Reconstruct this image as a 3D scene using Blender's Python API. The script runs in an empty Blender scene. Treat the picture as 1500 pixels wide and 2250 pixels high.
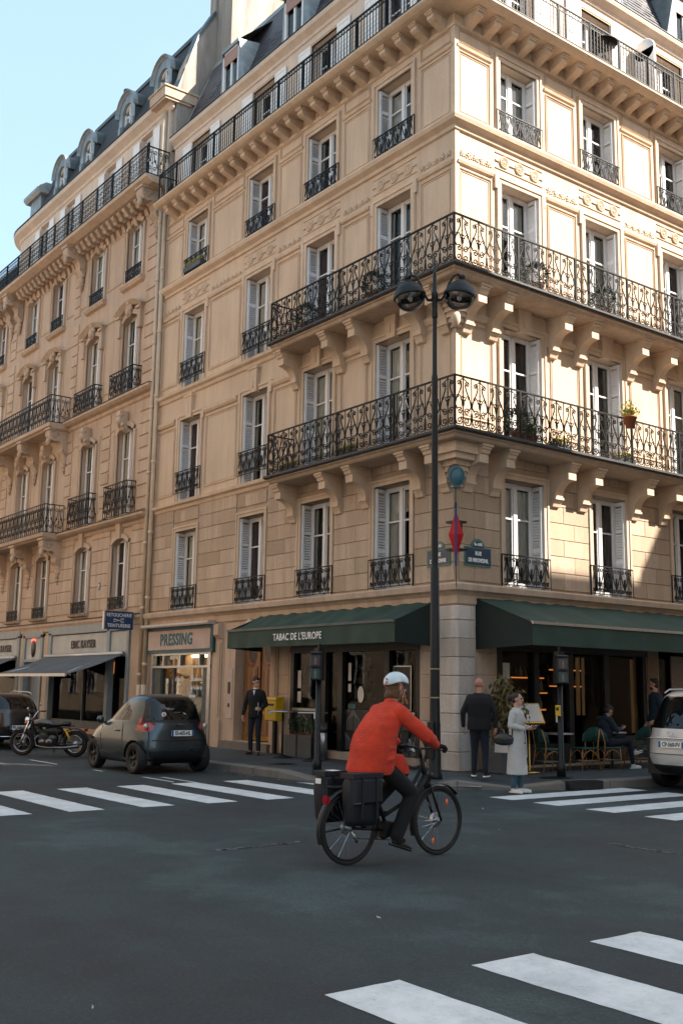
import bpy, bmesh, math, random
from math import sin, cos, pi, sqrt, radians, atan2
from mathutils import Vector, Matrix
random.seed(7)
scene = bpy.context.scene
COL = scene.collection

# ------------------------------------------------------------------ camera
CAM = Vector((15.433, -14.679, 1.7127))
FWD = Vector((-0.78524112, 0.59638801, 0.16649559))
ROLL = 0.014692863554
cam_data = bpy.data.cameras.new('camera')
cam = bpy.data.objects.new('camera', cam_data)
COL.objects.link(cam)
scene.camera = cam
cam_data.sensor_fit = 'VERTICAL'
cam_data.sensor_height = 24.0
cam_data.lens = 2302.57 * 24.0 / 2250.0
cam_data.clip_end = 2000
_q = FWD.to_track_quat('-Z', 'Y').to_matrix().to_4x4()
cam.matrix_world = Matrix.Translation(CAM) @ _q @ Matrix.Rotation(ROLL, 4, 'Z')

# ------------------------------------------------------------------ world and sun
SUN_EL = radians(42.0)
SUN_AZ = radians(52.0)          # measured from +Y towards +X
w = bpy.data.worlds.new('World')
scene.world = w
w.use_nodes = True
nt = w.node_tree
for n in list(nt.nodes): nt.nodes.remove(n)
wo = nt.nodes.new('ShaderNodeOutputWorld')
bg = nt.nodes.new('ShaderNodeBackground')
sky = nt.nodes.new('ShaderNodeTexSky')
sky.sky_type = 'NISHITA'
sky.sun_disc = False
sky.sun_elevation = SUN_EL
sky.sun_rotation = SUN_AZ
sky.air_density = 1.0
sky.dust_density = 2.2
sky.ozone_density = 1.2
tc = nt.nodes.new('ShaderNodeTexCoord')
mp = nt.nodes.new('ShaderNodeMapping'); mp.inputs['Scale'].default_value = (1.0, 1.0, 3.0)
nz = nt.nodes.new('ShaderNodeTexNoise'); nz.inputs['Scale'].default_value = 2.2; nz.inputs['Detail'].default_value = 7; nz.inputs['Roughness'].default_value = .55
cr = nt.nodes.new('ShaderNodeValToRGB')
cr.color_ramp.elements[0].position = .42; cr.color_ramp.elements[0].color = (.62, .62, .62, 1)
cr.color_ramp.elements[1].position = .80; cr.color_ramp.elements[1].color = (1, 1, 1, 1)
mx = nt.nodes.new('ShaderNodeMixRGB'); mx.inputs['Color2'].default_value = (1.38, 1.98, 2.30, 1)
nt.links.new(tc.outputs['Generated'], mp.inputs['Vector'])
nt.links.new(mp.outputs['Vector'], nz.inputs['Vector'])
nt.links.new(nz.outputs['Fac'], cr.inputs['Fac'])
nt.links.new(cr.outputs['Color'], mx.inputs['Fac'])
nt.links.new(sky.outputs['Color'], mx.inputs['Color1'])
nt.links.new(mx.outputs['Color'], bg.inputs['Color'])
nt.links.new(bg.outputs['Background'], wo.inputs['Surface'])
bg.inputs['Strength'].default_value = 0.135

sd = bpy.data.lights.new('sun', 'SUN')
sd.energy = 4.5; sd.angle = radians(.53); sd.color = (1.0, .90, .78)
sun = bpy.data.objects.new('sun', sd)
COL.objects.link(sun)
_d = Vector((cos(SUN_EL) * sin(SUN_AZ), cos(SUN_EL) * cos(SUN_AZ), sin(SUN_EL)))
sun.rotation_euler = _d.to_track_quat('Z', 'Y').to_euler()
sun.location = _d * 60

scene.view_settings.view_transform = 'Standard'
scene.view_settings.look = 'None'
scene.view_settings.exposure = 1.84
scene.view_settings.gamma = 1.0
scene.view_settings.use_curve_mapping = False
scene.cycles.max_bounces = 7
scene.cycles.transparent_max_bounces = 12

# ------------------------------------------------------------------ materials
MATS = {}
def newmat(name):
    m = bpy.data.materials.new(name); m.use_nodes = True
    MATS[name] = m
    return m, m.node_tree, m.node_tree.nodes['Principled BSDF']
def L_(nt, a, b): nt.links.new(a, b)
def setin(b, k, v):
    if k in b.inputs: b.inputs[k].default_value = v
def noise(nt, scale, detail=4, rough=.55, obj=False, vec_scale=None):
    n = nt.nodes.new('ShaderNodeTexNoise'); n.inputs['Scale'].default_value = scale
    n.inputs['Detail'].default_value = detail; n.inputs['Roughness'].default_value = rough
    if obj:
        t = nt.nodes.new('ShaderNodeTexCoord'); src = t.outputs['Object']
    else:
        t = nt.nodes.new('ShaderNodeNewGeometry'); src = t.outputs['Position']
    if vec_scale:
        mp = nt.nodes.new('ShaderNodeMapping'); mp.inputs['Scale'].default_value = vec_scale
        L_(nt, src, mp.inputs['Vector']); src = mp.outputs['Vector']
    L_(nt, src, n.inputs['Vector'])
    return n.outputs['Fac']
def ramp(nt, fac, stops):
    r = nt.nodes.new('ShaderNodeValToRGB')
    e = r.color_ramp.elements
    while len(e) < len(stops): e.new(.5)
    for i, (p, c) in enumerate(stops):
        e[i].position = p; e[i].color = (*c, 1) if len(c) == 3 else c
    L_(nt, fac, r.inputs['Fac'])
    return r.outputs['Color']
def mixc(nt, fac, a, b, mode='MIX'):
    m = nt.nodes.new('ShaderNodeMixRGB'); m.blend_type = mode
    for s, v in ((m.inputs['Fac'], fac), (m.inputs['Color1'], a), (m.inputs['Color2'], b)):
        if hasattr(v, 'links'): L_(nt, v, s)
        elif isinstance(v, (int, float)): s.default_value = v
        else: s.default_value = (*v, 1)
    return m.outputs['Color']
def bump(nt, b, fac, strength, dist=.01):
    n = nt.nodes.new('ShaderNodeBump'); n.inputs['Strength'].default_value = strength
    n.inputs['Distance'].default_value = dist
    L_(nt, fac, n.inputs['Height']); L_(nt, n.outputs['Normal'], b.inputs['Normal'])
def sc(c, k): return tuple(min(1, x * k) for x in c)

def plain(name, c, rough=.6, metal=0.0, var=.12, scale=14, bmp=0, coat=0, obj=True, spec=None):
    m, nt, b = newmat(name)
    n = noise(nt, scale, 5, .6, obj)
    L_(nt, ramp(nt, n, [(.3, sc(c, 1 - var)), (.7, sc(c, 1 + var))]), b.inputs['Base Color'])
    b.inputs['Roughness'].default_value = rough; b.inputs['Metallic'].default_value = metal
    if coat: setin(b, 'Coat Weight', coat); setin(b, 'Coat Roughness', .08)
    if spec is not None: setin(b, 'Specular IOR Level', spec)
    if bmp:
        bump(nt, b, noise(nt, scale * 4, 4, .6, obj), bmp)
    return m
def stone(name, c, dirt=.35, grain=1.0, rand=.06, streak=.5):
    m, nt, b = newmat(name)
    big = noise(nt, .55, 6, .6)
    base = ramp(nt, big, [(.3, sc(c, .88)), (.55, c), (.75, (min(1, c[0] * 1.07), c[1] * 1.02, c[2] * .98))])
    oi = nt.nodes.new('ShaderNodeObjectInfo')
    rr = ramp(nt, oi.outputs['Random'], [(0, (1 - rand, 1 - rand * 1.1, 1 - rand * 1.3)), (1, (1, 1, 1))])
    base = mixc(nt, 1, base, rr, 'MULTIPLY')
    fine = ramp(nt, noise(nt, 22, 6, .7), [(.28, (.80, .78, .76)), (.5, (1, 1, 1)), (.8, (1.04, 1.03, 1.0))])
    base = mixc(nt, .7 * grain, base, fine, 'MULTIPLY')
    st = ramp(nt, noise(nt, 1.0, 6, .65, vec_scale=(3.2, 3.2, .45)), [(.40, (0, 0, 0)), (.78, (1, 1, 1))])
    base = mixc(nt, mixc(nt, 1, st, (streak,) * 3, 'MULTIPLY'), base, (c[0] * .62, c[1] * .57, c[2] * .54))
    pits = ramp(nt, noise(nt, 60, 3, .6), [(.22, (.55, .5, .45)), (.31, (1, 1, 1))])
    base = mixc(nt, dirt, base, pits, 'MULTIPLY')
    L_(nt, base, b.inputs['Base Color'])
    b.inputs['Roughness'].default_value = .88
    setin(b, 'Specular IOR Level', .25)
    bump(nt, b, noise(nt, 30, 7, .7), .35 * grain, .012)
    return m
STONE = stone('limestone', (.63, .492, .370), .35, 1.15, .06, .6)
STONE_B = stone('limestone_lower', (.55, .43, .33), .6, 1.5, .30, .9)
STONE_P = stone('limestone_pinkish', (.56, .43, .33), .5, 1.3, .16, .8)
STONE_PIER = stone('worn_pier_stone', (.60, .53, .475), .9, 1.8, .22, 1.1)
PLASTER = stone('cream_plaster', (.64, .53, .44), .15, .7, .02, .5)
RENDER = stone('grey_chimney_render', (.34, .31, .28), .8, 2.0, .05, 1.4)
IRON = plain('black_iron', (.007, .0075, .0085), .5, 0, .2, 30, spec=.25)
IRONP = plain('painted_post', (.007, .008, .009), .42, .0, .3, 12, .15, spec=.3)
WHITE = plain('white_window_paint', (.66, .66, .66), .45, 0, .05, 6)
SHUT = plain('grey_shutter_paint', (.68, .69, .71), .55, 0, .08, 5)
SHUTW = plain('white_shutter_paint', (.74, .72, .70), .55, 0, .05, 5)
ZINC = plain('zinc_sheet', (.22, .25, .265), .45, .3, .25, 3, .1)
ZINCD = plain('dark_zinc', (.07, .085, .09), .5, .35, .25, 3, .1)
GUTTER = plain('gutter_lead', (.03, .03, .032), .6, 0, .5, 6, .2)
PIPE = plain('cream_pipe', (.50, .40, .29), .55, 0, .15, 3, .1)
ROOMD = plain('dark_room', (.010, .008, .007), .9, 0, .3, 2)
ROOMW = plain('warm_room', (.30, .19, .08), .9, 0, .4, 2)
GREYP = plain('grey_shopfront_paint', (.20, .235, .25), .5, 0, .12, 3, .08)
GREYPANEL = plain('grey_sign_panel', (.36, .37, .355), .55, 0, .2, 1.2)
TEAL = plain('dark_teal_paint', (.012, .075, .095), .5, 0, .2, 5)
TEXTTEAL = plain('teal_lettering', (.005, .11, .14), .6, 0, .1, 5)
PINKSIGN = plain('faded_pink_signboard', (.47, .36, .31), .7, 0, .12, 1.6)
BLUE = plain('navy_enamel', (.012, .045, .12), .35, 0, .1, 6)
ENAMEL = plain('street_sign_blue', (.012, .04, .085), .3, 0, .2, 9)
ENGREEN = plain('street_sign_green_rim', (.07, .17, .13), .4, 0, .2, 9)
LETTER = plain('white_lettering', (.80, .80, .78), .5, 0, .03, 5)
BROWNL = plain('dark_bronze_lettering', (.035, .025, .022), .5, .3, .1, 5)
RED = plain('red_plastic', (.42, .008, .010), .55, 0, .1, 5, spec=.2)
ALU = plain('aluminium', (.42, .43, .44), .35, .9, .15, 12)
CHROME = plain('chrome', (.75, .76, .78), .12, 1.0, .05, 5)
RUBBER = plain('rubber', (.010, .010, .011), .75, 0, .3, 20, .2)
BLACKP = plain('black_plastic', (.006, .006, .007), .5, 0, .2, 15)
YELLOW = plain('yellow_enamel', (.62, .36, .01), .4, 0, .12, 6)
GOLD = plain('brass', (.50, .30, .08), .3, .9, .15, 10)
PLANTER = plain('grey_planter', (.055, .06, .065), .6, 0, .2, 4)
TERRA = plain('terracotta', (.30, .10, .045), .8, 0, .2, 9)
WICK = plain('rattan_cane', (.36, .17, .05), .5, 0, .25, 18)
WEAVE = plain('green_weave', (.02, .085, .075), .6, 0, .3, 30, .3)
PAPER = plain('paper', (.60, .57, .52), .8, 0, .05, 6)
SKINM = plain('skin', (.46, .245, .17), .5, 0, .08, 12)
SKINR = plain('ruddy_skin', (.42, .19, .13), .5, 0, .1, 12)
CURTAIN = plain('curtain_fabric', (.60, .58, .54), .9, 0, .1, 4)
CURTAINR = plain('purple_brown_curtain', (.12, .075, .08), .9, 0, .1, 4)
PLASTICBAG = plain('garment_plastic', (.40, .42, .45), .3, 0, .3, 9, .4)

def wood(name, c):
    m, nt, b = newmat(name)
    n = noise(nt, 3, 7, .65, False, (9, 9, .6))
    L_(nt, ramp(nt, n, [(.3, sc(c, .55)), (.5, c), (.7, sc(c, 1.35))]), b.inputs['Base Color'])
    b.inputs['Roughness'].default_value = .42
    bump(nt, b, n, .2); return m
OAK = wood('varnished_oak', (.20, .082, .025))
def slate(name, c, rough=.6):
    m, nt, b = newmat(name)
    oi = nt.nodes.new('ShaderNodeObjectInfo')
    n = noise(nt, 9, 6, .7)
    k = ramp(nt, n, [(.25, sc(c, .6)), (.5, c), (.8, sc(c, 1.5))])
    L_(nt, k, b.inputs['Base Color']); b.inputs['Roughness'].default_value = rough
    bump(nt, b, noise(nt, 40, 4, .6), .4); return m
SLATE = slate('slate', (.055, .053, .06))
def fabric(name, c, var=.18, scale=7, rough=.9, fine=120, bmp=.25, sheen=0):
    m, nt, b = newmat(name)
    n = noise(nt, scale, 6, .6, True)
    f = noise(nt, fine, 3, .7, True)
    k = ramp(nt, n, [(.25, sc(c, 1 - var)), (.75, sc(c, 1 + var))])
    k = mixc(nt, .5, k, ramp(nt, f, [(.3, (.75, .75, .75)), (.7, (1.1, 1.1, 1.1))]), 'MULTIPLY')
    L_(nt, k, b.inputs['Base Color']); b.inputs['Roughness'].default_value = rough
    if sheen: setin(b, 'Sheen Weight', sheen)
    w = nt.nodes.new('ShaderNodeMath'); w.operation = 'ADD'
    L_(nt, n, w.inputs[0]); L_(nt, f, w.inputs[1])
    bump(nt, b, w.outputs[0], bmp, .02)
    return m
GREENA = fabric('green_awning_canvas', (.021, .050, .037), .30, 1.5, .75, 60, .15)
GREENC = fabric('shaded_awning_cheek', (.007, .016, .013), .30, 1.5, .8, 60, .15)  # same canvas as the awning tops, cheek shade put into the colour
GREYA = fabric('grey_awning_canvas', (.085, .10, .115), .25, 1.2, .85, 60, .15)
REDJ = fabric('orange_red_wool', (.66, .045, .013), .24, 7, .95, 90, 1.0, .05)
GREYCOAT = fabric('pale_grey_wool', (.44, .43, .41), .12, 6, .95, 160, .3, .2)
BLACKC = fabric('black_cloth', (.005, .005, .006), .3, 8)
NAVYC = fabric('navy_cloth', (.007, .011, .020), .3, 8)
NAVYJ = fabric('navy_knit', (.012, .024, .038), .3, 8)
JEANS = fabric('blue_jeans', (.035, .085, .12), .3, 9)
BAGC = fabric('dark_blue_canvas', (.005, .0065, .012), .3, 9, .6)
WHITEC = fabric('white_leather', (.62, .62, .60), .06, 9, .5)
TOTE = fabric('pinkish_paper', (.55, .44, .38), .06, 9, .8)
HAIRD = fabric('dark_brown_hair', (.022, .013, .009), .35, 30, .5, 200, .6)
HAIRB = fabric('light_brown_hair', (.13, .065, .025), .45, 26, .5, 200, .8)

def paint(name, c, rough=.35, metal=.5, coat=.6):
    m, nt, b = newmat(name)
    n = noise(nt, 2.5, 4, .6, True)
    L_(nt, ramp(nt, n, [(.3, sc(c, .92)), (.7, sc(c, 1.06))]), b.inputs['Base Color'])
    r = ramp(nt, noise(nt, 3, 3, .5, True), [(.3, (rough * .95,) * 3), (.7, (rough * 1.1,) * 3)])
    L_(nt, r, b.inputs['Roughness'])
    b.inputs['Metallic'].default_value = metal
    setin(b, 'Coat Weight', coat); setin(b, 'Coat Roughness', .12)
    return m
CARGREY = paint('matt_grey_car_paint', (.045, .066, .078), .28, .75, .6)
CARWHITE = paint('pearl_white_car_paint', (.50, .48, .46), .3, .1, .8)
CARDARK = paint('dark_brown_grey_car_paint', (.028, .026, .030), .25, .6, .8)
CARRED = paint('tail_lamp_red', (.32, .008, .01), .15, 0, 1)
LAMPW = paint('clear_lamp', (.55, .5, .5), .1, .3, 1)
LAMPO = paint('amber_reflector', (.75, .14, .01), .2, 0, 1)
HELM = paint('pale_blue_helmet', (.50, .60, .63), .3, 0, .6)
TRANS = None
def glass(name, tint=(.75, .8, .8), ior=1.5, rough=.015, floor=.0, dark=None):
    m = bpy.data.materials.new(name); m.use_nodes = True; nt = m.node_tree
    for n in list(nt.nodes): nt.nodes.remove(n)
    o = nt.nodes.new('ShaderNodeOutputMaterial'); mixn = nt.nodes.new('ShaderNodeMixShader')
    g = nt.nodes.new('ShaderNodeBsdfGlossy'); g.inputs['Roughness'].default_value = rough
    fr = nt.nodes.new('ShaderNodeFresnel'); fr.inputs['IOR'].default_value = ior
    n = nt.nodes.new('ShaderNodeBump'); n.inputs['Strength'].default_value = .05; n.inputs['Distance'].default_value = .02
    L_(nt, noise(nt, 1.6, 2, .5), n.inputs['Height'])
    L_(nt, n.outputs['Normal'], g.inputs['Normal'])
    if dark:
        t = nt.nodes.new('ShaderNodeBsdfDiffuse'); t.inputs['Color'].default_value = (*dark, 1)
    else:
        t = nt.nodes.new('ShaderNodeBsdfTransparent'); t.inputs['Color'].default_value = (*tint, 1)
    L_(nt, fr.outputs[0], mixn.inputs[0]); L_(nt, t.outputs[0], mixn.inputs[1]); L_(nt, g.outputs[0], mixn.inputs[2])
    L_(nt, mixn.outputs[0], o.inputs[0]); MATS[name] = m
    return m
GLASS = glass('window_glass', (.86, .90, .90), 1.55)
SHOPGLASS = glass('shop_glass', (.80, .82, .82), 1.13)
CARGLASS = glass('tinted_car_glass', ior=1.55, dark=(.004, .0045, .005))
LAMPGLASS = glass('lamp_glass', (.8, .82, .85), 1.5)
def emit(name, c, s):
    m = bpy.data.materials.new(name); m.use_nodes = True
    b = m.node_tree.nodes['Principled BSDF']; b.inputs['Base Color'].default_value = (*c, 1)
    b.inputs['Emission Color'].default_value = (*c, 1); b.inputs['Emission Strength'].default_value = s
    MATS[name] = m; return m
WARMLIT = emit('warm_shelf_light', (1.0, .30, .06), .28)
WARMDIM = emit('warm_interior_glow', (.40, .22, .09), .03)  # weak emission stands in for lamplight on curtains, panel and bread
REDLIT = emit('red_neon', (1, .08, .05), 1.6)

# asphalt, pavement, paint
def asphalt(name, c, patch=True):
    m, nt, b = newmat(name)
    big = noise(nt, .28, 7, .65)
    k = ramp(nt, big, [(.38, (c[0]*.78, c[1]*.66, c[2]*.66)), (.48, c), (.55, (c[0]*1.05, c[1]*1.2, c[2]*1.15)), (.61, (c[0] * 1.7, c[1] * 2.0, c[2] * 1.8))])
    med = ramp(nt, noise(nt, 2.6, 6, .7), [(.3, (.70, .70, .72)), (.7, (1.2, 1.2, 1.18))])
    k = mixc(nt, .8, k, med, 'MULTIPLY')
    ag = ramp(nt, noise(nt, 85, 4, .8), [(.30, (.45, .45, .45)), (.52, (1, 1, 1)), (.72, (1.9, 1.9, 1.85))])
    k = mixc(nt, .75, k, ag, 'MULTIPLY')
    ag2 = ramp(nt, noise(nt, 32, 8, .9), [(.36, (.45, .45, .45)), (.5, (1, 1, 1)), (.62, (2.1, 2.1, 2.0))])
    k = mixc(nt, .85, k, ag2, 'MULTIPLY')
    tr = ramp(nt, noise(nt, .5, 3, .5, False, (.35, 2.0, 1)), [(.45, (1, 1, 1)), (.62, (.78, .78, .8))])
    k = mixc(nt, .6, k, tr, 'MULTIPLY')
    v = nt.nodes.new('ShaderNodeTexVoronoi'); v.feature = 'DISTANCE_TO_EDGE'; v.inputs['Scale'].default_value = .33
    g = nt.nodes.new('ShaderNodeNewGeometry'); mm = nt.nodes.new('ShaderNodeVectorMath'); mm.operation = 'ADD'
    nn = nt.nodes.new('ShaderNodeTexNoise'); nn.inputs['Scale'].default_value = 1.3; nn.inputs['Detail'].default_value = 6
    L_(nt, g.outputs['Position'], nn.inputs['Vector'])
    L_(nt, g.outputs['Position'], mm.inputs[0]); L_(nt, nn.outputs['Color'], mm.inputs[1])
    L_(nt, mm.outputs[0], v.inputs['Vector'])
    cr_ = ramp(nt, v.outputs['Distance'], [(.0, (.50, .50, .50)), (.006, (1, 1, 1))])
    k = mixc(nt, .55, k, cr_, 'MULTIPLY')
    L_(nt, k, b.inputs['Base Color'])
    b.inputs['Roughness'].default_value = .82
    bump(nt, b, noise(nt, 110, 4, .8), .55, .006)
    return m
ASPH = asphalt('asphalt', (.0215, .0285, .0325))
PAVE = asphalt('pavement_asphalt', (.036, .040, .045))
KERB = stone('granite_kerb', (.20, .185, .17), .5, 1.4, .25, .6)
def roadpaint():
    m, nt, b = newmat('road_marking_paint')
    k = ramp(nt, noise(nt, 1.8, 8, .8), [(.34, (.46, .48, .49)), (.6, (.68, .69, .69))])
    wear = ramp(nt, noise(nt, 7, 10, .9), [(.33, (.14, .14, .14)), (.43, (1, 1, 1))])
    k = mixc(nt, .85, k, wear, 'MULTIPLY')
    sp = ramp(nt, noise(nt, 70, 4, .8), [(.27, (.5, .5, .5)), (.36, (1, 1, 1))])
    k = mixc(nt, .8, k, sp, 'MULTIPLY')
    L_(nt, k, b.inputs['Base Color']); b.inputs['Roughness'].default_value = .7
    bump(nt, b, noise(nt, 110, 4, .8), .4, .005)
roadpaint(); RPAINT = MATS['road_marking_paint']
def leafmat(name, c1, c2):
    m, nt, b = newmat(name)
    L_(nt, ramp(nt, noise(nt, 14, 4, .7), [(.3, c1), (.7, c2)]), b.inputs['Base Color'])
    b.inputs['Roughness'].default_value = .55
    return m
LEAF = leafmat('leaf_green', (.02, .05, .012), (.06, .12, .025))
LEAFD = leafmat('leaf_dark', (.008, .018, .008), (.025, .05, .02))
LEAFY = leafmat('leaf_dry_gold', (.16, .10, .025), (.05, .06, .02))
FLOWER = leafmat('yellow_flowers', (.45, .30, .02), (.12, .20, .03))

# ------------------------------------------------------------------ mesh helpers
class MB:
    def __init__(s): s.v = []; s.f = []; s.sm = []
    def add(s, vs, fs, M=None, smooth=False):
        o = len(s.v)
        if M is not None: vs = [M @ Vector(v) for v in vs]
        s.v += [tuple(v) for v in vs]
        s.f += [tuple(i + o for i in f) for f in fs]
        s.sm += [smooth] * len(fs)
        return s
    def box(s, x0, x1, y0, y1, z0, z1, M=None):
        if x0 > x1: x0, x1 = x1, x0
        if y0 > y1: y0, y1 = y1, y0
        if z0 > z1: z0, z1 = z1, z0
        v = [(x0,y0,z0),(x1,y0,z0),(x1,y1,z0),(x0,y1,z0),(x0,y0,z1),(x1,y0,z1),(x1,y1,z1),(x0,y1,z1)]
        return s.add(v, [(3,2,1,0),(4,5,6,7),(0,1,5,4),(1,2,6,5),(2,3,7,6),(3,0,4,7)], M)
    def bbox(s, x0, x1, y0, y1, z0, z1, b=.01, M=None):
        # box with bevelled front (y0) face edges
        v = [(x0,y1,z0),(x1,y1,z0),(x1,y1,z1),(x0,y1,z1),
             (x0,y0+b,z0),(x1,y0+b,z0),(x1,y0+b,z1),(x0,y0+b,z1),
             (x0+b,y0,z0+b),(x1-b,y0,z0+b),(x1-b,y0,z1-b),(x0+b,y0,z1-b)]
        f = [(0,3,2,1)]
        for a, c in ((0,4),(4,8)):
            for i in range(4):
                j = (i + 1) % 4
                f.append((a+i, a+j, c+j, c+i))
        f.append((8,9,10,11))
        return s.add(v, f, M)
    def prism(s, prof, x0, x1, M=None, smooth=False):
        # prof: list of (y,z) extruded along x
        n = len(prof)
        v = [(x0, y, z) for y, z in prof] + [(x1, y, z) for y, z in prof]
        f = [(i, (i+1) % n, n + (i+1) % n, n + i) for i in range(n)]
        f += [tuple(range(n))[::-1], tuple(range(n, 2*n))]
        return s.add(v, f, M, smooth)
    def tube(s, pts, r, n=6, M=None, smooth=True, cap=True, r2=None):
        pts = [Vector(p) for p in pts]
        rings = []; up = Vector((0, 0, 1)); m = len(pts)
        for i, p in enumerate(pts):
            t = (pts[min(i+1, m-1)] - pts[max(i-1, 0)])
            if t.length < 1e-9: t = Vector((0, 0, 1))
            t.normalize()
            a = up if abs(t.dot(up)) < .95 else Vector((1, 0, 0))
            u = t.cross(a).normalized(); w_ = t.cross(u).normalized()
            rr = r[i] if isinstance(r, (list, tuple)) else (r if r2 is None else r + (r2 - r) * i / (m - 1))
            rings.append([p + (u * cos(2*pi*k/n + pi/n) + w_ * sin(2*pi*k/n + pi/n)) * rr for k in range(n)])
        v = [q for rg in rings for q in rg]; f = []
        for i in range(m - 1):
            for k in range(n):
                a = i*n + k; b = i*n + (k+1) % n
                f.append((a, b, b + n, a + n))
        if cap: f += [tuple(range(n))[::-1], tuple(range((m-1)*n, m*n))]
        return s.add(v, f, M, smooth)
    def lathe(s, prof, n=20, M=None, smooth=True, ang=2*pi):
        # prof (r,z) round z axis
        v = []; f = []; m = len(prof); full = ang > 6.28
        cnt = n if full else n + 1
        for k in range(cnt):
            a = ang * k / n
            v += [(r * cos(a), r * sin(a), z) for r, z in prof]
        for k in range(n):
            for i in range(m - 1):
                a = k*m + i; b = ((k+1) % cnt)*m + i
                f.append((a, b, b + 1, a + 1))
        return s.add(v, f, M, smooth)
    def sphere(s, c, r, n=10, M=None, sx=1, sy=1, sz=1):
        v = [(0, 0, 1)]; f = []
        m = max(4, n // 2 + 1)
        for i in range(1, m):
            t = pi * i / m
            for k in range(n):
                v.append((sin(t) * cos(2*pi*k/n), sin(t) * sin(2*pi*k/n), cos(t)))
        v.append((0, 0, -1)); e = len(v) - 1
        for k in range(n): f.append((0, 1 + k, 1 + (k+1) % n))
        for i in range(m - 2):
            for k in range(n):
                a = 1 + i*n + k; b = 1 + i*n + (k+1) % n
                f.append((a, a + n, b + n, b))
        for k in range(n): f.append((e, 1 + (m-2)*n + (k+1) % n, 1 + (m-2)*n + k))
        v = [(c[0] + x*r*sx, c[1] + y*r*sy, c[2] + z*r*sz) for x, y, z in v]
        return s.add(v, f, M, True)
    def torus(s, R, r, n=40, m=8, M=None, ry=None):
        # around y axis, centre 0 (a wheel in the xz plane)
        v = []; f = []
        for k in range(n):
            a = 2*pi*k/n
            for j in range(m):
                b = 2*pi*j/m; q = R + r*cos(b)
                v.append((q*cos(a), (ry or r)*sin(b), q*sin(a)))
        for k in range(n):
            for j in range(m):
                f.append((k*m+j, k*m+(j+1) % m, ((k+1) % n)*m+(j+1) % m, ((k+1) % n)*m+j))
        return s.add(v, f, M, True)
    def mesh(s, name, mat):
        me = bpy.data.meshes.new(name)
        me.from_pydata(s.v, [], s.f)
        me.polygons.foreach_set('use_smooth', s.sm)
        me.materials.append(mat)
        me.update()
        return me
    def build(s, name, mat, parent=None, loc=(0,0,0), rz=0, **k):
        return place(name, s.mesh(name, mat), parent, loc, rz, **k)
def fixn(me):
    b = bmesh.new(); b.from_mesh(me); bmesh.ops.recalc_face_normals(b, faces=b.faces); b.to_mesh(me); b.free()
def place(name, me, parent=None, loc=(0,0,0), rz=0, rot=None, label=None, cat=None, group=None, kind=None, scale=None):
    o = bpy.data.objects.new(name, me); COL.objects.link(o)
    o.location = loc
    o.rotation_euler = rot if rot is not None else (0, 0, rz)
    if scale: o.scale = scale
    if parent: o.parent = parent
    for kk, v in (('label', label), ('category', cat), ('group', group), ('kind', kind)):
        if v: o[kk] = v
    return o
def thing(name, label, cat, loc=(0,0,0), rz=0, group=None, kind=None):
    return place(name, None, None, loc, rz, label=label, cat=cat, group=group, kind=kind)
def part(mb, name, mat, parent, loc=(0,0,0), rz=0, **k):
    me = mb.mesh(name, mat); fixn(me)
    return place(name, me, parent, loc, rz, **k)
def dup(root, loc, rz=None, label=None):
    c = root.copy(); COL.objects.link(c); c.location = loc
    if rz is not None: c.rotation_euler = (0, 0, rz)
    if label: c['label'] = label
    def rec(a, b):
        for ch in a.children:
            q = ch.copy(); COL.objects.link(q); q.parent = b; rec(ch, q)
    rec(root, c)
    return c
def text_mesh(txt, size, mat, name='lettering', depth=.01, sx=1.0, bold=0.0, spacing=1.0, center=True):
    cu = bpy.data.curves.new(name, 'FONT'); cu.body = txt; cu.size = size; cu.extrude = depth
    cu.offset = bold; cu.space_character = spacing; cu.resolution_u = 3
    cu.align_x = 'CENTER' if center else 'LEFT'; cu.align_y = 'CENTER' if center else 'BOTTOM_BASELINE'
    o = bpy.data.objects.new(name, cu); COL.objects.link(o)
    bpy.context.view_layer.update()
    me = bpy.data.meshes.new_from_object(o.evaluated_get(bpy.context.evaluated_depsgraph_get()))
    bpy.data.objects.remove(o)
    me.transform(Matrix(((sx,0,0,0),(0,0,-1,0),(0,1,0,0),(0,0,0,1))))
    me.materials.clear(); me.materials.append(mat); me.name = name
    return me
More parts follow.
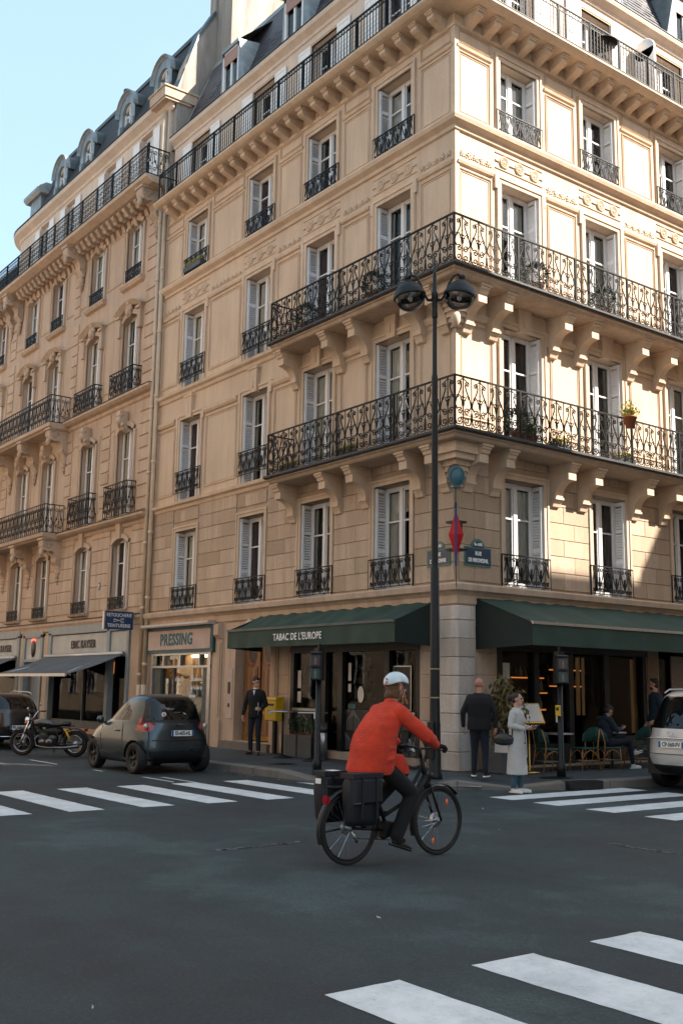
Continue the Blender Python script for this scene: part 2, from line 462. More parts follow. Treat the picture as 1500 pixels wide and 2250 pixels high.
# blobs: tapered capsules and ellipsoids merged into one continuous skin
def blob(name, items, mat, parent, voxel=.012, smooth=4, loc=(0,0,0), rz=0, **k):
    mb = MB()
    for it in items:
        if it[0] == 'e':      # ellipsoid: centre, radii, optional rotation matrix
            _, c, r = it[:3]; R = it[3] if len(it) > 3 else Matrix.Identity(3)
            mb.sphere((0,0,0), 1, 14, Matrix.Translation(c) @ R.to_4x4() @ Matrix.Diagonal((*r, 1)))
        elif it[0] == 'l':    # stacked oval sections (x, y, z, rx, ry)
            n = 28; vs = []
            for (x, y, z, rx, ry) in it[1]:
                for q_ in range(n):
                    a = 2*pi*q_/n; c_, s_ = cos(a), sin(a)
                    vs.append((x + rx*math.copysign(abs(c_)**.85, c_), y + ry*math.copysign(abs(s_)**.85, s_), z))
            m_ = len(it[1])
            mb.add(vs, [(i*n+k2, i*n+(k2+1) % n, (i+1)*n+(k2+1) % n, (i+1)*n+k2) for i in range(m_-1) for k2 in range(n)] + [tuple(range(n))[::-1], tuple(range((m_-1)*n, m_*n))])
        else:                 # capsule p0 r0 p1 r1
            p0, r0, p1, r1 = it
            p0 = Vector(p0); p1 = Vector(p1); d = p1 - p0
            mb.sphere(p0, r0, 12); mb.sphere(p1, r1, 12)
            if d.length > 1e-4: mb.tube([p0, p1], [r0, r1], 14)
    me = mb.mesh(name, mat); fixn(me)
    o = place(name, me, parent, loc, rz, **k)
    m = o.modifiers.new('remesh', 'REMESH'); m.mode = 'VOXEL'; m.voxel_size = voxel; m.use_smooth_shade = True
    s_ = o.modifiers.new('smooth', 'SMOOTH'); s_.factor = .5; s_.iterations = smooth
    return o
def RZ(a): return Matrix.Rotation(a, 3, 'Z')
def RX(a): return Matrix.Rotation(a, 3, 'X')
def RY(a): return Matrix.Rotation(a, 3, 'Y')

# two facade frames: local x runs to the viewer's right, local y into the wall, z up
class Frame:
    def __init__(s, rz): s.rz = rz
    def p(s, x, d, z):
        return (x, -d, z) if s.rz == 0 else (d, x, z)
FL = Frame(0); FR = Frame(pi / 2)
def put(F, name, me, parent, x, d, z, **k): return place(name, me, parent, F.p(x, d, z), F.rz, **k)
def wall_with_holes(x0, x1, z0, z1, holes, depth, name, mat, parent, F, d=0):
    xs = sorted({x0, x1, *[h[0] for h in holes], *[h[1] for h in holes]})
    zs = sorted({z0, z1, *[h[2] for h in holes], *[h[3] for h in holes]})
    xs = [x for x in xs if x0 <= x <= x1]; zs = [z for z in zs if z0 <= z <= z1]
    mb = MB()
    def inh(cx, cz): return any(h[0] < cx < h[1] and h[2] < cz < h[3] for h in holes)
    for i in range(len(xs) - 1):
        for j in range(len(zs) - 1):
            a, b, c, e = xs[i], xs[i+1], zs[j], zs[j+1]
            if inh((a+b)/2, (c+e)/2): continue
            mb.add([(a,0,c),(b,0,c),(b,0,e),(a,0,e)], [(0,1,2,3)])
    for h in holes:
        a, b, c, e = max(h[0], x0), min(h[1], x1), max(h[2], z0), min(h[3], z1)
        D = h[4] if len(h) > 4 else depth
        mb.add([(a,0,c),(a,0,e),(a,D,e),(a,D,c)], [(0,1,2,3)])
        mb.add([(b,0,c),(b,D,c),(b,D,e),(b,0,e)], [(0,1,2,3)])
        mb.add([(a,0,e),(b,0,e),(b,D,e),(a,D,e)], [(0,1,2,3)])
        mb.add([(a,0,c),(a,D,c),(b,D,c),(b,0,c)], [(0,1,2,3)])
    me = mb.mesh(name, mat)
    return place(name, me, parent, F.p(0, d, 0), F.rz)
def corner_sweep(prof, sl, sr, name, mat, parent, **k):
    # prof (d,z) closed; runs along the left wall from sl (<0) round the corner to sr (>0); sr None = left only to x=0-ish
    n = len(prof); st = []
    if sl is not None: st.append([(sl, -d, z) for d, z in prof])
    if sl is not None and sr is not None: st.append([(d, -d, z) for d, z in prof])
    if sr is not None: st.append([(d, sr, z) for d, z in prof])
    if len(st) == 1: return
    v = [p for s_ in st for p in s_]; f = []
    for i in range(len(st) - 1):
        for j in range(n):
            f.append((i*n+j, i*n+(j+1) % n, (i+1)*n+(j+1) % n, (i+1)*n+j))
    f += [tuple(range(n))[::-1], tuple(range((len(st)-1)*n, len(st)*n))]
    mb = MB(); mb.add(v, f)
    return part(mb, name, mat, parent, **k)
def run(prof, x0, x1, name, mat, parent, F, **k):
    mb = MB(); mb.prism([(-d, z) for d, z in prof], x0, x1)
    return part(mb, name, mat, parent, F.p(0, 0, 0), F.rz, **k)
# ------------------------------------------------------------------ ground, streets
def sheet(name, pts, z, mat, parent=None, **k):
    me = bpy.data.meshes.new(name); me.from_pydata([(x, y, z) for x, y in pts], [], [tuple(range(len(pts)))])
    me.materials.append(mat)
    return place(name, me, parent, **k)
sheet('road', [(-300, -300), (300, -300), (300, 300), (-300, 300)], 0, ASPH, kind='structure')
KL = [(-60, -3.05), (-4.4, -3.05), (-1.4, -3.04), (-.3, -2.86), (.55, -2.45), (1.3, -1.9), (1.95, -1.2), (2.5, -.35), (2.82, .55), (2.9, 1.6), (2.92, 60)]
def fine(pts, step=1.0):
    out = [pts[0]]
    for a, b in zip(pts, pts[1:]):
        l = math.dist(a, b); n = max(1, round(l / step)) if l < 20 else max(1, int(l // 1.0))
        for i in range(1, n + 1): out.append((a[0]+(b[0]-a[0])*i/n, a[1]+(b[1]-a[1])*i/n))
    return out
# pavement top with a lowered ramp at the crossings, and single kerbstones
inner = [(x, y) for x, y in KL]
def kz(x, y):
    # kerb height along the rounded corner: dropped at the two crossings
    if -1.7 < x < 1.5 and y < -1.7: return .05
    if 1.7 <= x < 2.62 and -1.6 < y < -.0: return .05
    return .15
def offs(pts, d):
    out = []
    for i, p in enumerate(pts):
        a = pts[max(0, i-1)]; b = pts[min(len(pts)-1, i+1)]
        t = Vector((b[0]-a[0], b[1]-a[1])).normalized(); out.append((p[0] - t.y*d, p[1] + t.x*d))
    return out
fk = fine(KL, .45)
fi = offs(fk, .28)
fi2 = offs(fk, 1.5)
v = []; f = []
for (x, y), (x2, y2), (x0, y0) in zip(fi, fi2, fk):
    v.append((x, y, kz(x0, y0) - .004)); v.append((x2, y2, .148))
n_ = len(fi)
for i in range(n_ - 1): f.append((2*i, 2*i+2, 2*i+3, 2*i+1))
me = bpy.data.meshes.new('pavement'); me.from_pydata(v, [], f); me.materials.append(PAVE)
pave = place('pavement', me, None, kind='structure')
# the inner part of the pavement, up to and under the buildings
v = [(x, y, .148) for x, y in fi2]; v += [(-60, 8, .148), (60 * 0 - .0, 8, .148), (-8, 60, .148)]
me = bpy.data.meshes.new('pavement_inner'); me.from_pydata(v, [], [tuple(range(len(v)))]); me.materials.append(PAVE)
place('pavement_inner', me, pave)
i = 0; rnd = random.Random(3)
while i < len(fk) - 1:
    # each stone ~1 m long
    j = i + 1
    while j < len(fk) - 1 and math.dist(fk[i], fk[j]) < .85: j += 1
    (xa, ya), (xb, yb) = fk[i], fk[j]
    if -30 < xa and ya < 25:
        l = math.dist(fk[i], fk[j]); a = atan2(yb - ya, xb - xa)
        za, zb = kz(xa, ya) + rnd.uniform(-.004, .004), kz(xb, yb)
        mb = MB(); b = .02
        vv = []
        for x, zt in ((.008, za), (l - .008, zb)):
            vv += [(x, 0, -.05), (x, .012, zt - b), (x, b + .012, zt), (x, .30, zt), (x, .30, -.05)]
        mb.add(vv, [(0,5,6,1),(1,6,7,2),(2,7,8,3),(3,8,9,4),(0,1,2,3,4),(9,8,7,6,5)])
        part(mb, 'kerbstone', KERB, pave, (xa, ya, 0), a)
    i = j
# repair patches and a tar seam in the carriageway
for pts, m in (([(3.2, -9.6), (6.4, -9.2), (6.6, -7.9), (3.3, -8.2)], 'patch'), ([(8.2, -6.4), (10.0, -6.2), (9.9, -4.9), (8.1, -5.1)], 'patch'), ([(-1.5, -11.6), (1.8, -11.4), (1.9, -10.9), (-1.4, -11.0)], 'patch')):
    pass
# storm drain opening in the kerb, cut as a dark recess box
mb = MB(); mb.box(-.36, .36, -.012, .26, .02, .158); part(mb, 'drain_opening', BLACKP, pave, (2.86, .42, 0), radians(78))
for (x, y, r) in ((2.0, .6, .3), (-3.2, -2.0, .3)):
    mb = MB(); mb.lathe([(0, .004), (r - .03, .004), (r, .0)], 28); part(mb, 'manhole_cover', IRONP, pave, (x, y, .15), 0)
# zebra crossings: every stripe a piece
def crossing(label, stripes):
    root = place('crosswalk', None, None, kind='structure')
    for pts in stripes:
        # subdivide edge with a slightly uneven outline
        rr = random.Random(int(pts[0][0] * 100 + pts[0][1] * 37)); out = []
        for a, b in zip(pts, pts[1:] + pts[:1]):
            n = max(2, int(math.dist(a, b) / .09))
            for i in range(n):
                out.append((a[0]+(b[0]-a[0])*i/n + rr.uniform(-.006, .006), a[1]+(b[1]-a[1])*i/n + rr.uniform(-.006, .006)))
        sheet('stripe', out, .004, RPAINT, root)
crossing('', [[(-1.7, y - .27), (1.42, y - .27), (1.42, y + .25), (-1.7, y + .25)] for y in (-4.05, -5.13, -6.18, -7.25, -8.35, -9.4, -10.45)] +
         [[(-.9, -3.1 - .14), (1.3, -3.1 - .14), (1.3, -3.1 + .02), (-.5, -3.1 + .05)]])
crossing('', [[(x - .26, -2.02), (x + .26, -2.02), (x + .30, 1.4), (x - .26, 1.4)] for x in (3.12, 4.08, 5.12, 6.16, 7.2, 8.24, 9.28)])
crossing('', [[(10.38 if y > -11 else 10.62, y - .28), (13.6, y - .28), (13.6, y + .28), (10.38 if y > -11 else 10.62, y + .28)] for y in (-11.78, -10.63, -9.48, -8.34, -7.2, -6.06)])
# white patch painted on the dropped kerb
# faded parking line beside the cars
line = place('parking_line', None, None, kind='structure')
for x0, x1, y in ((-8.6, -6.9, -5.35), (-5.2, -4.7, -5.3), (-3.2, -1.9, -5.2), (-3.0, -1.6, -4.9), (-13, -10.5, -5.4)):
    sheet('worn_dash', [(x0, y - .035), (x1, y - .03), (x1 - .1, y + .03), (x0 + .1, y + .035)], .005, RPAINT, line)
wl = place('worn_lane_mark', None, None, kind='structure')
rr = random.Random(5)
LM0, LM1, RM0, RM1 = (5.45, -8.7), (5.40, -7.6), (7.3, -4.6), (8.5, -4.63)
WORN = plain('worn_grey_paint', (.13, .135, .135), .8, 0, .5, 30)
wp = sheet('worn_patch', [(1.02, -1.62), (1.72, -.95), (1.93, -1.28), (1.42, -1.78)], .062, RPAINT, wl)
for k in range(70):
    t = rr.random(); x = LM0[0] + (LM1[0]-LM0[0])*t + rr.gauss(0, .02); y = LM0[1] + (LM1[1]-LM0[1])*t + rr.gauss(0, .025); s_ = rr.uniform(.012, .04)
    sheet('worn_dash', [(x + s_*rr.uniform(.5, 1)*cos(a), y + s_*rr.uniform(.5, 1.4)*sin(a)) for a in [pi*i/3 for i in range(6)]], .0045, WORN, wl)
for k in range(60):
    t = rr.random(); x = RM0[0] + (RM1[0]-RM0[0])*t + rr.gauss(0, .02); y = RM0[1] + (RM1[1]-RM0[1])*t + rr.gauss(0, .03); s_ = rr.uniform(.012, .04)
    sheet('worn_dash', [(x + s_*rr.uniform(.5, 1)*cos(a), y + s_*rr.uniform(.5, 1.4)*sin(a)) for a in [pi*i/3 for i in range(6)]], .0045, WORN, wl)

# ------------------------------------------------------------------ scrolled ironwork
def spiral(cx, cz, r0, turns, a0, sgn, n=12, r1=.012):
    out = []
    for i in range(n + 1):
        t = i / n; a = a0 + sgn * turns * 2*pi * t; r = r0 + (r1 - r0) * t
        out.append((cx + r*cos(a), 0, cz + r*sin(a)))
    return out
def bez(p, n=8):
    out = []
    for i in range(n + 1):
        t = i / n; a = (1-t)**3; b = 3*t*(1-t)**2; c = 3*t*t*(1-t); d = t**3
        out.append((a*p[0][0]+b*p[1][0]+c*p[2][0]+d*p[3][0], 0, a*p[0][1]+b*p[1][1]+c*p[2][1]+d*p[3][1]))
    return out
def scroll_motif(W=.46, H=1.0, r=.0135):
    # lyre shaped motif: pointed S curves above, doubled spirals below, centre bar with leaves
    mb = MB(); q = W / 2
    mb.tube([(0, 0, 0), (0, 0, H)], r, 5, smooth=False)
    mb.tube([(q, 0, 0), (q, 0, H)], r * .85, 5, smooth=False)
    for s in (-1, 1):
        m = Matrix.Diagonal((s, 1, 1, 1))
        # big S from upper spiral to the waist and out to the lower spirals
        sp = spiral(.115, H - .13, .058, 1.35, radians(200), -1, 13)
        mb.tube(sp[::-1] + bez([(sp[0][0], sp[0][2]), (.045, H - .26), (.19, .60), (q - .02, .46)], 8)[1:], r, 4, m, False)
        sp = spiral(.095, .315, .075, 1.45, radians(25), 1, 15)
        mb.tube(bez([(q - .02, .46), (q + .0, .42), (.175, .39), (sp[0][0], sp[0][2])], 4)[:-1] + sp, r, 4, m, False)
        sp = spiral(.100, .125, .080, 1.45, radians(-60), -1, 15)
        mb.tube(bez([(q - .012, .30), (q - .0, .22), (.19, .0), (sp[0][0], sp[0][2])], 5)[:-1] + sp, r, 4, m, False)
        sp = spiral(.150, .60, .032, 1.2, radians(120), -1, 9)
        mb.tube(bez([(.012, .42), (.02, .52), (.09, .66), (sp[0][0], sp[0][2])], 5)[:-1] + sp, r * .8, 4, m, False)
        mb.tube(bez([(0, .50), (.02, .56), (.05, .56), (.06, .53)], 4), r * .8, 4, m, False)
        mb.tube(bez([(0, .56), (.015, .62), (.035, .62), (.045, .595)], 4), r * .8, 4, m, False)
        mb.tube(bez([(0, H), (.015, H-.06), (.07, H-.05), (.09, H - .075)], 4), r * .8, 4, m, False)
    for z in (.02, .27, .46, .70): mb.sphere((0, 0, z), .019, 6)
    return mb
MOTIF = scroll_motif().mesh('scroll_panel', IRON)
def win_rail(W, H, n, seed=0, r=.0135, dense=False):
    mb = MB()
    mb.box(-W/2, W/2, -.018, .012, H - .02, H + .006); mb.box(-W/2, W/2, -.012, .008, .03, .05)
    for s in (-1, 1): mb.box(s*W/2 - .012, s*W/2 + .012, -.014, .012, 0, H)
    q = W / n
    for i in range(n):
        c = -W/2 + q*(i + .5)
        T = Matrix.Translation((c, 0, 0))
        mb.tube([(0, 0, .05), (0, 0, H)], r*.8, 4, T, False)
        for s in (-1, 1):
            m = T @ Matrix.Diagonal((s, 1, 1, 1))
            sp = spiral(q*.27, H*.84, q*.20, 1.2, radians(150), -1, 9, .006)
            mb.tube(sp[::-1] + bez([(sp[0][0], sp[0][2]), (.01, H*.7), (q*.22, H*.5), (q*.45, H*.30)], 6)[1:], r, 4, m, False)
            sp = spiral(q*.24, H*.20, q*.19, 1.25, radians(0), -1, 9, .006)
            mb.tube(bez([(q*.45, H*.62), (q*.42, H*.45), (q*.5, H*.25), (sp[0][0], sp[0][2])], 5)[:-1] + sp, r, 4, m, False)
            if dense:
                sp = spiral(q*.25, H*.52, q*.17, 1.1, radians(90), 1, 8, .006)
                mb.tube(sp, r, 4, m, False)
        mb.sphere((c, 0, H*.5), .018, 6); mb.sphere((c, 0, H*.30), .014, 6)
    return mb

# ------------------------------------------------------------------ the corner building
BLD = thing('corner_building', 'cream limestone corner building with two long scrolled iron balconies above the green cafe awnings', 'building')
WC_L = [-2.045, -4.915, -7.785, -11.33]
WC_R = [2.0, 4.86, 7.89, 10.75]
HW = .61
SL, SR = -13.42, 13.0
SLU = -13.08
FLO = {2: (3.88, 6.21), 3: (7.12, 9.60), 4: (10.56, 12.98), 5: (14.13, 15.99), 6: (16.78, 18.62)}
holes = {}
for key, cols in (('L', WC_L), ('R', WC_R)):
    holes[key] = [(c - HW, c + HW, a, b, .42) for c in cols for n, (a, b) in FLO.items()]
gL = [(-13.1, -9.62, .15, 3.42, .25), (-8.42, -6.75, .35, 3.2, .45), (-5.85, -1.12, .3, 3.3, .35)]
gR = [(1.12, 6.05, .2, 3.3, .35), (6.55, 7.6, 1.15, 2.75, .3), (7.9, 12.5, .2, 3.2, .3)]
wall_with_holes(SL, 0, .1, 3.62, gL, .3, 'ground_floor_wall', STONE_P, BLD, FL)
wall_with_holes(0, SR, .1, 3.62, gR, .3, 'ground_floor_wall', STONE_P, BLD, FR)
wall_with_holes(SL, 0, 3.62, 7.0, [h for h in holes['L'] if h[2] < 5], .42, 'wall', STONE_B, BLD, FL)
wall_with_holes(0, SR, 3.62, 7.0, [h for h in holes['R'] if h[2] < 5], .42, 'wall', STONE_B, BLD, FR)
wall_with_holes(SL, 0, 7.0, 16.7, [h for h in holes['L'] if 5 < h[2] < 16], .42, 'wall', STONE, BLD, FL)
wall_with_holes(0, SR, 7.0, 16.7, [h for h in holes['R'] if 5 < h[2] < 16], .42, 'wall', STONE, BLD, FR)
wall_with_holes(SLU, 0, 16.7, 19.1, [(h[0]+.04, h[1]-.04, *h[2:]) for h in holes['L'] if h[2] > 16], .35, 'attic_wall', PLASTER, BLD, FL)
wall_with_holes(0, SR, 16.7, 19.1, [(h[0]+.04, h[1]-.04, *h[2:]) for h in holes['R'] if h[2] > 16], .35, 'attic_wall', PLASTER, BLD, FR)
# back and side closure so it is a solid block from any side
mb = MB(); mb.add([(SL, .5, 0), (SL, 12, 0), (SL, 12, 19), (SL, .5, 19), (0, 12.99, 0), (-10, 13, 0), (-10, 13, 19), (0, 12.99, 19)], [(0,1,2,3), (4,5,6,7), (1,5,6,2)])
part(mb, 'rear_wall', RENDER, BLD)
# dark interior core
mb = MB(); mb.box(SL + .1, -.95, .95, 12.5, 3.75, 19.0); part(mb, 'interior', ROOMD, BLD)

# windows ---------------------------------------------------------------
def casement(w, h, z_trans=None, arch=0):
    # white frame, two leaves, crossbars ; origin bottom centre, y=0 at frame front
    mb = MB(); t = .055; D = .07
    mb.box(-w/2, -w/2 + t, 0, D, 0, h); mb.box(w/2 - t, w/2, 0, D, 0, h)
    mb.box(-w/2 + t, w/2 - t, 0, D, h - t, h); mb.box(-w/2 + t, w/2 - t, 0, D, 0, t + .02)
    mb.box(-.055, .055, -.02, D - .01, t, h - t)
    for s in (-1, 1):
        xa, xb = sorted((s*.055, s*(w/2 - t)))
        mb.box(xb - .035, xb, .008, D - .012, t, h - t); mb.box(xa, xa + .035, .008, D - .012, t, h - t)
        for zc in ([h * .66] if z_trans is None else z_trans): mb.box(xa, xb, .008, D - .015, zc - .018, zc + .018)
        mb.box(xa, xb, .008, D - .012, t + .02, t + .07); mb.box(xa, xb, .008, D - .012, h - t - .05, h - t)
    return mb
def curtain_mb(w, h, gap, seed):
    rr = random.Random(seed); mb = MB()
    for s in (-1, 1):
        n = 22; x0 = s * w/2; x1 = s * gap
        v = []; 
        ph = rr.uniform(0, 6)
        for i in range(n + 1):
            t = i / n; x = x0 + (x1 - x0) * t
            y = .035 * sin(t * 26 + ph) + .012 * sin(t * 61 + ph)
            sag = 1 - .25 * t
            v += [(x * (1.0 if t < .5 else 1.0), y, .02), (x0 + (x - x0) * 1.0, y, h * .55), (x0 + (x - x0) * 1.08, y * .6, h - .05)]
        f = [(3*i+j, 3*i+3+j, 3*i+4+j, 3*i+1+j) for i in range(n) for j in (0, 1)]
        mb.add(v, f, None, True)
    return mb
def pane_mesh(x0, x1, z0, z1):
    mb = MB(); mb.add([(x0, 0, z0), (x1, 0, z0), (x1, 0, z1), (x0, 0, z1)], [(0,1,2,3)])
    return mb.mesh('pane', GLASS)
class WinKit:
    cache = {}
    @classmethod
    def get(c, w, h):
        k = (round(w, 3), round(h, 3))
        if k not in c.cache:
            t = .055; fr = casement(w, h); me = fr.mesh('window', WHITE); fixn(me)
            zt = h * .66; xin = w/2 - t - .035; xi = .09
            P = [pane_mesh(a, b, z0, z1) for a, b in ((-xin, -xi), (xi, xin)) for z0, z1 in ((t + .07, zt - .018), (zt + .018, h - t - .05))]
            cu = [curtain_mb(w - .1, h - .1, g, sd).mesh('curtain', m) for g, sd, m in ((.02, 1, CURTAIN), (.22, 2, CURTAIN), (.34, 3, CURTAINR), (.12, 4, CURTAIN), (.4, 5, CURTAIN))]
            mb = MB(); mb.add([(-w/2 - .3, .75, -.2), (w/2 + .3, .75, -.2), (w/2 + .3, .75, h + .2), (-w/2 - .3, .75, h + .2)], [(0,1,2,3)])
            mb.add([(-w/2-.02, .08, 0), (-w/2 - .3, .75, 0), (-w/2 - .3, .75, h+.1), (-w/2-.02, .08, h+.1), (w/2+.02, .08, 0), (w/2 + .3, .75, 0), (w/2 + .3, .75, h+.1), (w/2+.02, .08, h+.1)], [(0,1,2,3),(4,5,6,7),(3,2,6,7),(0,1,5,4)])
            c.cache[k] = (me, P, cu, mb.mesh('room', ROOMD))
        return c.cache[k]
WN = [0]
def add_window(parent, F, x, z0, w, h, depth, curtain=None):
    me, P, cu, room = WinKit.get(w, h)
    o = put(F, 'window', me, parent, x, -depth, z0)
    for p in P: place('pane', p, o, (0, .03, 0))
    WN[0] += 1
    ci = (WN[0] * 7 + int(z0)) % 5 if curtain is None else curtain
    if ci >= 0: place('curtain', cu[ci], o, (0, .11, .03))
    place('room', room, o)
    return o
def shutter_mesh(w, h, mat, louv=True):
    mb = MB(); t = .05; D = .035
    mb.box(0, t, 0, D, 0, h); mb.box(w - t, w, 0, D, 0, h)
    rails = [0, h * .36, h * .68, h - .08] if louv else [0, h - .08, h * .5]
    for z in rails: mb.box(t, w - t, 0, D, z, z + .08)
    if louv:
        n = int(h / .062)
        for i in range(n):
            z = (i + .5) * h / n
            if any(r - .02 < z < r + .09 for r in rails): continue
            mb.add([(t, .002, z - .022), (w - t, .002, z - .022), (w - t, .033, z + .022), (t, .033, z + .022),
                    (t, .010, z - .026), (w - t, .010, z - .026), (w - t, .036, z + .014), (t, .036, z + .014)],
                   [(0,1,2,3), (5,4,7,6), (0,4,5,1), (3,2,6,7)])
    else:
        mb.box(t, w - t, .01, .025, .08, h - .08)
    me = mb.mesh('shutter', mat); fixn(me); return me
SHM = {}
def add_shutters(parent, F, x, z0, w, h, mat, opened=False):
    k = (round(h, 2), mat.name, opened)
    if k not in SHM: SHM[k] = shutter_mesh(.31 if not opened else .54, h - .06, mat, not opened)
    if opened:
        put(F, 'shutter', SHM[k], parent, x - w/2 - .56, .055, z0 + .02)
        put(F, 'shutter', SHM[k], parent, x + w/2 + .02, .055, z0 + .02)
        return
    # folded back against the two reveals, hinged near the outer edge
    M1 = F.rz + pi/2; 
    for s in (-1, 1):
        for lay in (0, 1):
            off = .012 + lay * .04
            o = place('shutter', SHM[k], parent, F.p(x + s * (w/2 - off), -.005 - lay * .015, z0 + .03), F.rz + pi/2)
            if lay == 1 and s == -1: pass
            if s == 1: o.location = F.p(x + w/2 - off + .036, -.005 - lay*.015, z0 + .03)
# moulded surround
def surround(w, h, t=.15, proud=.055, sill=False, ears=False):
    mb = MB(); a = w/2
    for s in (-1, 1):
        x0, x1 = sorted((s*a, s*(a + t)))
        mb.box(x0, x1, -proud*.6, .05, 0, h)
        xo0, xo1 = sorted((s*(a + t*.62), s*(a + t)))
        mb.box(xo0, xo1, -proud, -proud*.6, 0, h + t*.62)
    mb.box(-a - t, a + t, -proud*.6, .05, h, h + t)
    mb.box(-a - t, a + t, -proud, -proud*.6, h + t*.62, h + t)
    if ears:
        for s in (-1, 1):
            x0, x1 = sorted((s*(a + t), s*(a + t + .07)))
            mb.box(x0, x1, -proud, .04, h - .18, h + t)
    me = mb.mesh('window_surround', STONE); fixn(me); return me
SUR = {n: surround(2*HW, b - a, .15 if n != 2 else .14, .06, ears=(n in (3, 4))) for n, (a, b) in FLO.items()}
SUR[6] = surround(2*HW - .08, FLO[6][1] - FLO[6][0], .06, .03)
def ring(w, h, t=.03, proud=.028):
    mb = MB()
    for (x0, x1, z0, z1) in ((0, w, 0, t), (0, w, h - t, h), (0, t, t, h - t), (w - t, w, t, h - t)):
        mb.bbox(x0, x1, -proud, .01, z0, z1, .008)
    t2 = t * 2.2; u = .012
    for (x0, x1, z0, z1) in ((t2, w-t2, t2, t2+u), (t2, w-t2, h-t2-u, h-t2), (t2, t2+u, t2+u, h-t2-u), (w-t2-u, w-t2, t2+u, h-t2-u)):
        mb.box(x0, x1, -proud*.5, .01, z0, z1)
    me = mb.mesh('panel_moulding', STONE); fixn(me); return me
RING = {}
def add_ring(F, x0, x1, z0, z1, t=.03):
    k = (round(x1-x0, 2), round(z1-z0, 2))
    if k not in RING: RING[k] = ring(x1-x0, z1-z0, t)
    put(F, 'panel_moulding', RING[k], BLD, x0, 0, z0)
RAIL_W = {}
def winrail(F, parent, x, z, W, H, n, d=.05, dense=False):
    k = (W, H, n, dense)
    if k not in RAIL_W: RAIL_W[k] = win_rail(W, H, n, dense=dense).mesh('window_railing', IRON)
    put(F, 'window_railing', RAIL_W[k], parent, x, d, z)
# keystone, rosettes, garland
mb = MB()
v = [(-.13, -.10, 0), (.13, -.10, 0), (.19, -.13, .50), (-.19, -.13, .50), (-.13, .04, 0), (.13, .04, 0), (.19, .04, .50), (-.19, .04, .50)]
mb.add(v, [(0,1,2,3), (1,5,6,2), (4,0,3,7), (3,2,6,7), (0,4,5,1)]); mb.box(-.21, .21, -.15, .04, .50, .55)
mb.box(-.02, .02, -.125, -.1, .10, .36)
KEY = mb.mesh('keystone', STONE); fixn(KEY); KEY.transform(Matrix.Diagonal((1.15, 1.0, 1.25, 1)))
mb = MB(); Mx = Matrix.Rotation(pi/2, 4, 'X')
mb.lathe([(0, .03), (.03, .034), (.04, .015), (.10, .013), (.115, .034), (.14, .034), (.15, .0)], 20, Mx)
for k in range(10):
    a = 2*pi*k/10; mb.sphere((.072*cos(a), -.018, .072*sin(a)), .02, 6, None, 1, .6, 1)
ROS = mb.mesh('rosette', STONE); fixn(ROS)
def garland_mesh(W, seed):
    rr = random.Random(seed); mb = MB(); n = max(3, int(W / .2)); 
    for i in range(n):
        x = (i + .5) * W / n
        mb.sphere((x, -.004, .12), .040, 7, None, 1, .45, 1)
        for a in (20, 90, 160, 235, 305):
            q = radians(a + rr.uniform(-12, 12)); l = rr.uniform(.05, .075)
            mb.sphere((x + l*cos(q), -.003, .12 + l*sin(q)*1.0), .029, 6, Matrix.Identity(4), .9, .40, .7)
        mb.sphere((x + W/n/2, -.006, .085 + rr.uniform(-.01, .01)), .022, 6, None, 1.6, .5, .7)
    return mb.mesh('garland_relief', STONE)
GAR = {}
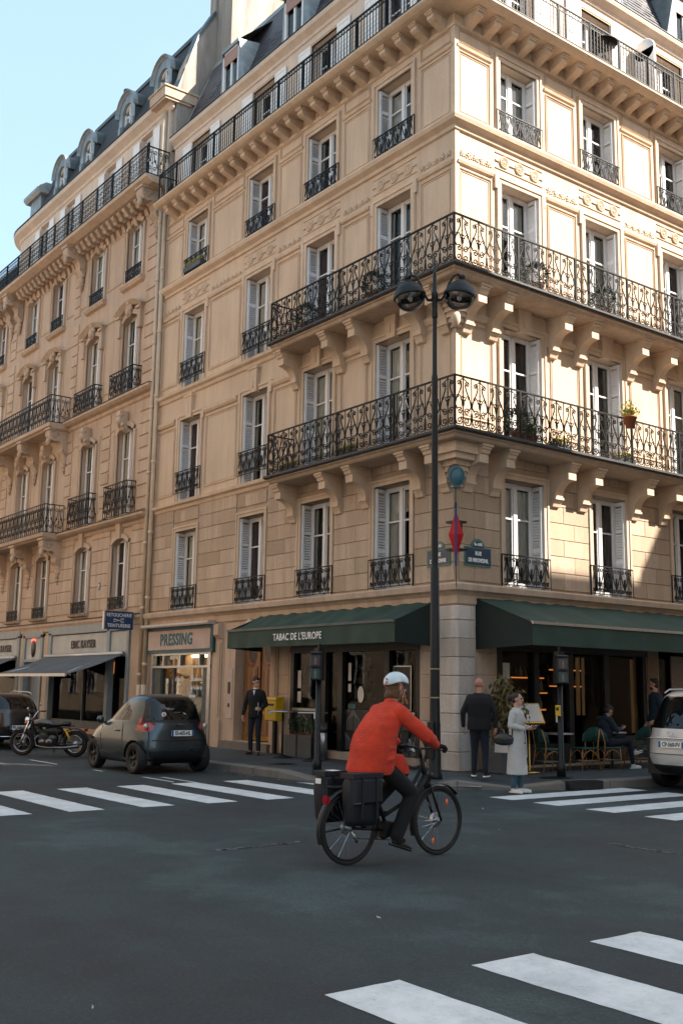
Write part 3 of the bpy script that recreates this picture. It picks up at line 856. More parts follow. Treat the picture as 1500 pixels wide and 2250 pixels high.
# quoted stone blocks (second level)
BLK = {}
def block(F, x0, x1, z0, z1, mat=STONE_B, parent=None, proud=.03, name='stone_block', d=0, bev=.012):
    k = (round(x1-x0, 2), round(z1-z0, 2), mat.name, proud, name)
    if k not in BLK:
        mb = MB(); mb.bbox(0, round(x1-x0, 2), -proud, .02, 0, round(z1-z0, 2), bev)
        me = mb.mesh(name, mat); fixn(me); BLK[k] = me
    put(F, name, BLK[k], parent or BLD, x0, d, z0)
for key, cols, F, s0, s1 in (('L', WC_L, FL, SL + .05, -.03), ('R', WC_R, FR, .03, SR - .05)):
    cs = sorted(cols)
    for n, (a, b) in FLO.items():
        for c in cs:
            w_ = 2*HW - (.08 if n == 6 else 0); dep = .27 if n < 6 else .25
            add_window(BLD, F, c, a + .02, w_ - .02 - (.10 if n < 6 else 0), b - a - .03, dep, curtain=(-1 if n == 6 else None))
            put(F, 'window_surround', SUR[n], BLD, c, 0, a)
            if n < 6: add_shutters(BLD, F, c, a, w_, b - a, SHUT if n < 6 else SHUTW)
            else: add_shutters(BLD, F, c, a + .1, w_, b - a - .05, SHUTW, True)
            if n == 2: winrail(F, BLD, c, 3.89, 1.5, .68, 5)
            if n == 5: winrail(F, BLD, c, 14.13, 1.5, .60, 5)
            onbal = (c > -6.5)
            if n == 3 and not onbal: winrail(F, BLD, c, 7.33, 1.5, .68, 5)
            if n == 4 and not onbal: winrail(F, BLD, c, 10.77, 1.5, .65, 5)
            if n == 3:
                put(F, 'keystone', KEY, BLD, c, 0, b - .03)
            if n == 4:
                for dx in (-.5, 0, .5): put(F, 'rosette', ROS, BLD, c + dx, .005, b + .52)
                mb = MB()
                for xa, xb in ((-.78, -.66), (-.34, -.16), (.16, .34), (.66, .78)): mb.box(xa, xb, -.03, .01, .50, .54)
                mb.box(-.78, .78, -.022, .01, .33, .35); mb.box(-.78, .78, -.022, .01, .70, .72)
                part(mb, 'frieze_bar', STONE, BLD, F.p(c, 0, b), F.rz)
    # wall panels between the windows
    edges = [s0] + [e for c in cs for e in (c - HW, c + HW)] + [s1]
    for i in range(0, len(edges), 2):
        xa, xb = edges[i], edges[i+1]
        la = .02 if i == 0 else .27; lb = .02 if i == len(edges) - 2 else .27
        xa += la; xb -= lb
        if xb - xa < .3: continue
        add_ring(F, xa + .04, xb - .04, 7.35, 9.45)
        add_ring(F, xa + .04, xb - .04, 10.8, 12.95)
        add_ring(F, xa + .04, xb - .04, 14.22, 15.75)
        add_ring(F, xa + .04, xb - .04, 15.95, 16.28, .02)
        run([(0, 9.52), (.05, 9.54), (.09, 9.60), (.10, 9.68), (0, 9.70)], xa, xb, 'panel_cap', STONE, BLD, F)
        run([(0, 13.02), (.05, 13.04), (.07, 13.10), (0, 13.12)], xa, xb, 'panel_cap', STONE, BLD, F)
        run([(0, 15.80), (.04, 15.82), (.06, 15.88), (0, 15.90)], xa, xb, 'panel_cap', STONE, BLD, F)
        W = round(xb - xa - .04, 1)
        if W > .4:
            if W not in GAR: GAR[W] = garland_mesh(W, int(W * 10))
            put(F, 'garland_relief', GAR[W], BLD, (xa + xb)/2 - W/2, .01, 13.18)
        # second level: stone courses
        z = 3.93; r = 0
        while z < 6.85:
            h = .372; xm = xa - la + .16 if i else xa; xn = xb + lb - .16 if i < len(edges) - 2 else xb
            top = z > 6.4
            W_ = xn - xm
            cut = xm + W_ * (.62 if r % 2 else .36)
            if W_ > 1.0:
                block(F, xm, cut - .002, z, z + h - .013, bev=.007); block(F, cut + .002, xn, z, z + h - .013, bev=.007)
            else: block(F, xm, xn, z, z + h - .013, bev=.007)
            z += h; r += 1
    for c in cs:  # voussoir row above the second-level windows
        for k in range(4):
            block(F, c - .72 + k*.36, c - .72 + k*.36 + .35, 6.48, 6.80)
# keep attic gutter lines etc.
# string courses and cornices --------------------------------------------
corner_sweep([(0, 3.42), (.05, 3.46), (.06, 3.62), (.12, 3.68), (.20, 3.72), (.22, 3.83), (.18, 3.865), (0, 3.88)], SL, SR, 'shopfront_cornice', STONE_P, BLD)
corner_sweep([(0, 6.84), (.05, 6.87), (.07, 6.95), (.15, 7.0), (.17, 7.08), (.04, 7.12), (0, 7.12)], SL, None, 'string_course', STONE, BLD) if False else None
run([(0, 6.86), (.05, 6.89), (.07, 6.97), (.15, 7.01), (.17, 7.09), (.04, 7.115), (0, 7.115)], SL, -5.9, 'string_course', STONE, BLD, FL)
run([(0, 10.30), (.05, 10.33), (.07, 10.41), (.15, 10.46), (.17, 10.54), (.04, 10.56), (0, 10.56)], SL, -5.9, 'string_course', STONE, BLD, FL)
corner_sweep([(0, 13.80), (.05, 13.82), (.06, 13.90), (.10, 13.93), (.17, 13.98), (.20, 14.06), (.19, 14.11), (.03, 14.13), (0, 14.13)], SL, SR, 'string_course', STONE, BLD)
corner_sweep([(0, 16.28), (.04, 16.30), (.06, 16.36), (0, 16.38)], SLU, SR, 'frieze_moulding', STONE, BLD)
corner_sweep([(0, 16.62), (.52, 16.64), (.60, 16.66), (.66, 16.70), (.70, 16.74), (.70, 16.79), (0, 16.80)], SLU, SR, 'top_cornice', STONE, BLD)
corner_sweep([(.60, 16.80), (.71, 16.80), (.71, 16.815), (.60, 16.815)], SLU, SR, 'cornice_flashing', GUTTER, BLD)
corner_sweep([(0, 18.86), (.04, 18.88), (.05, 18.96), (.13, 19.02), (.20, 19.07), (.23, 19.15), (.22, 19.19), (0, 19.20)], SLU, SR, 'attic_cornice', PLASTER, BLD)
corner_sweep([(-.2, 19.20), (.24, 19.20), (.24, 19.225), (-.2, 19.26)], SLU, SR, 'roof_gutter', GUTTER, BLD)
# corner quoin strip
mb = MB(); mb.box(-.10, .022, -.022, .10, 7.05, 9.9); mb.box(-.10, .022, -.022, .10, 10.6, 13.78); mb.box(-.10, .022, -.022, .10, 14.15, 16.3)
part(mb, 'corner_bead', STONE, BLD)
# modillions
mb = MB()
mb.prism([(0, 0), (-.46, 0), (-.48, -.02), (-.48, -.07), (-.43, -.09), (-.43, -.16), (-.36, -.20), (-.18, -.25), (-.07, -.30), (0, -.34)], -.105, .105)
mb.box(-.13, .13, -.50, -.0, -.035, .003)
MOD = mb.mesh('modillion', STONE); fixn(MOD)
x = -.34
while x > SLU + .1: put(FL, 'modillion', MOD, BLD, x, 0, 16.628); x -= .56
x = .36
while x < SR: put(FR, 'modillion', MOD, BLD, x, 0, 16.628); x += .56
# top railing: bars with pierced top band, in bays between posts
def bar_panel(W, H=.86):
    mb = MB(); n = int(W / .105)
    mb.box(0, W, -.02, .02, H - .02, H + .012); mb.box(0, W, -.012, .012, H - .14, H - .122); mb.box(0, W, -.012, .012, .05, .07)
    for i in range(n):
        x = (i + .5) * W / n
        mb.tube([(x, 0, .05), (x, 0, H - .13)], .0115, 4, None, False, False)
        if i % 2 == 0: mb.tube([(x + .035*cos(a), 0, H - .072 + .035*sin(a)) for a in [k*pi/4 for k in range(9)]], .010, 4, None, False, False)
        else: mb.tube([(x - .03, 0, H - .12), (x, 0, H - .03), (x + .03, 0, H - .12)], .010, 4, None, False, False)
    for z in (.2, .32, .44, .56): mb.box(0, W, .02, .022, z, z + .006)
    for s in (0, W): mb.box(s - .022, s + .022, -.02, .02, 0, H)
    return mb.mesh('railing_panel', IRON)
BP = bar_panel(1.12)
TR = thing_part = place('roof_railing', None, BLD, (0, 0, 0))
x = .64
k = 0
while x - 1.12 > SLU - 1: 
    x0 = x - 1.12
    if x0 < SLU: break
    put(FL, 'railing_panel', BP, TR, x0, .64, 16.81); x = x0
XL_ = x
x = -.64
while x < SR - 1: put(FR, 'railing_panel', BP, TR, x, .64, 16.81); x += 1.12
mb = MB(); XE = XL_; mb.box(XE, XE + .02, -.62, -.02, 17.64, 17.68); mb.box(XE, XE + .02, -.62, -.02, 16.86, 16.88)
for i in range(6): mb.tube([(XE + .01, -.1*i - .06, 16.87), (XE + .01, -.1*i - .06, 17.66)], .009, 4)
part(mb, 'end_railing', IRON, TR)
# consoles and balconies
def console_mesh():
    mb = MB(); pr = [(0, .0), (-.62, 0), (-.66, -.03), (-.66, -.09), (-.62, -.11), (-.60, -.17), (-.56, -.19), (-.56, -.36)]
    for i in range(9):
        a = i / 8 * pi/2
        pr.append((-.17 - .36 * (1 - sin(a)) , -.36 - .34 * (1 - cos(a)) - .0))
    pr += [(-.15, -.78), (-.12, -.82), (-.09, -.90), (0, -.92)]
    mb.prism(pr, -.125, .125)
    mb.prism([(0, .002), (-.69, .002), (-.69, -.045), (0, -.045)], -.155, .155)
    mb.prism([(-.1, -.70), (-.19, -.70), (-.19, -.75), (-.1, -.75)], -.145, .145)
    me = mb.mesh('console', STONE); fixn(me); return me
CONS = console_mesh()
BL0, BR1 = -5.93, 12.6
for lvl, zt in ((3, 6.84), (4, 10.27)):
    bal = corner_sweep([(0, zt - .18), (.68, zt - .18), (.72, zt - .16), (.76, zt - .10), (.80, zt - .09), (.80, zt - .03), (.78, zt), (0, zt)], BL0, BR1, 'balcony', STONE_B, BLD)
    corner_sweep([(.79, zt - .055), (.85, zt - .06), (.88, zt - .03), (.88, zt + .012), (.85, zt + .03), (.79, zt + .015)], BL0 - .03, BR1, 'gutter', GUTTER, bal)
    for x in (-5.78, -3.94, -2.9, -1.05, -.24): put(FL, 'console', CONS, BLD, x, 0, zt - .178)
    for x in (.24, 1.02, 2.95, 3.86, 5.72, 6.85, 8.9, 9.75): put(FR, 'console', CONS, BLD, x, 0, zt - .178)
    # corner corbel between the two corner consoles
    mb = MB()
    mb.box(-.2, .52, -.52, .2, zt - .38, zt - .18); mb.box(-.1, .44, -.44, .1, zt - .50, zt - .38)
    for i in range(5):
        q = .30 - i * .055; mb.box(-.1, q, -q, .1, zt - .60 - i*.10, zt - .50 - i*.10)
    for k in range(14):
        a = radians(-90 + (k % 5) * 22 - 0); r = .2 + .02*(k//5)
    part(mb, 'corner_corbel', STONE, BLD)
    if lvl == 4:
        mb = MB(); mb.lathe([(0, -.22), (.05, -.2), (.10, -.1), (.11, 0), (.08, .08), (0, .1)], 14)
        part(mb, 'pine_cone_finial', STONE, BLD, (.17, -.17, zt - .84))
    # railing: motifs, rails, posts
    dR = .77
    nL = 15; WL = (abs(BL0) + dR + .02); 
    for i in range(nL):
        xx = BL0 + WL * (i + .5) / nL
        o = put(FL, 'scroll_panel', MOTIF, bal, xx, dR, zt + .03); o.scale = (WL / nL / .46, 1, 1.03)
    WR = BR1 + dR; nR = int(round(WR / .46))
    for i in range(nR):
        xx = -dR + WR * (i + .5) / nR
        o = put(FR, 'scroll_panel', MOTIF, bal, xx, dR, zt + .03); o.scale = (WR / nR / .46, 1, 1.03)
    for i in range(2):
        o = place('scroll_panel', MOTIF, bal, (BL0, -dR + .18 + i*.39, zt + .03), pi/2); o.scale = (.8, 1, 1.03)
    for za, zb, t in ((zt + 1.06, zt + 1.09, .022), (zt + .035, zt + .055, .013)):
        corner_sweep([(dR - t, za), (dR + t, za), (dR + t, zb), (dR - t, zb)], BL0, BR1, 'handrail' if za > zt + .5 else 'bottom_rail', IRON, bal)
        mb = MB(); mb.box(BL0 - .01, BL0 + .02, -dR, 0, za, zb); part(mb, 'return_rail', IRON, bal)
    mb = MB(); mb.box(-.02, .02, -.02, .02, 0, 1.09); mb.box(-.03, .03, -.03, .03, 0, .05)
    PST = mb.mesh('railing_post', IRON)
    for x in (BL0, -3.1, -1.1): put(FL, 'railing_post', PST, bal, x, dR, zt)
    place('railing_post', PST, bal, (dR, -dR, zt))
    for x in (1.1, 2.95, 4.8, 6.6, 8.4): put(FR, 'railing_post', PST, bal, x, dR, zt)
# mansard roof
corner_sweep([(-.10, 19.22), (-.16, 19.22), (-1.35, 22.2), (-1.25, 22.22)], SLU + .1, SR, 'mansard_roof', SLATE, BLD)
# slates: rows of individual tiles, as one counted-out surface
def slates(F, x0, x1, name, d0=-.10, z0=19.25, d1=-1.27, z1=22.15, rows=20, tw=.24):
    rr = random.Random(11); mb = MB()
    for r in range(rows):
        t0 = r / rows; t1 = (r + 1.25) / rows
        n = int((x1 - x0) / tw)
        for i in range(n):
            xa = x0 + (i + (.5 if r % 2 else 0)) * tw; xb = xa + tw - .008
            if xb > x1 + .1: continue
            j = rr.uniform(0, .012)
            da, za = d0 + (d1 - d0)*t0 + .022 + j, z0 + (z1 - z0)*t0 + rr.uniform(-.012, .012)
            db, zb = d0 + (d1 - d0)*min(t1, 1) + .006, z0 + (z1 - z0)*min(t1, 1)
            mb.add([(xa, -da, za), (xb, -da, za), (xb, -db, zb), (xa, -db, zb), (xa, -da + .015, za - .003), (xb, -da + .015, za - .003)], [(0,1,2,3), (4,5,1,0)])
    me = mb.mesh(name, SLATE); place(name, me, BLD, (0,0,0), F.rz, kind='stuff')
slates(FL, SLU + .15, -1.35, 'slate_covering'); slates(FR, 1.35, SR, 'slate_covering')
corner_sweep([(-1.2, 22.12), (-1.2, 22.26), (-1.32, 22.30), (-4.5, 23.1), (-4.5, 22.0)], SLU + .1, SR, 'roof_ridge', ZINC, BLD)
def roof_dormer(F, x, parent, w=.95):
    o = place('dormer', None, parent, F.p(x, -.12, 19.25), F.rz)
    mb = MB(); h = 1.62
    # white face and frame
    mb.box(-w/2, -w/2 + .1, -.02, .08, 0, h); mb.box(w/2 - .1, w/2, -.02, .08, 0, h); mb.box(-w/2, w/2, -.02, .08, h - .1, h)
    mb.box(-.04, .04, 0, .07, 0, h); mb.box(-w/2, w/2, -.03, .05, 0, .08)
    part(mb, 'dormer_frame', WHITE, o)
    mb = MB(); mb.box(-w/2 + .1, w/2 - .1, .045, .06, .08, h - .1); part(mb, 'pane', GLASS, o)
    mb = MB(); mb.box(-w/2 + .08, w/2 - .08, -.03, -.01, h - .45, h - .05); part(mb, 'roller_blind', plain_cache('pinkish_blind', (.30, .17, .13)), o)
    # zinc cheeks flaring outwards, and lid
    mb = MB()
    for s in (-1, 1):
        a = s * w/2; b = s * (w/2 + .30)
        mb.add([(a, -.04, 0), (b, .10, 0), (b, 1.35, 2.9), (a, .9, 1.9), (a, -.04, h + .1)], [(0,1,2,3,4)])
        mb.add([(a, -.04, 0), (a, -.04, h + .1), (a, .9, 1.9), (a, .9, 0)], [(0,1,2,3)])
    mb.add([(-w/2, -.04, h + .1), (w/2, -.04, h + .1), (w/2 + .30, 1.32, 2.92), (-w/2 - .30, 1.32, 2.92)], [(0,1,2,3)])
    mb.box(-w/2 - .02, w/2 + .02, -.07, .1, h + .02, h + .12)
    part(mb, 'zinc_cheeks', ZINC, o)
_pc = {}
def plain_cache(n, c, **k):
    if n not in _pc: _pc[n] = plain(n, c, **k)
    return _pc[n]
for x in (-9.9, -6.55, -3.2): roof_dormer(FL, x, BLD)
for x in (5.6, 8.9): roof_dormer(FR, x, BLD)
mb = MB()   # edge flashing at the left end of the roof
mb.add([(SLU + .02, .06, 19.22), (SLU + .2, .06, 19.22), (SLU + .2, 1.25, 22.2), (SLU + .02, 1.25, 22.2)], [(0,1,2,3)])
mb.box(SLU + .0, SLU + .06, .0, .14, 19.2, 19.3)
part(mb, 'roof_edge_flashing', ZINC, BLD)
mb = MB(); mb.box(-8, -.7, 4.5, 12, 22.0, 23.2); part(mb, 'roof_top', ZINC, BLD)

# ground floor of the corner building ------------------------------------
# banded pier at the corner, single stones, with rounded worn block at foot
rr = random.Random(9)
z = .15; i = 0
while z < 3.40:
    h = .372 if z + .372 < 3.42 else 3.42 - z
    o = .42 if z > 1.4 else .44
    pr = .07 + rr.uniform(-.004, .004) + (.05 if z < .8 else 0)
    mb = MB()
    a = -o; b = pr; c = .045
    ring_ = [(a, -b), (b - c, -b), (b, -b + c), (b, o), (-.1, o), (-.1, .1), (a, .1)]
    n = len(ring_); e = .014
    def inset(k): return [(x + (0 if x < b - c - 1e-6 else -k), y + (k if y < -b + c + 1e-6 else 0)) for x, y in ring_]
    vs = [(x, y, z) for x, y in inset(e)] + [(x, y, z + e) for x, y in ring_] + [(x, y, z + h - e - .006) for x, y in ring_] + [(x, y, z + h - .006) for x, y in inset(e)]
    fs = []
    for L0 in (0, n, 2*n):
        for k in range(n): fs.append((L0 + k, L0 + (k+1) % n, L0 + n + (k+1) % n, L0 + n + k))
    fs += [tuple(range(n))[::-1], tuple(range(3*n, 4*n))]
    mb.add(vs, fs); part(mb, 'pier_block', STONE_PIER, BLD)
    z += h; i += 1
# other pier stones
for F, segs in ((FL, [(-1.08, -.46), (-6.7, -5.9), (-9.32, -8.95)]), (FR, [(.46, 1.08), (6.12, 6.5), (7.66, 7.86)])):
    for a, b in segs:
        z = .15
        while z < 3.3:
            block(F, a, b, z, z + .46, STONE_P, BLD, .02); z += .47
# street door with stone pilasters
door = place('street_door', None, BLD, (0, 0, 0))
mb = MB()
for s in (0, 1):
    x0 = -8.36 + s * .80
    mb.box(x0, x0 + .77, .26, .32, .38, 3.15)
    mb.bbox(x0 + .10, x0 + .67, .225, .27, .50, 1.15, .02); mb.bbox(x0 + .10, x0 + .67, .225, .27, 1.28, 2.25, .02)
    mb.lathe([(.20, .0), (.235, .03), (.27, .0)], 24, Matrix.Translation((x0 + .385, .26, 2.62)) @ Matrix.Rotation(pi/2, 4, 'X') @ Matrix.Diagonal((.8, 1.35, 1, 1)))
    for q in (.17, .385, .6): mb.box(x0 + q - .012, x0 + q + .012, .215, .24, .55, 2.2)
mb.box(-7.60, -7.54, .21, .30, .38, 3.15)
part(mb, 'door_leaf', OAK, door)
for s in (0, 1):
    mb = MB(); mb.lathe([(0, .01), (.20, .01)], 24, Matrix.Translation((-7.975 + s*.80, .25, 2.62)) @ Matrix.Rotation(pi/2, 4, 'X') @ Matrix.Diagonal((.8, 1.35, 1, 1)))
    part(mb, 'oval_pane', plain_cache('dull_dark_glass', (.02, .02, .02), rough=.45), door)
mb = MB(); mb.box(-8.36, -6.80, .24, .27, .38, .52); mb.sphere((-7.48, .2, 1.25), .035); mb.box(-7.45, -7.25, .215, .235, 1.05, 1.12)
part(mb, 'brass_fittings', GOLD, door)
mb = MB(); mb.box(-8.75, -6.5, -.22, .4, .15, .34); part(mb, 'doorstep', KERB, door)
mb = MB(); mb.bbox(-8.78, -8.50, -.02, .02, .9, 2.2, .01); part(mb, 'intercom_panel', PINKSIGN, door)
mb = MB(); mb.box(-8.70, -8.60, -.035, .0, 1.55, 1.85); mb.box(-8.69, -8.61, -.03, 0, 1.2, 1.3); part(mb, 'intercom', BLACKP, door)
for x in (-9.14, -6.45):
    mb = MB(); mb.box(x - .14, x + .14, -.10, .02, .15, .85); mb.box(x - .17, x + .17, -.13, .02, .15, .30)
    mb.box(x - .11, x + .11, -.06, .02, .85, 3.0); mb.box(x - .05, x + .05, -.085, .0, .95, 2.9)
    mb.prism([(-.0, 3.0), (-.10, 3.0), (-.20, 3.1), (-.20, 3.38), (0, 3.42)], x - .12, x + .12)
    part(mb, 'door_pilaster', STONE_P, BLD)
mb = MB(); mb.sphere((-7.6, -.08, 3.28), .17, 10); [mb.sphere((-7.6 + .16*cos(k*.8), -.10, 3.28 + .14*sin(k*.8)), .06, 6) for k in range(8)]
part(mb, 'carved_head', STONE_P, BLD)
# dry cleaner's shopfront
SHOP1 = place('dry_cleaner_shopfront', None, BLD)
mb = MB()
mb.box(-13.15, -12.98, -.05, .2, .15, 2.66); mb.box(-9.78, -9.62, -.05, .2, .15, 2.66)
mb.box(-13.15, -9.62, -.06, .16, 2.24, 2.30); mb.box(-13.15, -9.62, -.04, .16, 2.60, 2.68)
for x in (-12.35, -11.35, -10.25): mb.box(x - .03, x + .03, -.04, .12, 2.3, 2.6)
part(mb, 'alu_frame', ALU, SHOP1)
mb = MB(); mb.box(-12.98, -12.55, .0, .15, .15, 2.24); mb.box(-10.08, -9.78, .0, .15, .15, 2.24); mb.box(-12.55, -10.08, .05, .15, .15, .45)
mb.box(-11.86, -11.80, .04, .1, .45, 2.24)
part(mb, 'dark_surround', ZINCD, SHOP1)
for a, b in ((-12.55, -11.86), (-11.80, -10.08)):
    mb = MB(); mb.box(a, b, .08, .09, .45, 2.24); part(mb, 'pane', SHOPGLASS, SHOP1)
for a, b in ((-12.98, -12.38), (-12.32, -11.38), (-11.32, -10.28), (-10.22, -9.78)):
    mb = MB(); mb.box(a, b, .06, .07, 2.30, 2.60); part(mb, 'pane', SHOPGLASS, SHOP1)
mb = MB(); mb.box(-13.28, -9.45, -.10, .02, 2.66, 3.40); part(mb, 'fascia_frame', TEAL, SHOP1)
mb = MB(); mb.bbox(-13.18, -9.55, -.13, -.09, 2.75, 3.31, .01); part(mb, 'fascia_board', PINKSIGN, SHOP1)
mb = MB(); mb.prism([(0, 3.40), (-.30, 3.40), (-.32, 3.44), (-.28, 3.50), (0, 3.52)], -13.35, -9.40); part(mb, 'fascia_cap', STONE_PIER, SHOP1)
place('lettering', text_mesh('PRESSING', .46, TEXTTEAL, sx=.88, bold=.013, depth=.006, spacing=1.12), SHOP1, (-11.45, -.137, 3.03))
# room behind with rail of bagged clothes
mb = MB(); mb.add([(-13.0, .4, .15), (-9.7, .4, .15), (-9.7, 2.6, .15), (-13.0, 2.6, .15), (-13.0, .4, 2.7), (-9.7, .4, 2.7), (-9.7, 2.6, 2.7), (-13.0, 2.6, 2.7)], [(0,1,2,3), (2,3,7,6), (0,3,7,4), (1,2,6,5), (4,5,6,7)])
part(mb, 'shop_room', ROOMW, SHOP1)
mb = MB(); mb.box(-12.9, -11.3, 1.2, 1.3, 2.60, 2.66); part(mb, 'ceiling_light', emit('warm_ceiling_tube', (1.0, .72, .42), 7.0), SHOP1)
mb = MB(); mb.box(-12.7, -11.5, 1.8, 2.0, .2, 1.15); part(mb, 'shop_counter', OAK, SHOP1)
for k in range(6):
    x = -11.55 + k*.15; mb = MB(); n = 10; vs = []
    for i in range(n + 1):
        t = i/n; z = 1.75 - 1.35*t; wv = .10 + .13*min(1, t*3)
        for j in range(7):
            q = -1 + 2*j/6; vs.append((x + q*.06 + .02*sin(j*2+k+i*.3), .42 + k*.02 + wv*.5*q*q - .06*cos(q*3 + i*.5), z - .08*abs(q)))
    mb.add(vs, [(i*7+j, i*7+j+1, i*7+j+8, i*7+j+7) for i in range(n) for j in range(6)], None, True)
    part(mb, 'bagged_garment', PLASTICBAG, SHOP1)
mb = MB(); mb.tube([(-11.7, .5, 1.82), (-10.5, .5, 1.82)], .015); part(mb, 'clothes_rail', CHROME, SHOP1)
for (txt, sz, x, z, sx) in (('Le Nain d\'Or', .17, -11.55, 1.93, .55), ('Paris', .08, -11.5, 1.78, .7), ('Service traditionnel de luxe', .135, -10.55, 1.92, .38), ('Cuir - Peau - Daim - Tapis', .135, -10.55, 1.69, .40), ('Blanchisserie', .12, -10.75, 1.46, .5), ('ameublement', .12, -10.75, 1.24, .5)):
    place('window_lettering', text_mesh(txt, sz*1.1, LETTER, sx=sx, depth=.001, bold=.004), SHOP1, (x, .075, z))
for (x0, x1, z0, z1, m, nm) in ((-12.15, -12.0, 1.5, 1.98, BLACKP, 'window_poster'), (-11.95, -11.8, 1.12, 1.45, PAPER, 'window_notice'), (-12.1, -12.04, 1.6, 1.85, PAPER, 'window_poster')):
    mb = MB(); mb.box(x0, x1, .074, .078, z0, z1); part(mb, nm, m, SHOP1)
mb = MB()
for a, b, c, e in ((0, .36, 0, .02), (0, .36, .32, .34), (0, .02, 0, .34), (.34, .36, 0, .34), (.06, .3, .06, .085), (.06, .3, .12, .145), (.06, .3, .18, .205), (.06, .3, .24, .265)): mb.box(a - 11.62, b - 11.62, .073, .076, c + 1.08, e + 1.08)
part(mb, 'opening_hours', LETTER, SHOP1)
# tobacconist front (left side)
SHOP2 = place('tobacconist_shopfront', None, BLD)
FRAMEX = [(-5.85, -5.72), (-4.62, -4.42), (-3.95, -3.78), (-2.30, -2.12), (-1.25, -1.12)]
mb = MB()
for a, b in FRAMEX: mb.box(a, b, .0, .22, .3, 3.3)
mb.box(-5.85, -1.12, -.02, .2, 2.55, 3.3); mb.box(-5.72, -4.62, -.02, .2, 1.18, 1.26); mb.box(-2.12, -1.25, -.02, .2, 1.16, 1.26)
part(mb, 'black_frame', BLACKP, SHOP2)
mb = MB(); mb.box(-5.72, -4.62, -.03, -.01, 1.19, 1.25); mb.box(-2.12, -1.25, -.03, -.01, 1.17, 1.25); part(mb, 'sill', ALU, SHOP2)
mb = MB(); mb.box(-5.9, -1.1, -.05, .3, .15, .32); part(mb, 'shop_step', STONE_P, SHOP2)
def maze_panel(x0, x1, z0, z1, parent, F=FL, d=0):
    # chevron fret of grey strips on black
    mb = MB(); w_ = .085; g = 0
    W = x1 - x0; H = z1 - z0; t = .026
    def seg(ax, az, bx, bz):
        # clip a strip between points inside the panel
        n = 10
        dx, dz = bx - ax, bz - az; l = math.hypot(dx, dz) or 1; nx, nz_ = -dz/l*t/2, dx/l*t/2
        pts = []
        for i in range(n):
            p0 = (ax + dx*i/n, az + dz*i/n); p1 = (ax + dx*(i+1)/n, az + dz*(i+1)/n)
            if all(0 < p[0] < W and 0 < p[1] < H for p in (p0, p1)):
                mb.add([(p0[0]+nx, 0, p0[1]+nz_), (p1[0]+nx, 0, p1[1]+nz_), (p1[0]-nx, 0, p1[1]-nz_), (p0[0]-nx, 0, p0[1]-nz_)], [(0,1,2,3)])
    cell = .62
    for i in range(-1, int(W/cell) + 2):
        for j in range(-1, int(H/cell) + 3):
            cx = i*cell + (cell/2 if j % 2 else 0); cz = j*cell*.75
            for k in range(4):
                q = .05 + k*.062
                seg(cx - q, cz - .02, cx - q, cz + .18 - k*.03 + .1); seg(cx - q, cz + .28 - k*.03, cx, cz + .28 - k*.03 + q); seg(cx, cz + .28 - k*.03 + q, cx + q, cz + .28 - k*.03); seg(cx + q, cz + .28 - k*.03, cx + q, cz - .1)
    me = mb.mesh('fret_pattern', plain_cache('grey_fret', (.11, .115, .12)))
    place('fret_pattern', me, parent, F.p(x0, d + .003, z0), F.rz)
    mb = MB(); mb.box(0, W, 0, .05, 0, H); part(mb, 'fret_panel', BLACKP, parent, F.p(x0, d - .0, z0), F.rz)
maze_panel(-5.72, -4.62, .32, 1.18, SHOP2, FL, -.04); maze_panel(-3.78, -2.30, .36, 1.26, SHOP2, FL, -.1); maze_panel(-2.12, -1.25, .32, 1.16, SHOP2, FL, -.04)
for a, b, c, e in ((-5.72, -4.62, 1.26, 2.55), (-4.42, -3.95, .4, 2.55), (-3.78, -2.30, 1.26, 2.55), (-2.12, -1.25, 1.26, 2.55)):
    mb = MB(); mb.box(a, b, .10, .11, c, e); part(mb, 'pane', SHOPGLASS, SHOP2)
for (x0, x1, z0, z1, m) in ((-5.66, -5.52, 1.72, 2.14, PAPER), (-5.66, -5.52, 1.38, 1.64, PAPER), (-3.66, -3.56, 1.9, 2.3, PAPER), (-3.66, -3.56, 1.65, 1.83, PAPER), (-3.3, -3.14, 1.42, 1.62, TEAL), (-3.66, -3.38, 1.28, 1.38, TEAL), (-2.05, -1.5, 1.3, 2.2, BLACKP)):
    mb = MB(); mb.box(x0, x1, .088, .095, z0, z1); part(mb, 'window_notice', m, SHOP2)
mb = MB()
for k in range(26): mb.sphere((-1.98 + rr.random()*.4, .08, 1.42 + rr.random()*.42), .02 + rr.random()*.03, 6, None, 1, .1, 1)
part(mb, 'poster_picture', plain_cache('poster_print', (.26, .13, .05), var=.6, scale=40), SHOP2)
mb = MB()
for a, b, c, e in ((-2.07, -1.48, 1.28, 1.30), (-2.07, -1.48, 2.2, 2.22), (-2.07, -2.05, 1.3, 2.2), (-1.5, -1.48, 1.3, 2.2)): mb.box(a, b, .075, .088, c, e)
part(mb, 'poster_frame', ALU, SHOP2)
mb = MB(); mb.lathe([(0, 0), (.14, 0)], 20, Matrix.Translation((-3.2, .085, 1.6)) @ Matrix.Rotation(pi/2, 4, 'X') @ Matrix.Diagonal((.8, 1.3, 1, 1))); part(mb, 'round_sticker', PAPER, SHOP2)
place('lettering', text_mesh('TABAC', .26, plain_cache('ghost_lettering', (.05, .05, .055)), sx=1.1, depth=.003), SHOP2, (-2.6, -.025, 2.78))
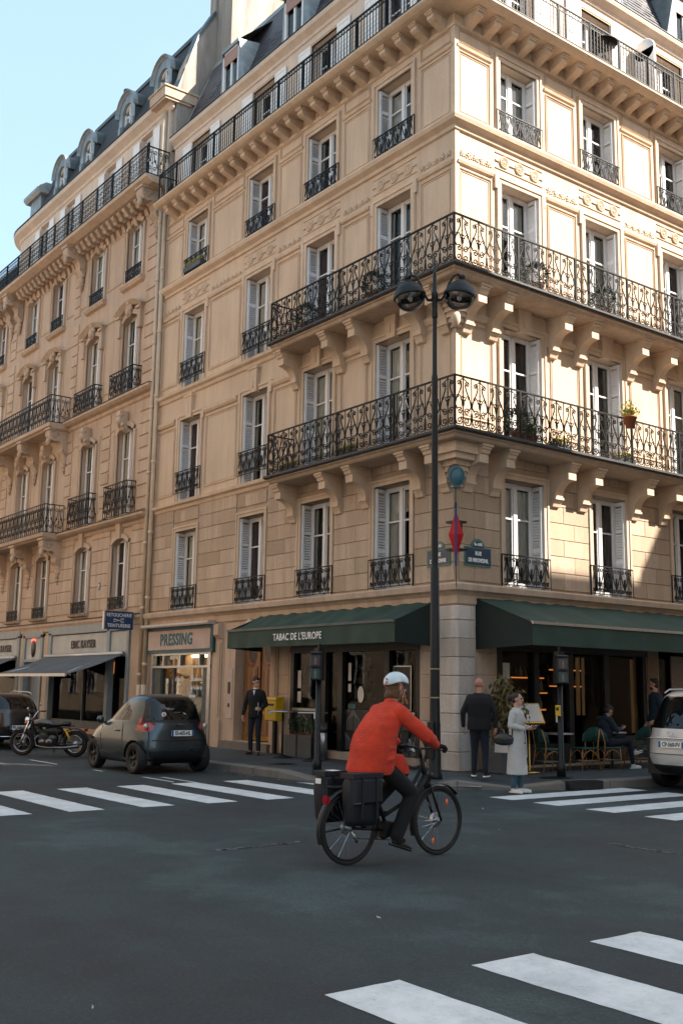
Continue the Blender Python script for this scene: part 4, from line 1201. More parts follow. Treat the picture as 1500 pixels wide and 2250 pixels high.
# interiors : deep dark rooms with lit shelves
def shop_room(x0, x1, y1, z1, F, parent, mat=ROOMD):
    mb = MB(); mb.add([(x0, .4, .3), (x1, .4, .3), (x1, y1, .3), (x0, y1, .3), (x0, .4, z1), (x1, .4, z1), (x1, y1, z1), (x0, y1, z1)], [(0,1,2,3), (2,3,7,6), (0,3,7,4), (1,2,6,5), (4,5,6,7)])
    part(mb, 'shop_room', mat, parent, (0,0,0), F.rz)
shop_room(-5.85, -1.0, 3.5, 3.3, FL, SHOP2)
rr = random.Random(4)
def shelf(F, parent, x0, x1, y, z, lit=True, n=8, back=WARMLIT):
    dx = y*1.3 if F is FR else -y*1.3
    x0 += dx; x1 += dx
    mb = MB(); mb.box(x0, x1, y - .2, y + .05, z - .02, z); part(mb, 'shelf', OAK, parent, (0,0,0), F.rz)
    if lit:
        mb = MB(); mb.box(x0, x1, y - .19, y - .17, z - .045, z - .022); part(mb, 'shelf_light', back, parent, (0,0,0), F.rz)
    for k in range(n):
        x = x0 + (x1 - x0)*(k + .5)/n; h = rr.uniform(.14, .28); mb = MB()
        mb.lathe([(0, 0), (.035, 0), (.035, h*.6), (.012, h*.75), (.012, h), (0, h)], 8, Matrix.Translation((x, y - .08, z + .001)))
        part(mb, 'bottle', (TERRA, LEAF, GOLD, CURTAIN)[k % 4], parent, (0,0,0), F.rz)
for z in (1.5, 1.85, 2.2): shelf(FL, SHOP2, -5.6, -4.8, 1.4, z, z > 1.6, 6, plain_cache('x_shelf_red', (.3, .08, .04))); shelf(FL, SHOP2, -3.4, -2.5, 1.8, z, False, 7)
# cafe front (right side)
SHOP3 = place('cafe_shopfront', None, BLD)
mb = MB()
for a, b in ((1.12, 1.28), (2.25, 2.40), (3.35, 3.5), (4.55, 4.72), (5.95, 6.08)): mb.box(a, b, .0, .2, .2, 3.3)
mb.box(1.12, 6.08, -.02, .2, 2.55, 3.3); mb.box(1.28, 2.25, 0, .15, .2, .62); mb.box(2.4, 3.35, 0, .15, .2, .62); mb.box(4.72, 5.95, 0, .15, .2, .75)
part(mb, 'black_frame', BLACKP, SHOP3, (0,0,0), FR.rz)
for a, b, c in ((1.28, 2.25, .62), (2.4, 3.35, .62), (4.72, 5.95, .75), (3.5, 4.55, .3)):
    mb = MB(); mb.box(a, b, .08, .09, c, 2.55); part(mb, 'pane', SHOPGLASS, SHOP3, (0,0,0), FR.rz)
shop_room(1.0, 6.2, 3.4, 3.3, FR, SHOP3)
for x0, x1, y, z in ((1.0, 2.15, 1.0, 2.05), (.9, 2.2, 1.3, 1.72), (2.3, 3.4, 1.2, 2.25), (2.3, 3.4, 1.2, 1.88), (1.3, 2.2, 1.0, 1.35), (4.6, 5.3, 1.6, 2.1)): shelf(FR, SHOP3, x0, x1, y, z, True, 8)
mb = MB(); mb.box(5.95, 6.30, .35, .37, .8, 2.5); part(mb, 'lit_curtain', WARMDIM, SHOP3, (0,0,0), FR.rz)
mb = MB(); mb.box(4.30, 4.42, .6, .62, 1.2, 2.5); mb.box(4.5, 4.58, .6, .62, 1.2, 2.5); part(mb, 'lit_curtain', WARMDIM, SHOP3, (0,0,0), FR.rz)
mb = MB(); mb.box(1.36, 1.56, .06, .07, 1.25, 2.3); part(mb, 'menu_sheet', PAPER, SHOP3, (0,0,0), FR.rz)
mb = MB(); mb.bbox(6.10, 6.5, -.03, .02, .3, 3.2, .01); mb.bbox(6.5, 7.6, -.03, .02, .3, 1.12, .01); part(mb, 'tan_panel', plain_cache('tan_panel_paint', (.26, .17, .10)), SHOP3, (0,0,0), FR.rz)
mb = MB(); mb.box(6.55, 7.6, .05, .06, 1.15, 2.75); part(mb, 'pane', SHOPGLASS, SHOP3, (0,0,0), FR.rz)
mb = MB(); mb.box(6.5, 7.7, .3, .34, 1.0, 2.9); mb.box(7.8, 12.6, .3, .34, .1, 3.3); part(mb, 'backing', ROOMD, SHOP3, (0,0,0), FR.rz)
mb = MB(); mb.bbox(7.0, 7.7, -.04, .0, 1.5, 2.6, .01); part(mb, 'menu_board', plain_cache('faded_board', (.28, .22, .17)), SHOP3, (0,0,0), FR.rz)

# green awnings ----------------------------------------------------------
def awning(F, x0, x1, zt, zf, zb, D, mat, label, cheekL, cheekR, seams=8, text=None, group=None):
    root = thing('awning', label, 'awning', F.p(x0, 0, zt), F.rz, group=group)
    def loc(x, y, z): return (x - x0, y, z - zt)
    mb = MB(); n = 48; vs = []
    for i in range(n + 1):
        t = i / n; x = x0 + (x1 - x0)*t
        for j in range(7):
            u = j/6; sag = .035*sin(pi*u)*(1 + .8*sin(t*seams*2*pi + u*2.0)) + .016*sin(t*seams*5*pi - u*5.0) + .010*sin(t*47 + u*3)
            vs.append(loc(x, -.05 - (D - .05)*u, zt + (zf - zt)*u - sag))
    mb.add(vs, [(i*7+j, i*7+j+1, i*7+j+8, i*7+j+7) for i in range(n) for j in range(6)], None, True)
    part(mb, 'canvas', mat, root)
    mb = MB(); vs = []; n = 90
    for i in range(n + 1):
        t = i/n; x = x0 + (x1 - x0)*t
        for j in range(4):
            u = j/3; vs.append(loc(x, -D - .006 + .016*u*sin(t*60)*(1 + .5*sin(t*17)), zf - .03 - (zf - zb - .03)*u))
    mb.add(vs, [(i*4+j, i*4+j+1, i*4+j+5, i*4+j+4) for i in range(n) for j in range(3)], None, True)
    part(mb, 'valance', mat, root)
    mb = MB(); mb.box(0, x1 - x0, -D - .03, -D + .03, zf - zt - .035, zf - zt + .02); part(mb, 'front_bar', ALU if D > 1.3 else ZINCD, root)
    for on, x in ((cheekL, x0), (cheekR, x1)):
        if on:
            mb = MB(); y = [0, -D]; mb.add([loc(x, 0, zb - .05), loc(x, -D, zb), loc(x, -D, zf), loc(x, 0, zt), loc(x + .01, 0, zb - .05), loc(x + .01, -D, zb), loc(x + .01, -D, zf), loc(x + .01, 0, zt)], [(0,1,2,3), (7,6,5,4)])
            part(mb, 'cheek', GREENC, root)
    for x in (x0 + .5, (x0+x1)/2, x1 - .5):
        mb = MB(); mb.tube([loc(x, -.02, zt - .5), loc(x, -D*.55, zt - .62), loc(x, -D + .02, zf - .03)], .022, 6); part(mb, 'folding_arm', IRONP, root)
    if text:
        place('lettering', text, root, loc(text_x, -D - .032, (zf + zb)/2 - .015))
    return root
text_x = -4.12
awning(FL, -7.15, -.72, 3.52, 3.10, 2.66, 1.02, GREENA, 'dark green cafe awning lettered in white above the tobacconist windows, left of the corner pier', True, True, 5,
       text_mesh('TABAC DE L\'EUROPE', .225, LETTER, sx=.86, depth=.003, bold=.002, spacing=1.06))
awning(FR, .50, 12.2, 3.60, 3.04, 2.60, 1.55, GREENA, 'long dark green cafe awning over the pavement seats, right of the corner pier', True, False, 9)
# ------------------------------------------------------------------ the older apartment building on the left
B2 = thing('apartment_building', 'older rose-cream stone apartment building with arched windows and round zinc dormers, left of the drainpipes', 'building', (-13.45, 0, 0))
B2o = (13.45, 0, 0)
class Sub:      # building-local shift so that parts keep plain world numbers
    pass
def bp(x, d, z): return (x + 13.45, -d, z)
def put2(name, me, x, d, z, parent=None, **k): return place(name, me, parent or B2, bp(x, d, z) if parent is None else (x, -d, z), 0, **k)
W2 = [-15.65, -18.6, -22.2, -24.85]
X20, X21 = -34.0, -13.45
F2 = {2: (4.12, 6.22), 3: (7.12, 9.95), 4: (11.22, 13.80), 5: (15.2, 17.12), 6: (18.0, 20.45)}
SB = STONE_P
def wall2(z0, z1, hs, depth, name, mat, x0=X20, x1=X21):
    o = wall_with_holes(x0, x1, z0, z1, hs, depth, name, mat, B2, FL)
    o.location = (13.45, 0, 0)
hl = [(c - .6, c + .6, a, b + .22, .45) for c in W2 + [-28.5, -31.2] for n, (a, b) in F2.items() if n < 6]
wall2(.1, 3.9, [(-21.0, -14.75, .3, 3.5, .2), (-23.35, -21.65, .15, 3.5, .3), (-33, -23.9, .3, 3.5, .2)], .3, 'ground_floor_wall', STONE_P)
wall2(3.9, 17.9, hl, .45, 'wall', SB)
wall2(17.9, 20.7, [(c - .48, c + .48, 18.0, 20.35, .3) for c in (-15.15, -18.0, -21.6, -24.2)], .3, 'attic_wall', PLASTER, -26.6)
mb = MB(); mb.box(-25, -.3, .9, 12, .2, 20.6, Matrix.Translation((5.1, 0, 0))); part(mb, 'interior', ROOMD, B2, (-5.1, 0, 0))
# rounded far corner of the attic and its cornice
def arc_sweep(prof, x0, R, name, mat, a1=80):
    mb = MB(); n = len(prof); K = 12; vs = []
    for k in range(K + 1):
        a = radians(a1) * k / K
        for d, z in prof: vs.append((x0 + 13.45 - (R + d)*sin(a), R - (R + d)*cos(a), z))
    fs = [(i*n + j, i*n + (j+1) % n, (i+1)*n + (j+1) % n, (i+1)*n + j) for i in range(K) for j in range(n)]
    mb.add(vs, fs, None, False); return part(mb, name, mat, B2)
def run2(prof, x0, x1, name, mat, parent=None):
    mb = MB(); mb.prism([(-d, z) for d, z in prof], x0 + 13.45, x1 + 13.45); return part(mb, name, mat, parent or B2)
PC_ = [(0, 20.42), (.05, 20.45), (.07, 20.55), (.18, 20.62), (.28, 20.68), (.32, 20.80), (.30, 20.84), (0, 20.86)]
run2(PC_, -26.6, X21 + .2, 'attic_cornice', PLASTER); arc_sweep(PC_, -26.6, 2.2, 'curved_cornice', PLASTER)
arc_sweep([(0, 17.9), (0, 20.6), (-.1, 20.6), (-.1, 17.9)], -26.6, 2.2, 'curved_attic_wall', PLASTER)
run2([(.33, 20.86), (.33, 20.90), (-.2, 20.93), (-.2, 20.86)], -26.6, X21 + .2, 'roof_gutter', GUTTER); arc_sweep([(.33, 20.86), (.33, 20.90), (-.2, 20.93), (-.2, 20.86)], -26.6, 2.2, 'curved_gutter', GUTTER)
# end pier of the attic beside the party wall
mb = MB(); mb.box(-.42, .0, -.06, .5, 17.9, 20.6); part(mb, 'end_pier', PLASTER, B2)
mb = MB(); mb.box(-.75, .30, -.40, .55, 20.62, 20.70); mb.box(-.75, .34, -.44, .75, 20.70, 21.02); mb.box(-.80, .38, -.48, .80, 21.02, 21.08); part(mb, 'end_pier_cap', STONE_P, B2)
# courses
for z, nm in ((3.86, 'shopfront_cornice'), (7.02, 'string_course'), (11.12, 'string_course')):
    big = .32 if z > 5 else .14
    run2([(0, z - .30), (.06, z - .26), (.08, z - .16), (big*.7, z - .12), (big, z - .05), (big, z + .02), (big*.4, z + .06), (0, z + .06)], X20, X21 - .15, nm, SB)
    run2([(0, z + .061), (big + .02, z + .025), (big + .02, z + .045), (0, z + .09)], X20, X21 - .15, 'lead_flashing', GUTTER)
run2([(0, 15.0), (.04, 15.02), (.06, 15.10), (0, 15.12)], X20, X21 - .15, 'band', SB) if False else None
run2([(0, 17.68), (.62, 17.70), (.74, 17.76), (.86, 17.82), (.88, 17.92), (0, 17.94)], X20, -13.35, 'balcony_slab', SB)
run2([(.80, 17.94), (.90, 17.94), (.90, 17.955), (.80, 17.955)], X20, -13.35, 'slab_flashing', GUTTER)
mb = MB()
mb.prism([(0, 0), (-.50, 0), (-.54, -.03), (-.54, -.10), (-.47, -.16), (-.40, -.18), (-.36, -.26), (-.24, -.30), (-.15, -.26), (-.10, -.36), (-.06, -.46), (0, -.50)], -.10, .10)
mb.prism([(-.38, -.10), (-.46, -.20), (-.38, -.29), (-.30, -.20)], -.115, .115)
M2 = mb.mesh('scroll_modillion', SB); fixn(M2)
x = -14.35
while x > -30:
    if all(abs(x - q) > .3 for q in (-19.95, -26.25, -27.1)): put2('scroll_modillion', M2, x, 0, 17.69)
    x -= .43
def big_console(w=.42, h=1.05, d=.72, pend=True):
    mb = MB()
    pr = [(0, 0), (-d, 0), (-d - .02, -.08), (-d + .02, -.14)]
    for k in range(11):
        a = radians(90 - k * 24); pr.append((-d + .20 - .22*cos(radians(k*22 - 30)) , -.34 - .22*sin(radians(k*22 - 90))*-1 if False else -.32 + .20*cos(radians(k*18))))
    pr = [(0, 0), (-d, 0), (-d-.03, -.10), (-d-.02, -.28), (-d+.05, -.42), (-d+.20, -.48), (-d+.34, -.44), (-.28, -.52), (-.22, -.68), (-.24, -.80), (-.16, -.92), (-.04, -h), (0, -h)]
    mb.prism(pr, -w/2, w/2)
    for s in (-1, 1):
        T = Matrix.Translation((s*(w/2), 0, 0))
        mb.tube([(0, -d + .16 + y, -.24 + z) for y, _, z in spiral(0, 0, .17, 1.8, 0, 1, 20, .02)], .025, 5, T)
        mb.tube([(0, -.14 + y, -.84 + z) for y, _, z in spiral(0, 0, .09, 1.5, 2, 1, 12, .01)], .018, 5, T)
    mb.box(-w/2 - .05, w/2 + .05, -d - .07, 0, -.07, .003)
    mb.sphere((0, -d + .02, -.5), .12, 8, None, 1, .8, 1.3)
    if pend:
        for k, (z, r) in enumerate(((-1.0, .13), (-1.16, .15), (-1.32, .13), (-1.46, .09), (-1.58, .05))): mb.sphere((0, -.05, z), r, 8, None, 1, .8, 1)
        for s in (-1, 1): mb.sphere((s*.10, -.06, -1.2), .08, 6); mb.sphere((s*.09, -.05, -1.02), .07, 6)
    me = mb.mesh('scroll_console', SB); fixn(me); return me
BC = big_console()
for x in (-13.95, -19.95, -26.25, -27.15): put2('scroll_console', BC, x, .03, 17.70)
BC2 = big_console(.40, 1.15, .72, True)
for zt in (11.10, 7.06):
    for x in (-20.65, -23.5, -26.2): put2('scroll_console', BC2, x, .0, zt - .18)
    slab = run2([(0, zt - .20), (.66, zt - .20), (.72, zt - .15), (.80, zt - .12), (.82, zt), (0, zt)], -33, -20.35, 'balcony', SB)
    def dense_panel(W, H):
        mb = MB(); n = max(1, round(W / .36)); q = W / n
        mb.box(0, W, -.025, .015, H - .03, H); mb.box(0, W, -.012, .012, .02, .045)
        for i in range(n):
            c = q*(i + .5)
            for s in (-1, 1):
                m = Matrix.Translation((c, 0, 0)) @ Matrix.Diagonal((s, 1, 1, 1))
                mb.tube(spiral(q*.24, H*.80, q*.2, 1.3, 2.6, -1, 10, .008)[::-1] + bez([(q*.24, H*.62), (.02, H*.55), (q*.4, H*.45), (q*.42, H*.30)], 5)[1:], .014, 4, m, False)
                mb.tube(spiral(q*.23, H*.22, q*.2, 1.3, .5, 1, 10, .008), .014, 4, m, False)
                mb.tube(spiral(q*.2, H*.5, q*.14, 1.1, 1.5, -1, 8, .008), .013, 4, m, False)
                mb.tube([(q*.47, 0, .03), (q*.47, 0, H)], .009, 4, m, False)
            mb.tube([(c, 0, .03), (c, 0, H)], .010, 4, None, False)
            mb.sphere((c, 0, H*.42), .03, 6)
        return mb.mesh('railing_panel', IRON)
    if zt > 10: DP = dense_panel(1.2, 1.05); DP2 = dense_panel(.74, 1.05)
    x = -20.4
    while x > -30: place('railing_panel', DP, slab, (x - 1.2 + 13.45, -.78, zt)); x -= 1.2
    place('railing_panel', DP2, slab, (-20.4 + 13.45, -.78, zt), pi/2)
# top long railing
SLB = place('roof_railing', None, B2)
def lattice_panel(W, H):
    mb = MB(); mb.box(0, W, -.02, .02, H - .03, H); mb.box(0, W, -.012, .012, .05, .07); mb.box(0, W, -.01, .01, H - .16, H - .145)
    n = max(1, round(W/.21)); q = W/n
    for i in range(n):
        c = q*(i + .5); mb.tube([(c, 0, .05), (c, 0, H)], .010, 4, None, False, False); mb.tube([(c + q/2, 0, .05), (c + q/2, 0, H)], .008, 4, None, False, False)
        for z in (.22, .42, .62): mb.tube([(c + .06*cos(a), 0, z + .08*sin(a)) for a in [k*pi/4 for k in range(9)]], .008, 4, None, False, False)
    for s in (0, W): mb.box(s - .02, s + .02, -.02, .02, 0, H)
    return mb.mesh('railing_panel', IRON)
LP = lattice_panel(1.26, .96); x = -13.42
while x > -32: place('railing_panel', LP, SLB, (x - 1.26 + 13.45, -.82, 17.955)); x -= 1.26
E1 = dense_panel(.8, .96); place('railing_panel', E1, SLB, (-13.42 + 13.45, -.82, 17.955), pi/2)
# arched windows with surrounds
def arch_surround(w, h, rise, t=.14, proud=.07, hood=False):
    mb = MB(); a = w/2; K = 10
    R = (a*a + rise*rise) / (2*rise)
    def arc(off, k):
        th = math.asin(a / R); q = -th + 2*th*k/K; return ((R + off)*sin(q), h - (R - rise) + (R + off)*cos(q) - 0)
    h0 = h
    # arch is from (−a,h) springing to (0,h+rise)
    P0 = [arc(0, k) for k in range(K + 1)]; P1 = [arc(t, k) for k in range(K + 1)]
    # spandrel fill between arch and the rectangular hole top
    vs = []; 
    for (x, z) in P0: vs += [(x, .001, z), (x, .001, h + rise + .02)]
    mb.add(vs, [(2*i, 2*i+2, 2*i+3, 2*i+1) for i in range(K)])
    vs = []
    for (x, z) in P0: vs += [(x, .001, z), (x, .42, z)]
    mb.add(vs, [(2*i, 2*i+1, 2*i+3, 2*i+2) for i in range(K)])
    vs = []
    for (x, z), (x1, z1) in zip(P0, P1): vs += [(x, -proud, z), (x1, -proud, z1), (x1, .02, z1), (x, .02, z)]
    mb.add(vs, [(4*i + j, 4*i + (j+1) % 4, 4*i + 4 + (j+1) % 4, 4*i + 4 + j) for i in range(K) for j in range(4)])
    for s in (-1, 1):
        x0, x1 = sorted((s*a, s*(a + t))); mb.box(x0, x1, -proud*.7, .03, 0, h); mb.box(min(s*(a+t*.6), s*(a+t)), max(s*(a+t*.6), s*(a+t)), -proud, -proud*.7, 0, h)
    if hood:
        P2 = [arc(t + .16, k) for k in range(K + 1)]; P3 = [arc(t + .30, k) for k in range(K + 1)]; vs = []
        for (x, z), (x1, z1) in zip(P2, P3): vs += [(x*1.12, -.10, z), (x1*1.12, -.24, z1), (x1*1.12, .02, z1 + .02), (x*1.12, .02, z)]
        n = 4
        mb.add(vs, [(4*i + j, 4*i + (j+1) % 4, 4*i + 4 + (j+1) % 4, 4*i + 4 + j) for i in range(K) for j in range(4)] + [(0,1,2,3), (4*K+3, 4*K+2, 4*K+1, 4*K)])
        for s in (-1, 1):
            x = s*(a + t + .10); mb.box(min(x, x - s*.2), max(x, x - s*.2), -.14, .02, h - .45, h + .22)
            mb.box(min(x - s*.25, x + s*.02), max(x - s*.25, x + s*.02), -.2, .02, h + .20, h + .28)
    me = mb.mesh('window_surround', SB); fixn(me); return me
def cartouche(kind):
    mb = MB()
    if kind == 'shell':
        for k in range(7):
            a = radians(20 + k*23); mb.sphere((.13*cos(a), -.10, .12 + .16*sin(a)), .075, 7, None, 1, 1, 1.3)
        mb.sphere((0, -.12, .05), .13, 9, None, 1, 1, 1.2); mb.sphere((0, -.14, .33), .09, 8)
        for s in (-1, 1): mb.tube([(s*(.08 + x_), -.10, -.05 + z_) for x_, _, z_ in spiral(0, 0, .11, 1.2, 1, 1, 10, .02)], .035, 5)
    elif kind == 'face':
        mb.prism([(0, .45), (-.30, .45), (-.32, .30), (-.24, .2), (-.24, .0), (-.14, -.15), (0, -.2)], -.14, .14); mb.sphere((0, -.26, .12), .13, 9, None, 1, .9, 1.25)
        for s in (-1, 1): mb.sphere((s*.12, -.20, -.02), .07, 7); mb.sphere((s*.10, -.24, .30), .07, 7)
    else:
        mb.add([(-.12, -.10, -.05), (.12, -.10, -.05), (.17, -.14, .48), (-.17, -.14, .48), (-.12, .03, -.05), (.12, .03, -.05), (.17, .03, .48), (-.17, .03, .48)], [(0,1,2,3), (1,5,6,2), (4,0,3,7), (3,2,6,7), (0,4,5,1)])
    me = mb.mesh('carved_keystone', SB); fixn(me); return me
CT = {4: cartouche('shell'), 3: cartouche('face'), 2: cartouche('plain')}
SUR2 = {n: arch_surround(1.2, b - a, .20, .15, .07, n == 4) for n, (a, b) in F2.items() if n < 6}
R4 = {4: dense_panel(1.75, .85), 3: dense_panel(1.75, 1.10)}
R5 = dense_panel(1.15, .48); R5b = dense_panel(1.15, .42)
def side(W, H): return dense_panel(W, H)
R4s = dense_panel(.3, .85); R3s = dense_panel(.3, 1.10)
class P2K: pass
def add_window2(x, z0, w, h, depth, ci):
    me, P, cu, room = WinKit.get(w, h)
    o = place('window', me, B2, bp(x, -depth, z0))
    for p in P: place('pane', p, o, (0, .03, 0))
    place('curtain', cu[ci], o, (0, .11, .03)); place('room', room, o)
for ci, c in enumerate(W2 + [-28.5]):
    for n in (2, 3, 4, 5):
        a, b = F2[n]
        add_window2(c, a + .02, 1.16, b - a + .18, .16, (ci + n) % 5)
        place('window_surround', SUR2[n], B2, bp(c, 0, a))
        if n in CT: place('carved_keystone', CT[n], B2, bp(c, .02, b + .22))
        if n == 5: place('window_railing', R5, B2, bp(c - .575, .06, 15.22)); run2([(0, 14.98), (.12, 15.02), (.18, 15.12), (.16, 15.18), (0, 15.2)], c - .8, c + .8, 'window_sill', SB)
        if n == 2: place('window_railing', R5b, B2, bp(c - .575, .10, 4.10)); run2([(0, 4.0), (.14, 4.02), (.18, 4.08), (0, 4.1)], c - .7, c + .7, 'window_sill', SB)
        if n in (3, 4) and c > -20:
            zb = 11.17 if n == 4 else 7.09
            g = place('window_balcony', None, B2, bp(c, 0, zb))
            place('railing_panel', R4[n], g, (-.875, -.30, 0)); S_ = R4s if n == 4 else R3s
            place('railing_panel', S_, g, (-.875, -.30, 0), pi/2); place('railing_panel', S_, g, (.875, -.30, 0), pi/2)
for c in (-15.15, -18.0, -21.6, -24.2):
    me, P, cu, room = WinKit.get(.94, 2.3)
    o = place('window', me, B2, bp(c, -.16, 18.02)); [place('pane', p, o, (0, .03, 0)) for p in P]; place('room', room, o)
    k = ('b2', 2.3)
    if k not in SHM: SHM[k] = shutter_mesh(.48, 2.15, SHUTW, False)
    place('shutter', SHM[k], B2, bp(c - .48 - .50, .055, 18.1)); place('shutter', SHM[k], B2, bp(c + .50, .055, 18.1))
# rusticated blocks: second level in big stones, above that toothed strips
rr = random.Random(21)
def block2(x0, x1, z0, z1, proud=.035):
    k = (round(x1-x0, 2), round(z1-z0, 2), 'b2', proud)
    if k not in BLK:
        mb = MB(); mb.bbox(0, round(x1-x0, 2), -proud, .02, 0, round(z1-z0, 2), .014); me = mb.mesh('stone_block', SB); fixn(me); BLK[k] = me
    place('stone_block', BLK[k], B2, bp(x0, 0, z0))
segs = []
cs = sorted(W2); ed = [-27.5] + [e for c in cs for e in (c - .6, c + .6)] + [-13.75]
for i in range(0, len(ed), 2): segs.append((ed[i] + (.18 if i else 0), ed[i+1] - (.18 if i < len(ed) - 2 else 0)))
for a, b in segs:
    z = 4.14; r = 0
    while z < 6.6:
        W_ = b - a
        if W_ > 1.1:
            k = 2 if W_ < 2.2 else 3; e = [a + W_*t for t in ([0, .38, 1] if (k == 2 and r % 2) else [0, .62, 1] if k == 2 else [0, .22, .62, 1] if r % 2 else [0, .4, .8, 1])]
            for p, q in zip(e, e[1:]): block2(p + .006, q - .006, z, z + .39)
        else: block2(a, b, z, z + .39)
        z += .405; r += 1
for xa, xb in ((-14.65, -13.80), (-20.55, -20.05), (-27.2, -26.6), (-17.45, -16.85)):
    for za, zb in ((7.2, 10.7), (11.3, 14.9), (15.2, 17.1)):
        if xa == -17.45 and za > 7.2: continue
        z = za
        while z < zb - .2:
            block2(xa, xb, z, z + .34, .04); z += .405
for a, b in segs:
    for z0, z1 in ((7.5, 10.2), (11.6, 14.2), (15.4, 17.2)):
        if b - a < 1.0: continue
        xa, xb = (a + .1, b - .1) if b < -15 else (a, -14.75)
        if xb - xa < .3: continue
        k = (round(xb - xa, 2), round(z1 - z0, 2), 'r2')
        if k not in RING: RING[k] = ring(xb - xa, z1 - z0, .025)
        place('panel_moulding', RING[k], B2, bp(xa, 0, z0))
# house number plate
mb = MB(); mb.box(-.07, .07, -.05, 0, -.12, .12); n9 = part(mb, 'number_plate', ENAMEL, B2, bp(-19.9 + 2.85 - .0, 0, 4.95))
place('lettering', text_mesh('9', .2, LETTER, depth=.002), n9, (0, -.055, 0))
# mansard roof with dormers
run2([(-.10, 20.9), (-.16, 20.9), (-1.45, 24.1), (-1.3, 24.12)], -26.6, X21, 'mansard_roof', SLATE)
arc_sweep([(-.10, 20.9), (-1.3, 24.0), (-1.4, 24.0), (-.2, 20.9)], -26.6, 2.2, 'curved_mansard', SLATE)
mb = MB(); rr2 = random.Random(12)
for r in range(20):
    t0 = r/20; t1 = min(1, (r + 1.25)/20)
    for i in range(54):
        xa = -26.6 + (i + (.5 if r % 2 else 0))*.24 + 13.45; xb = xa + .232; j = rr2.uniform(0, .012)
        if xb > 0: continue
        ya, za = .10 + 1.2*t0 - .022 - j, 20.92 + 3.2*t0; yb, zb = .10 + 1.2*t1 - .006, 20.92 + 3.2*t1
        mb.add([(xa, ya, za), (xb, ya, za), (xb, yb, zb), (xa, yb, zb)], [(0,1,2,3)])
place('slate_covering', mb.mesh('slate_covering', SLATE), B2, kind='stuff')
run2([(-1.2, 24.05), (-1.2, 24.2), (-1.5, 24.25), (-5, 25.0), (-5, 24.0)], -26.6, X21 - .1, 'roof_ridge', ZINCD)
mb = MB(); mb.box(-12.5, -.6, 5, 12, 23.8, 25.0); part(mb, 'roof_top', ZINCD, B2)
def round_dormer(x):
    o = place('dormer', None, B2, bp(x, -.45, 20.88))
    w = 1.30; hz = 1.72; K = 14; a = w/2
    def shape(off, k):   # outline with half round head
        q = pi - pi*k/K; return ((a + off)*cos(q), hz + (a + off)*sin(q)*1.05)
    # face with arched window opening
    mb = MB(); vs = []
    outer = [(-a, 0)] + [shape(0, k) for k in range(K + 1)] + [(a, 0)]
    inn = [(-.40, .12)] + [(.40*cos(pi - pi*k/K), 1.62 + .44*sin(pi - pi*k/K)) for k in range(K + 1)] + [(.40, .12)]
    for (p, q) in zip(outer, inn): vs += [(p[0], 0, p[1]), (q[0], 0, q[1]), (q[0], .16, q[1])]
    n = len(outer)
    mb.add(vs, [(3*i, 3*i+3, 3*i+4, 3*i+1) for i in range(n-1)] + [(3*i+1, 3*i+4, 3*i+5, 3*i+2) for i in range(n-1)])
    mb.box(-a, a, -.02, .1, -.04, .12)
    for s in (-1, 1): mb.prism([(-.05, .3), (-.05, 1.25), (0, 1.3), (0, .2)], s*(a - .12) - .08, s*(a - .12) + .08); mb.sphere((s*(a + .03), -.03, .35), .12, 8, None, 1, .6, 1.6)
    part(mb, 'dormer_face', ZINC, o)
    # curved hood moulding and the barrel back
    mb = MB(); pr = [(.02, -.02), (.05, -.05), (.09, -.13), (.12, -.13), (.12, .06), (.06, .10), (.02, .10)]; vs = []
    for k in range(K + 1):
        q = pi - pi*k/K
        for off, y in pr: vs.append(((a + off)*cos(q), y, hz - .02 + (a + off)*sin(q)*1.05))
    m = len(pr)
    mb.add(vs, [(i*m+j, i*m+(j+1) % m, (i+1)*m+(j+1) % m, (i+1)*m+j) for i in range(K) for j in range(m)] + [tuple(range(m)), tuple(range(K*m, K*m+m))[::-1]])
    part(mb, 'hood', ZINC, o)
    mb = MB(); vs = []
    for k in range(K + 1):
        q = pi - pi*k/K
        for y in (.05, 2.6): vs.append(((a + .10)*cos(q), y, hz - .02 + (a + .10)*sin(q)*1.05))
    mb.add(vs, [(2*i, 2*i+1, 2*i+3, 2*i+2) for i in range(K)], None, True)
    for s in (-1, 1): mb.box(s*a - .01, s*a + .01, .02, 1.0, 0, hz)
    part(mb, 'barrel_roof', ZINCD, o)
    mb = MB()
    for x0, x1, z0, z1 in ((-.40, -.33, .12, 1.7), (.33, .40, .12, 1.7), (-.035, .035, .12, 2.04), (-.3, .3, .12, .2), (-.3, .3, 1.05, 1.09), (-.3, .3, 1.58, 1.62)): mb.box(x0, x1, .11, .15, z0, z1)
    mb.tube([(.38*cos(pi*k/10), .13, 1.62 + .42*sin(pi*k/10)) for k in range(11)], .035, 5)
    part(mb, 'dormer_window_frame', WHITE, o)
    mb = MB(); mb.add([(-.36, .14, .12), (.36, .14, .12)] + [(.36*cos(pi*k/10), .14, 1.62 + .38*sin(pi*k/10)) for k in range(11)], [tuple([0, 1] + list(range(2, 13)))]); part(mb, 'pane', CARGLASS, o)
for x in (-15.1, -17.9, -21.4, -24.0): round_dormer(x)
o = place('dormer', None, B2, bp(-26.9, -.5, 20.9)); 
mb = MB(); mb.box(-.6, .6, 0, 1.6, 0, 1.7); mb.prism([(-.12, 1.7), (-.25, 1.82), (-.25, 1.95), (.1, 2.2), (1.7, 2.2), (1.7, 1.7)], -.85, .85); part(mb, 'flat_dormer', ZINC, o)
mb = MB(); mb.lathe([(.09, 0), (.09, .45), (.16, .47), (.16, .55), (0, .6)], 10); part(mb, 'roof_vent', BLACKP, B2, bp(-19.6, -1.2, 24.0))
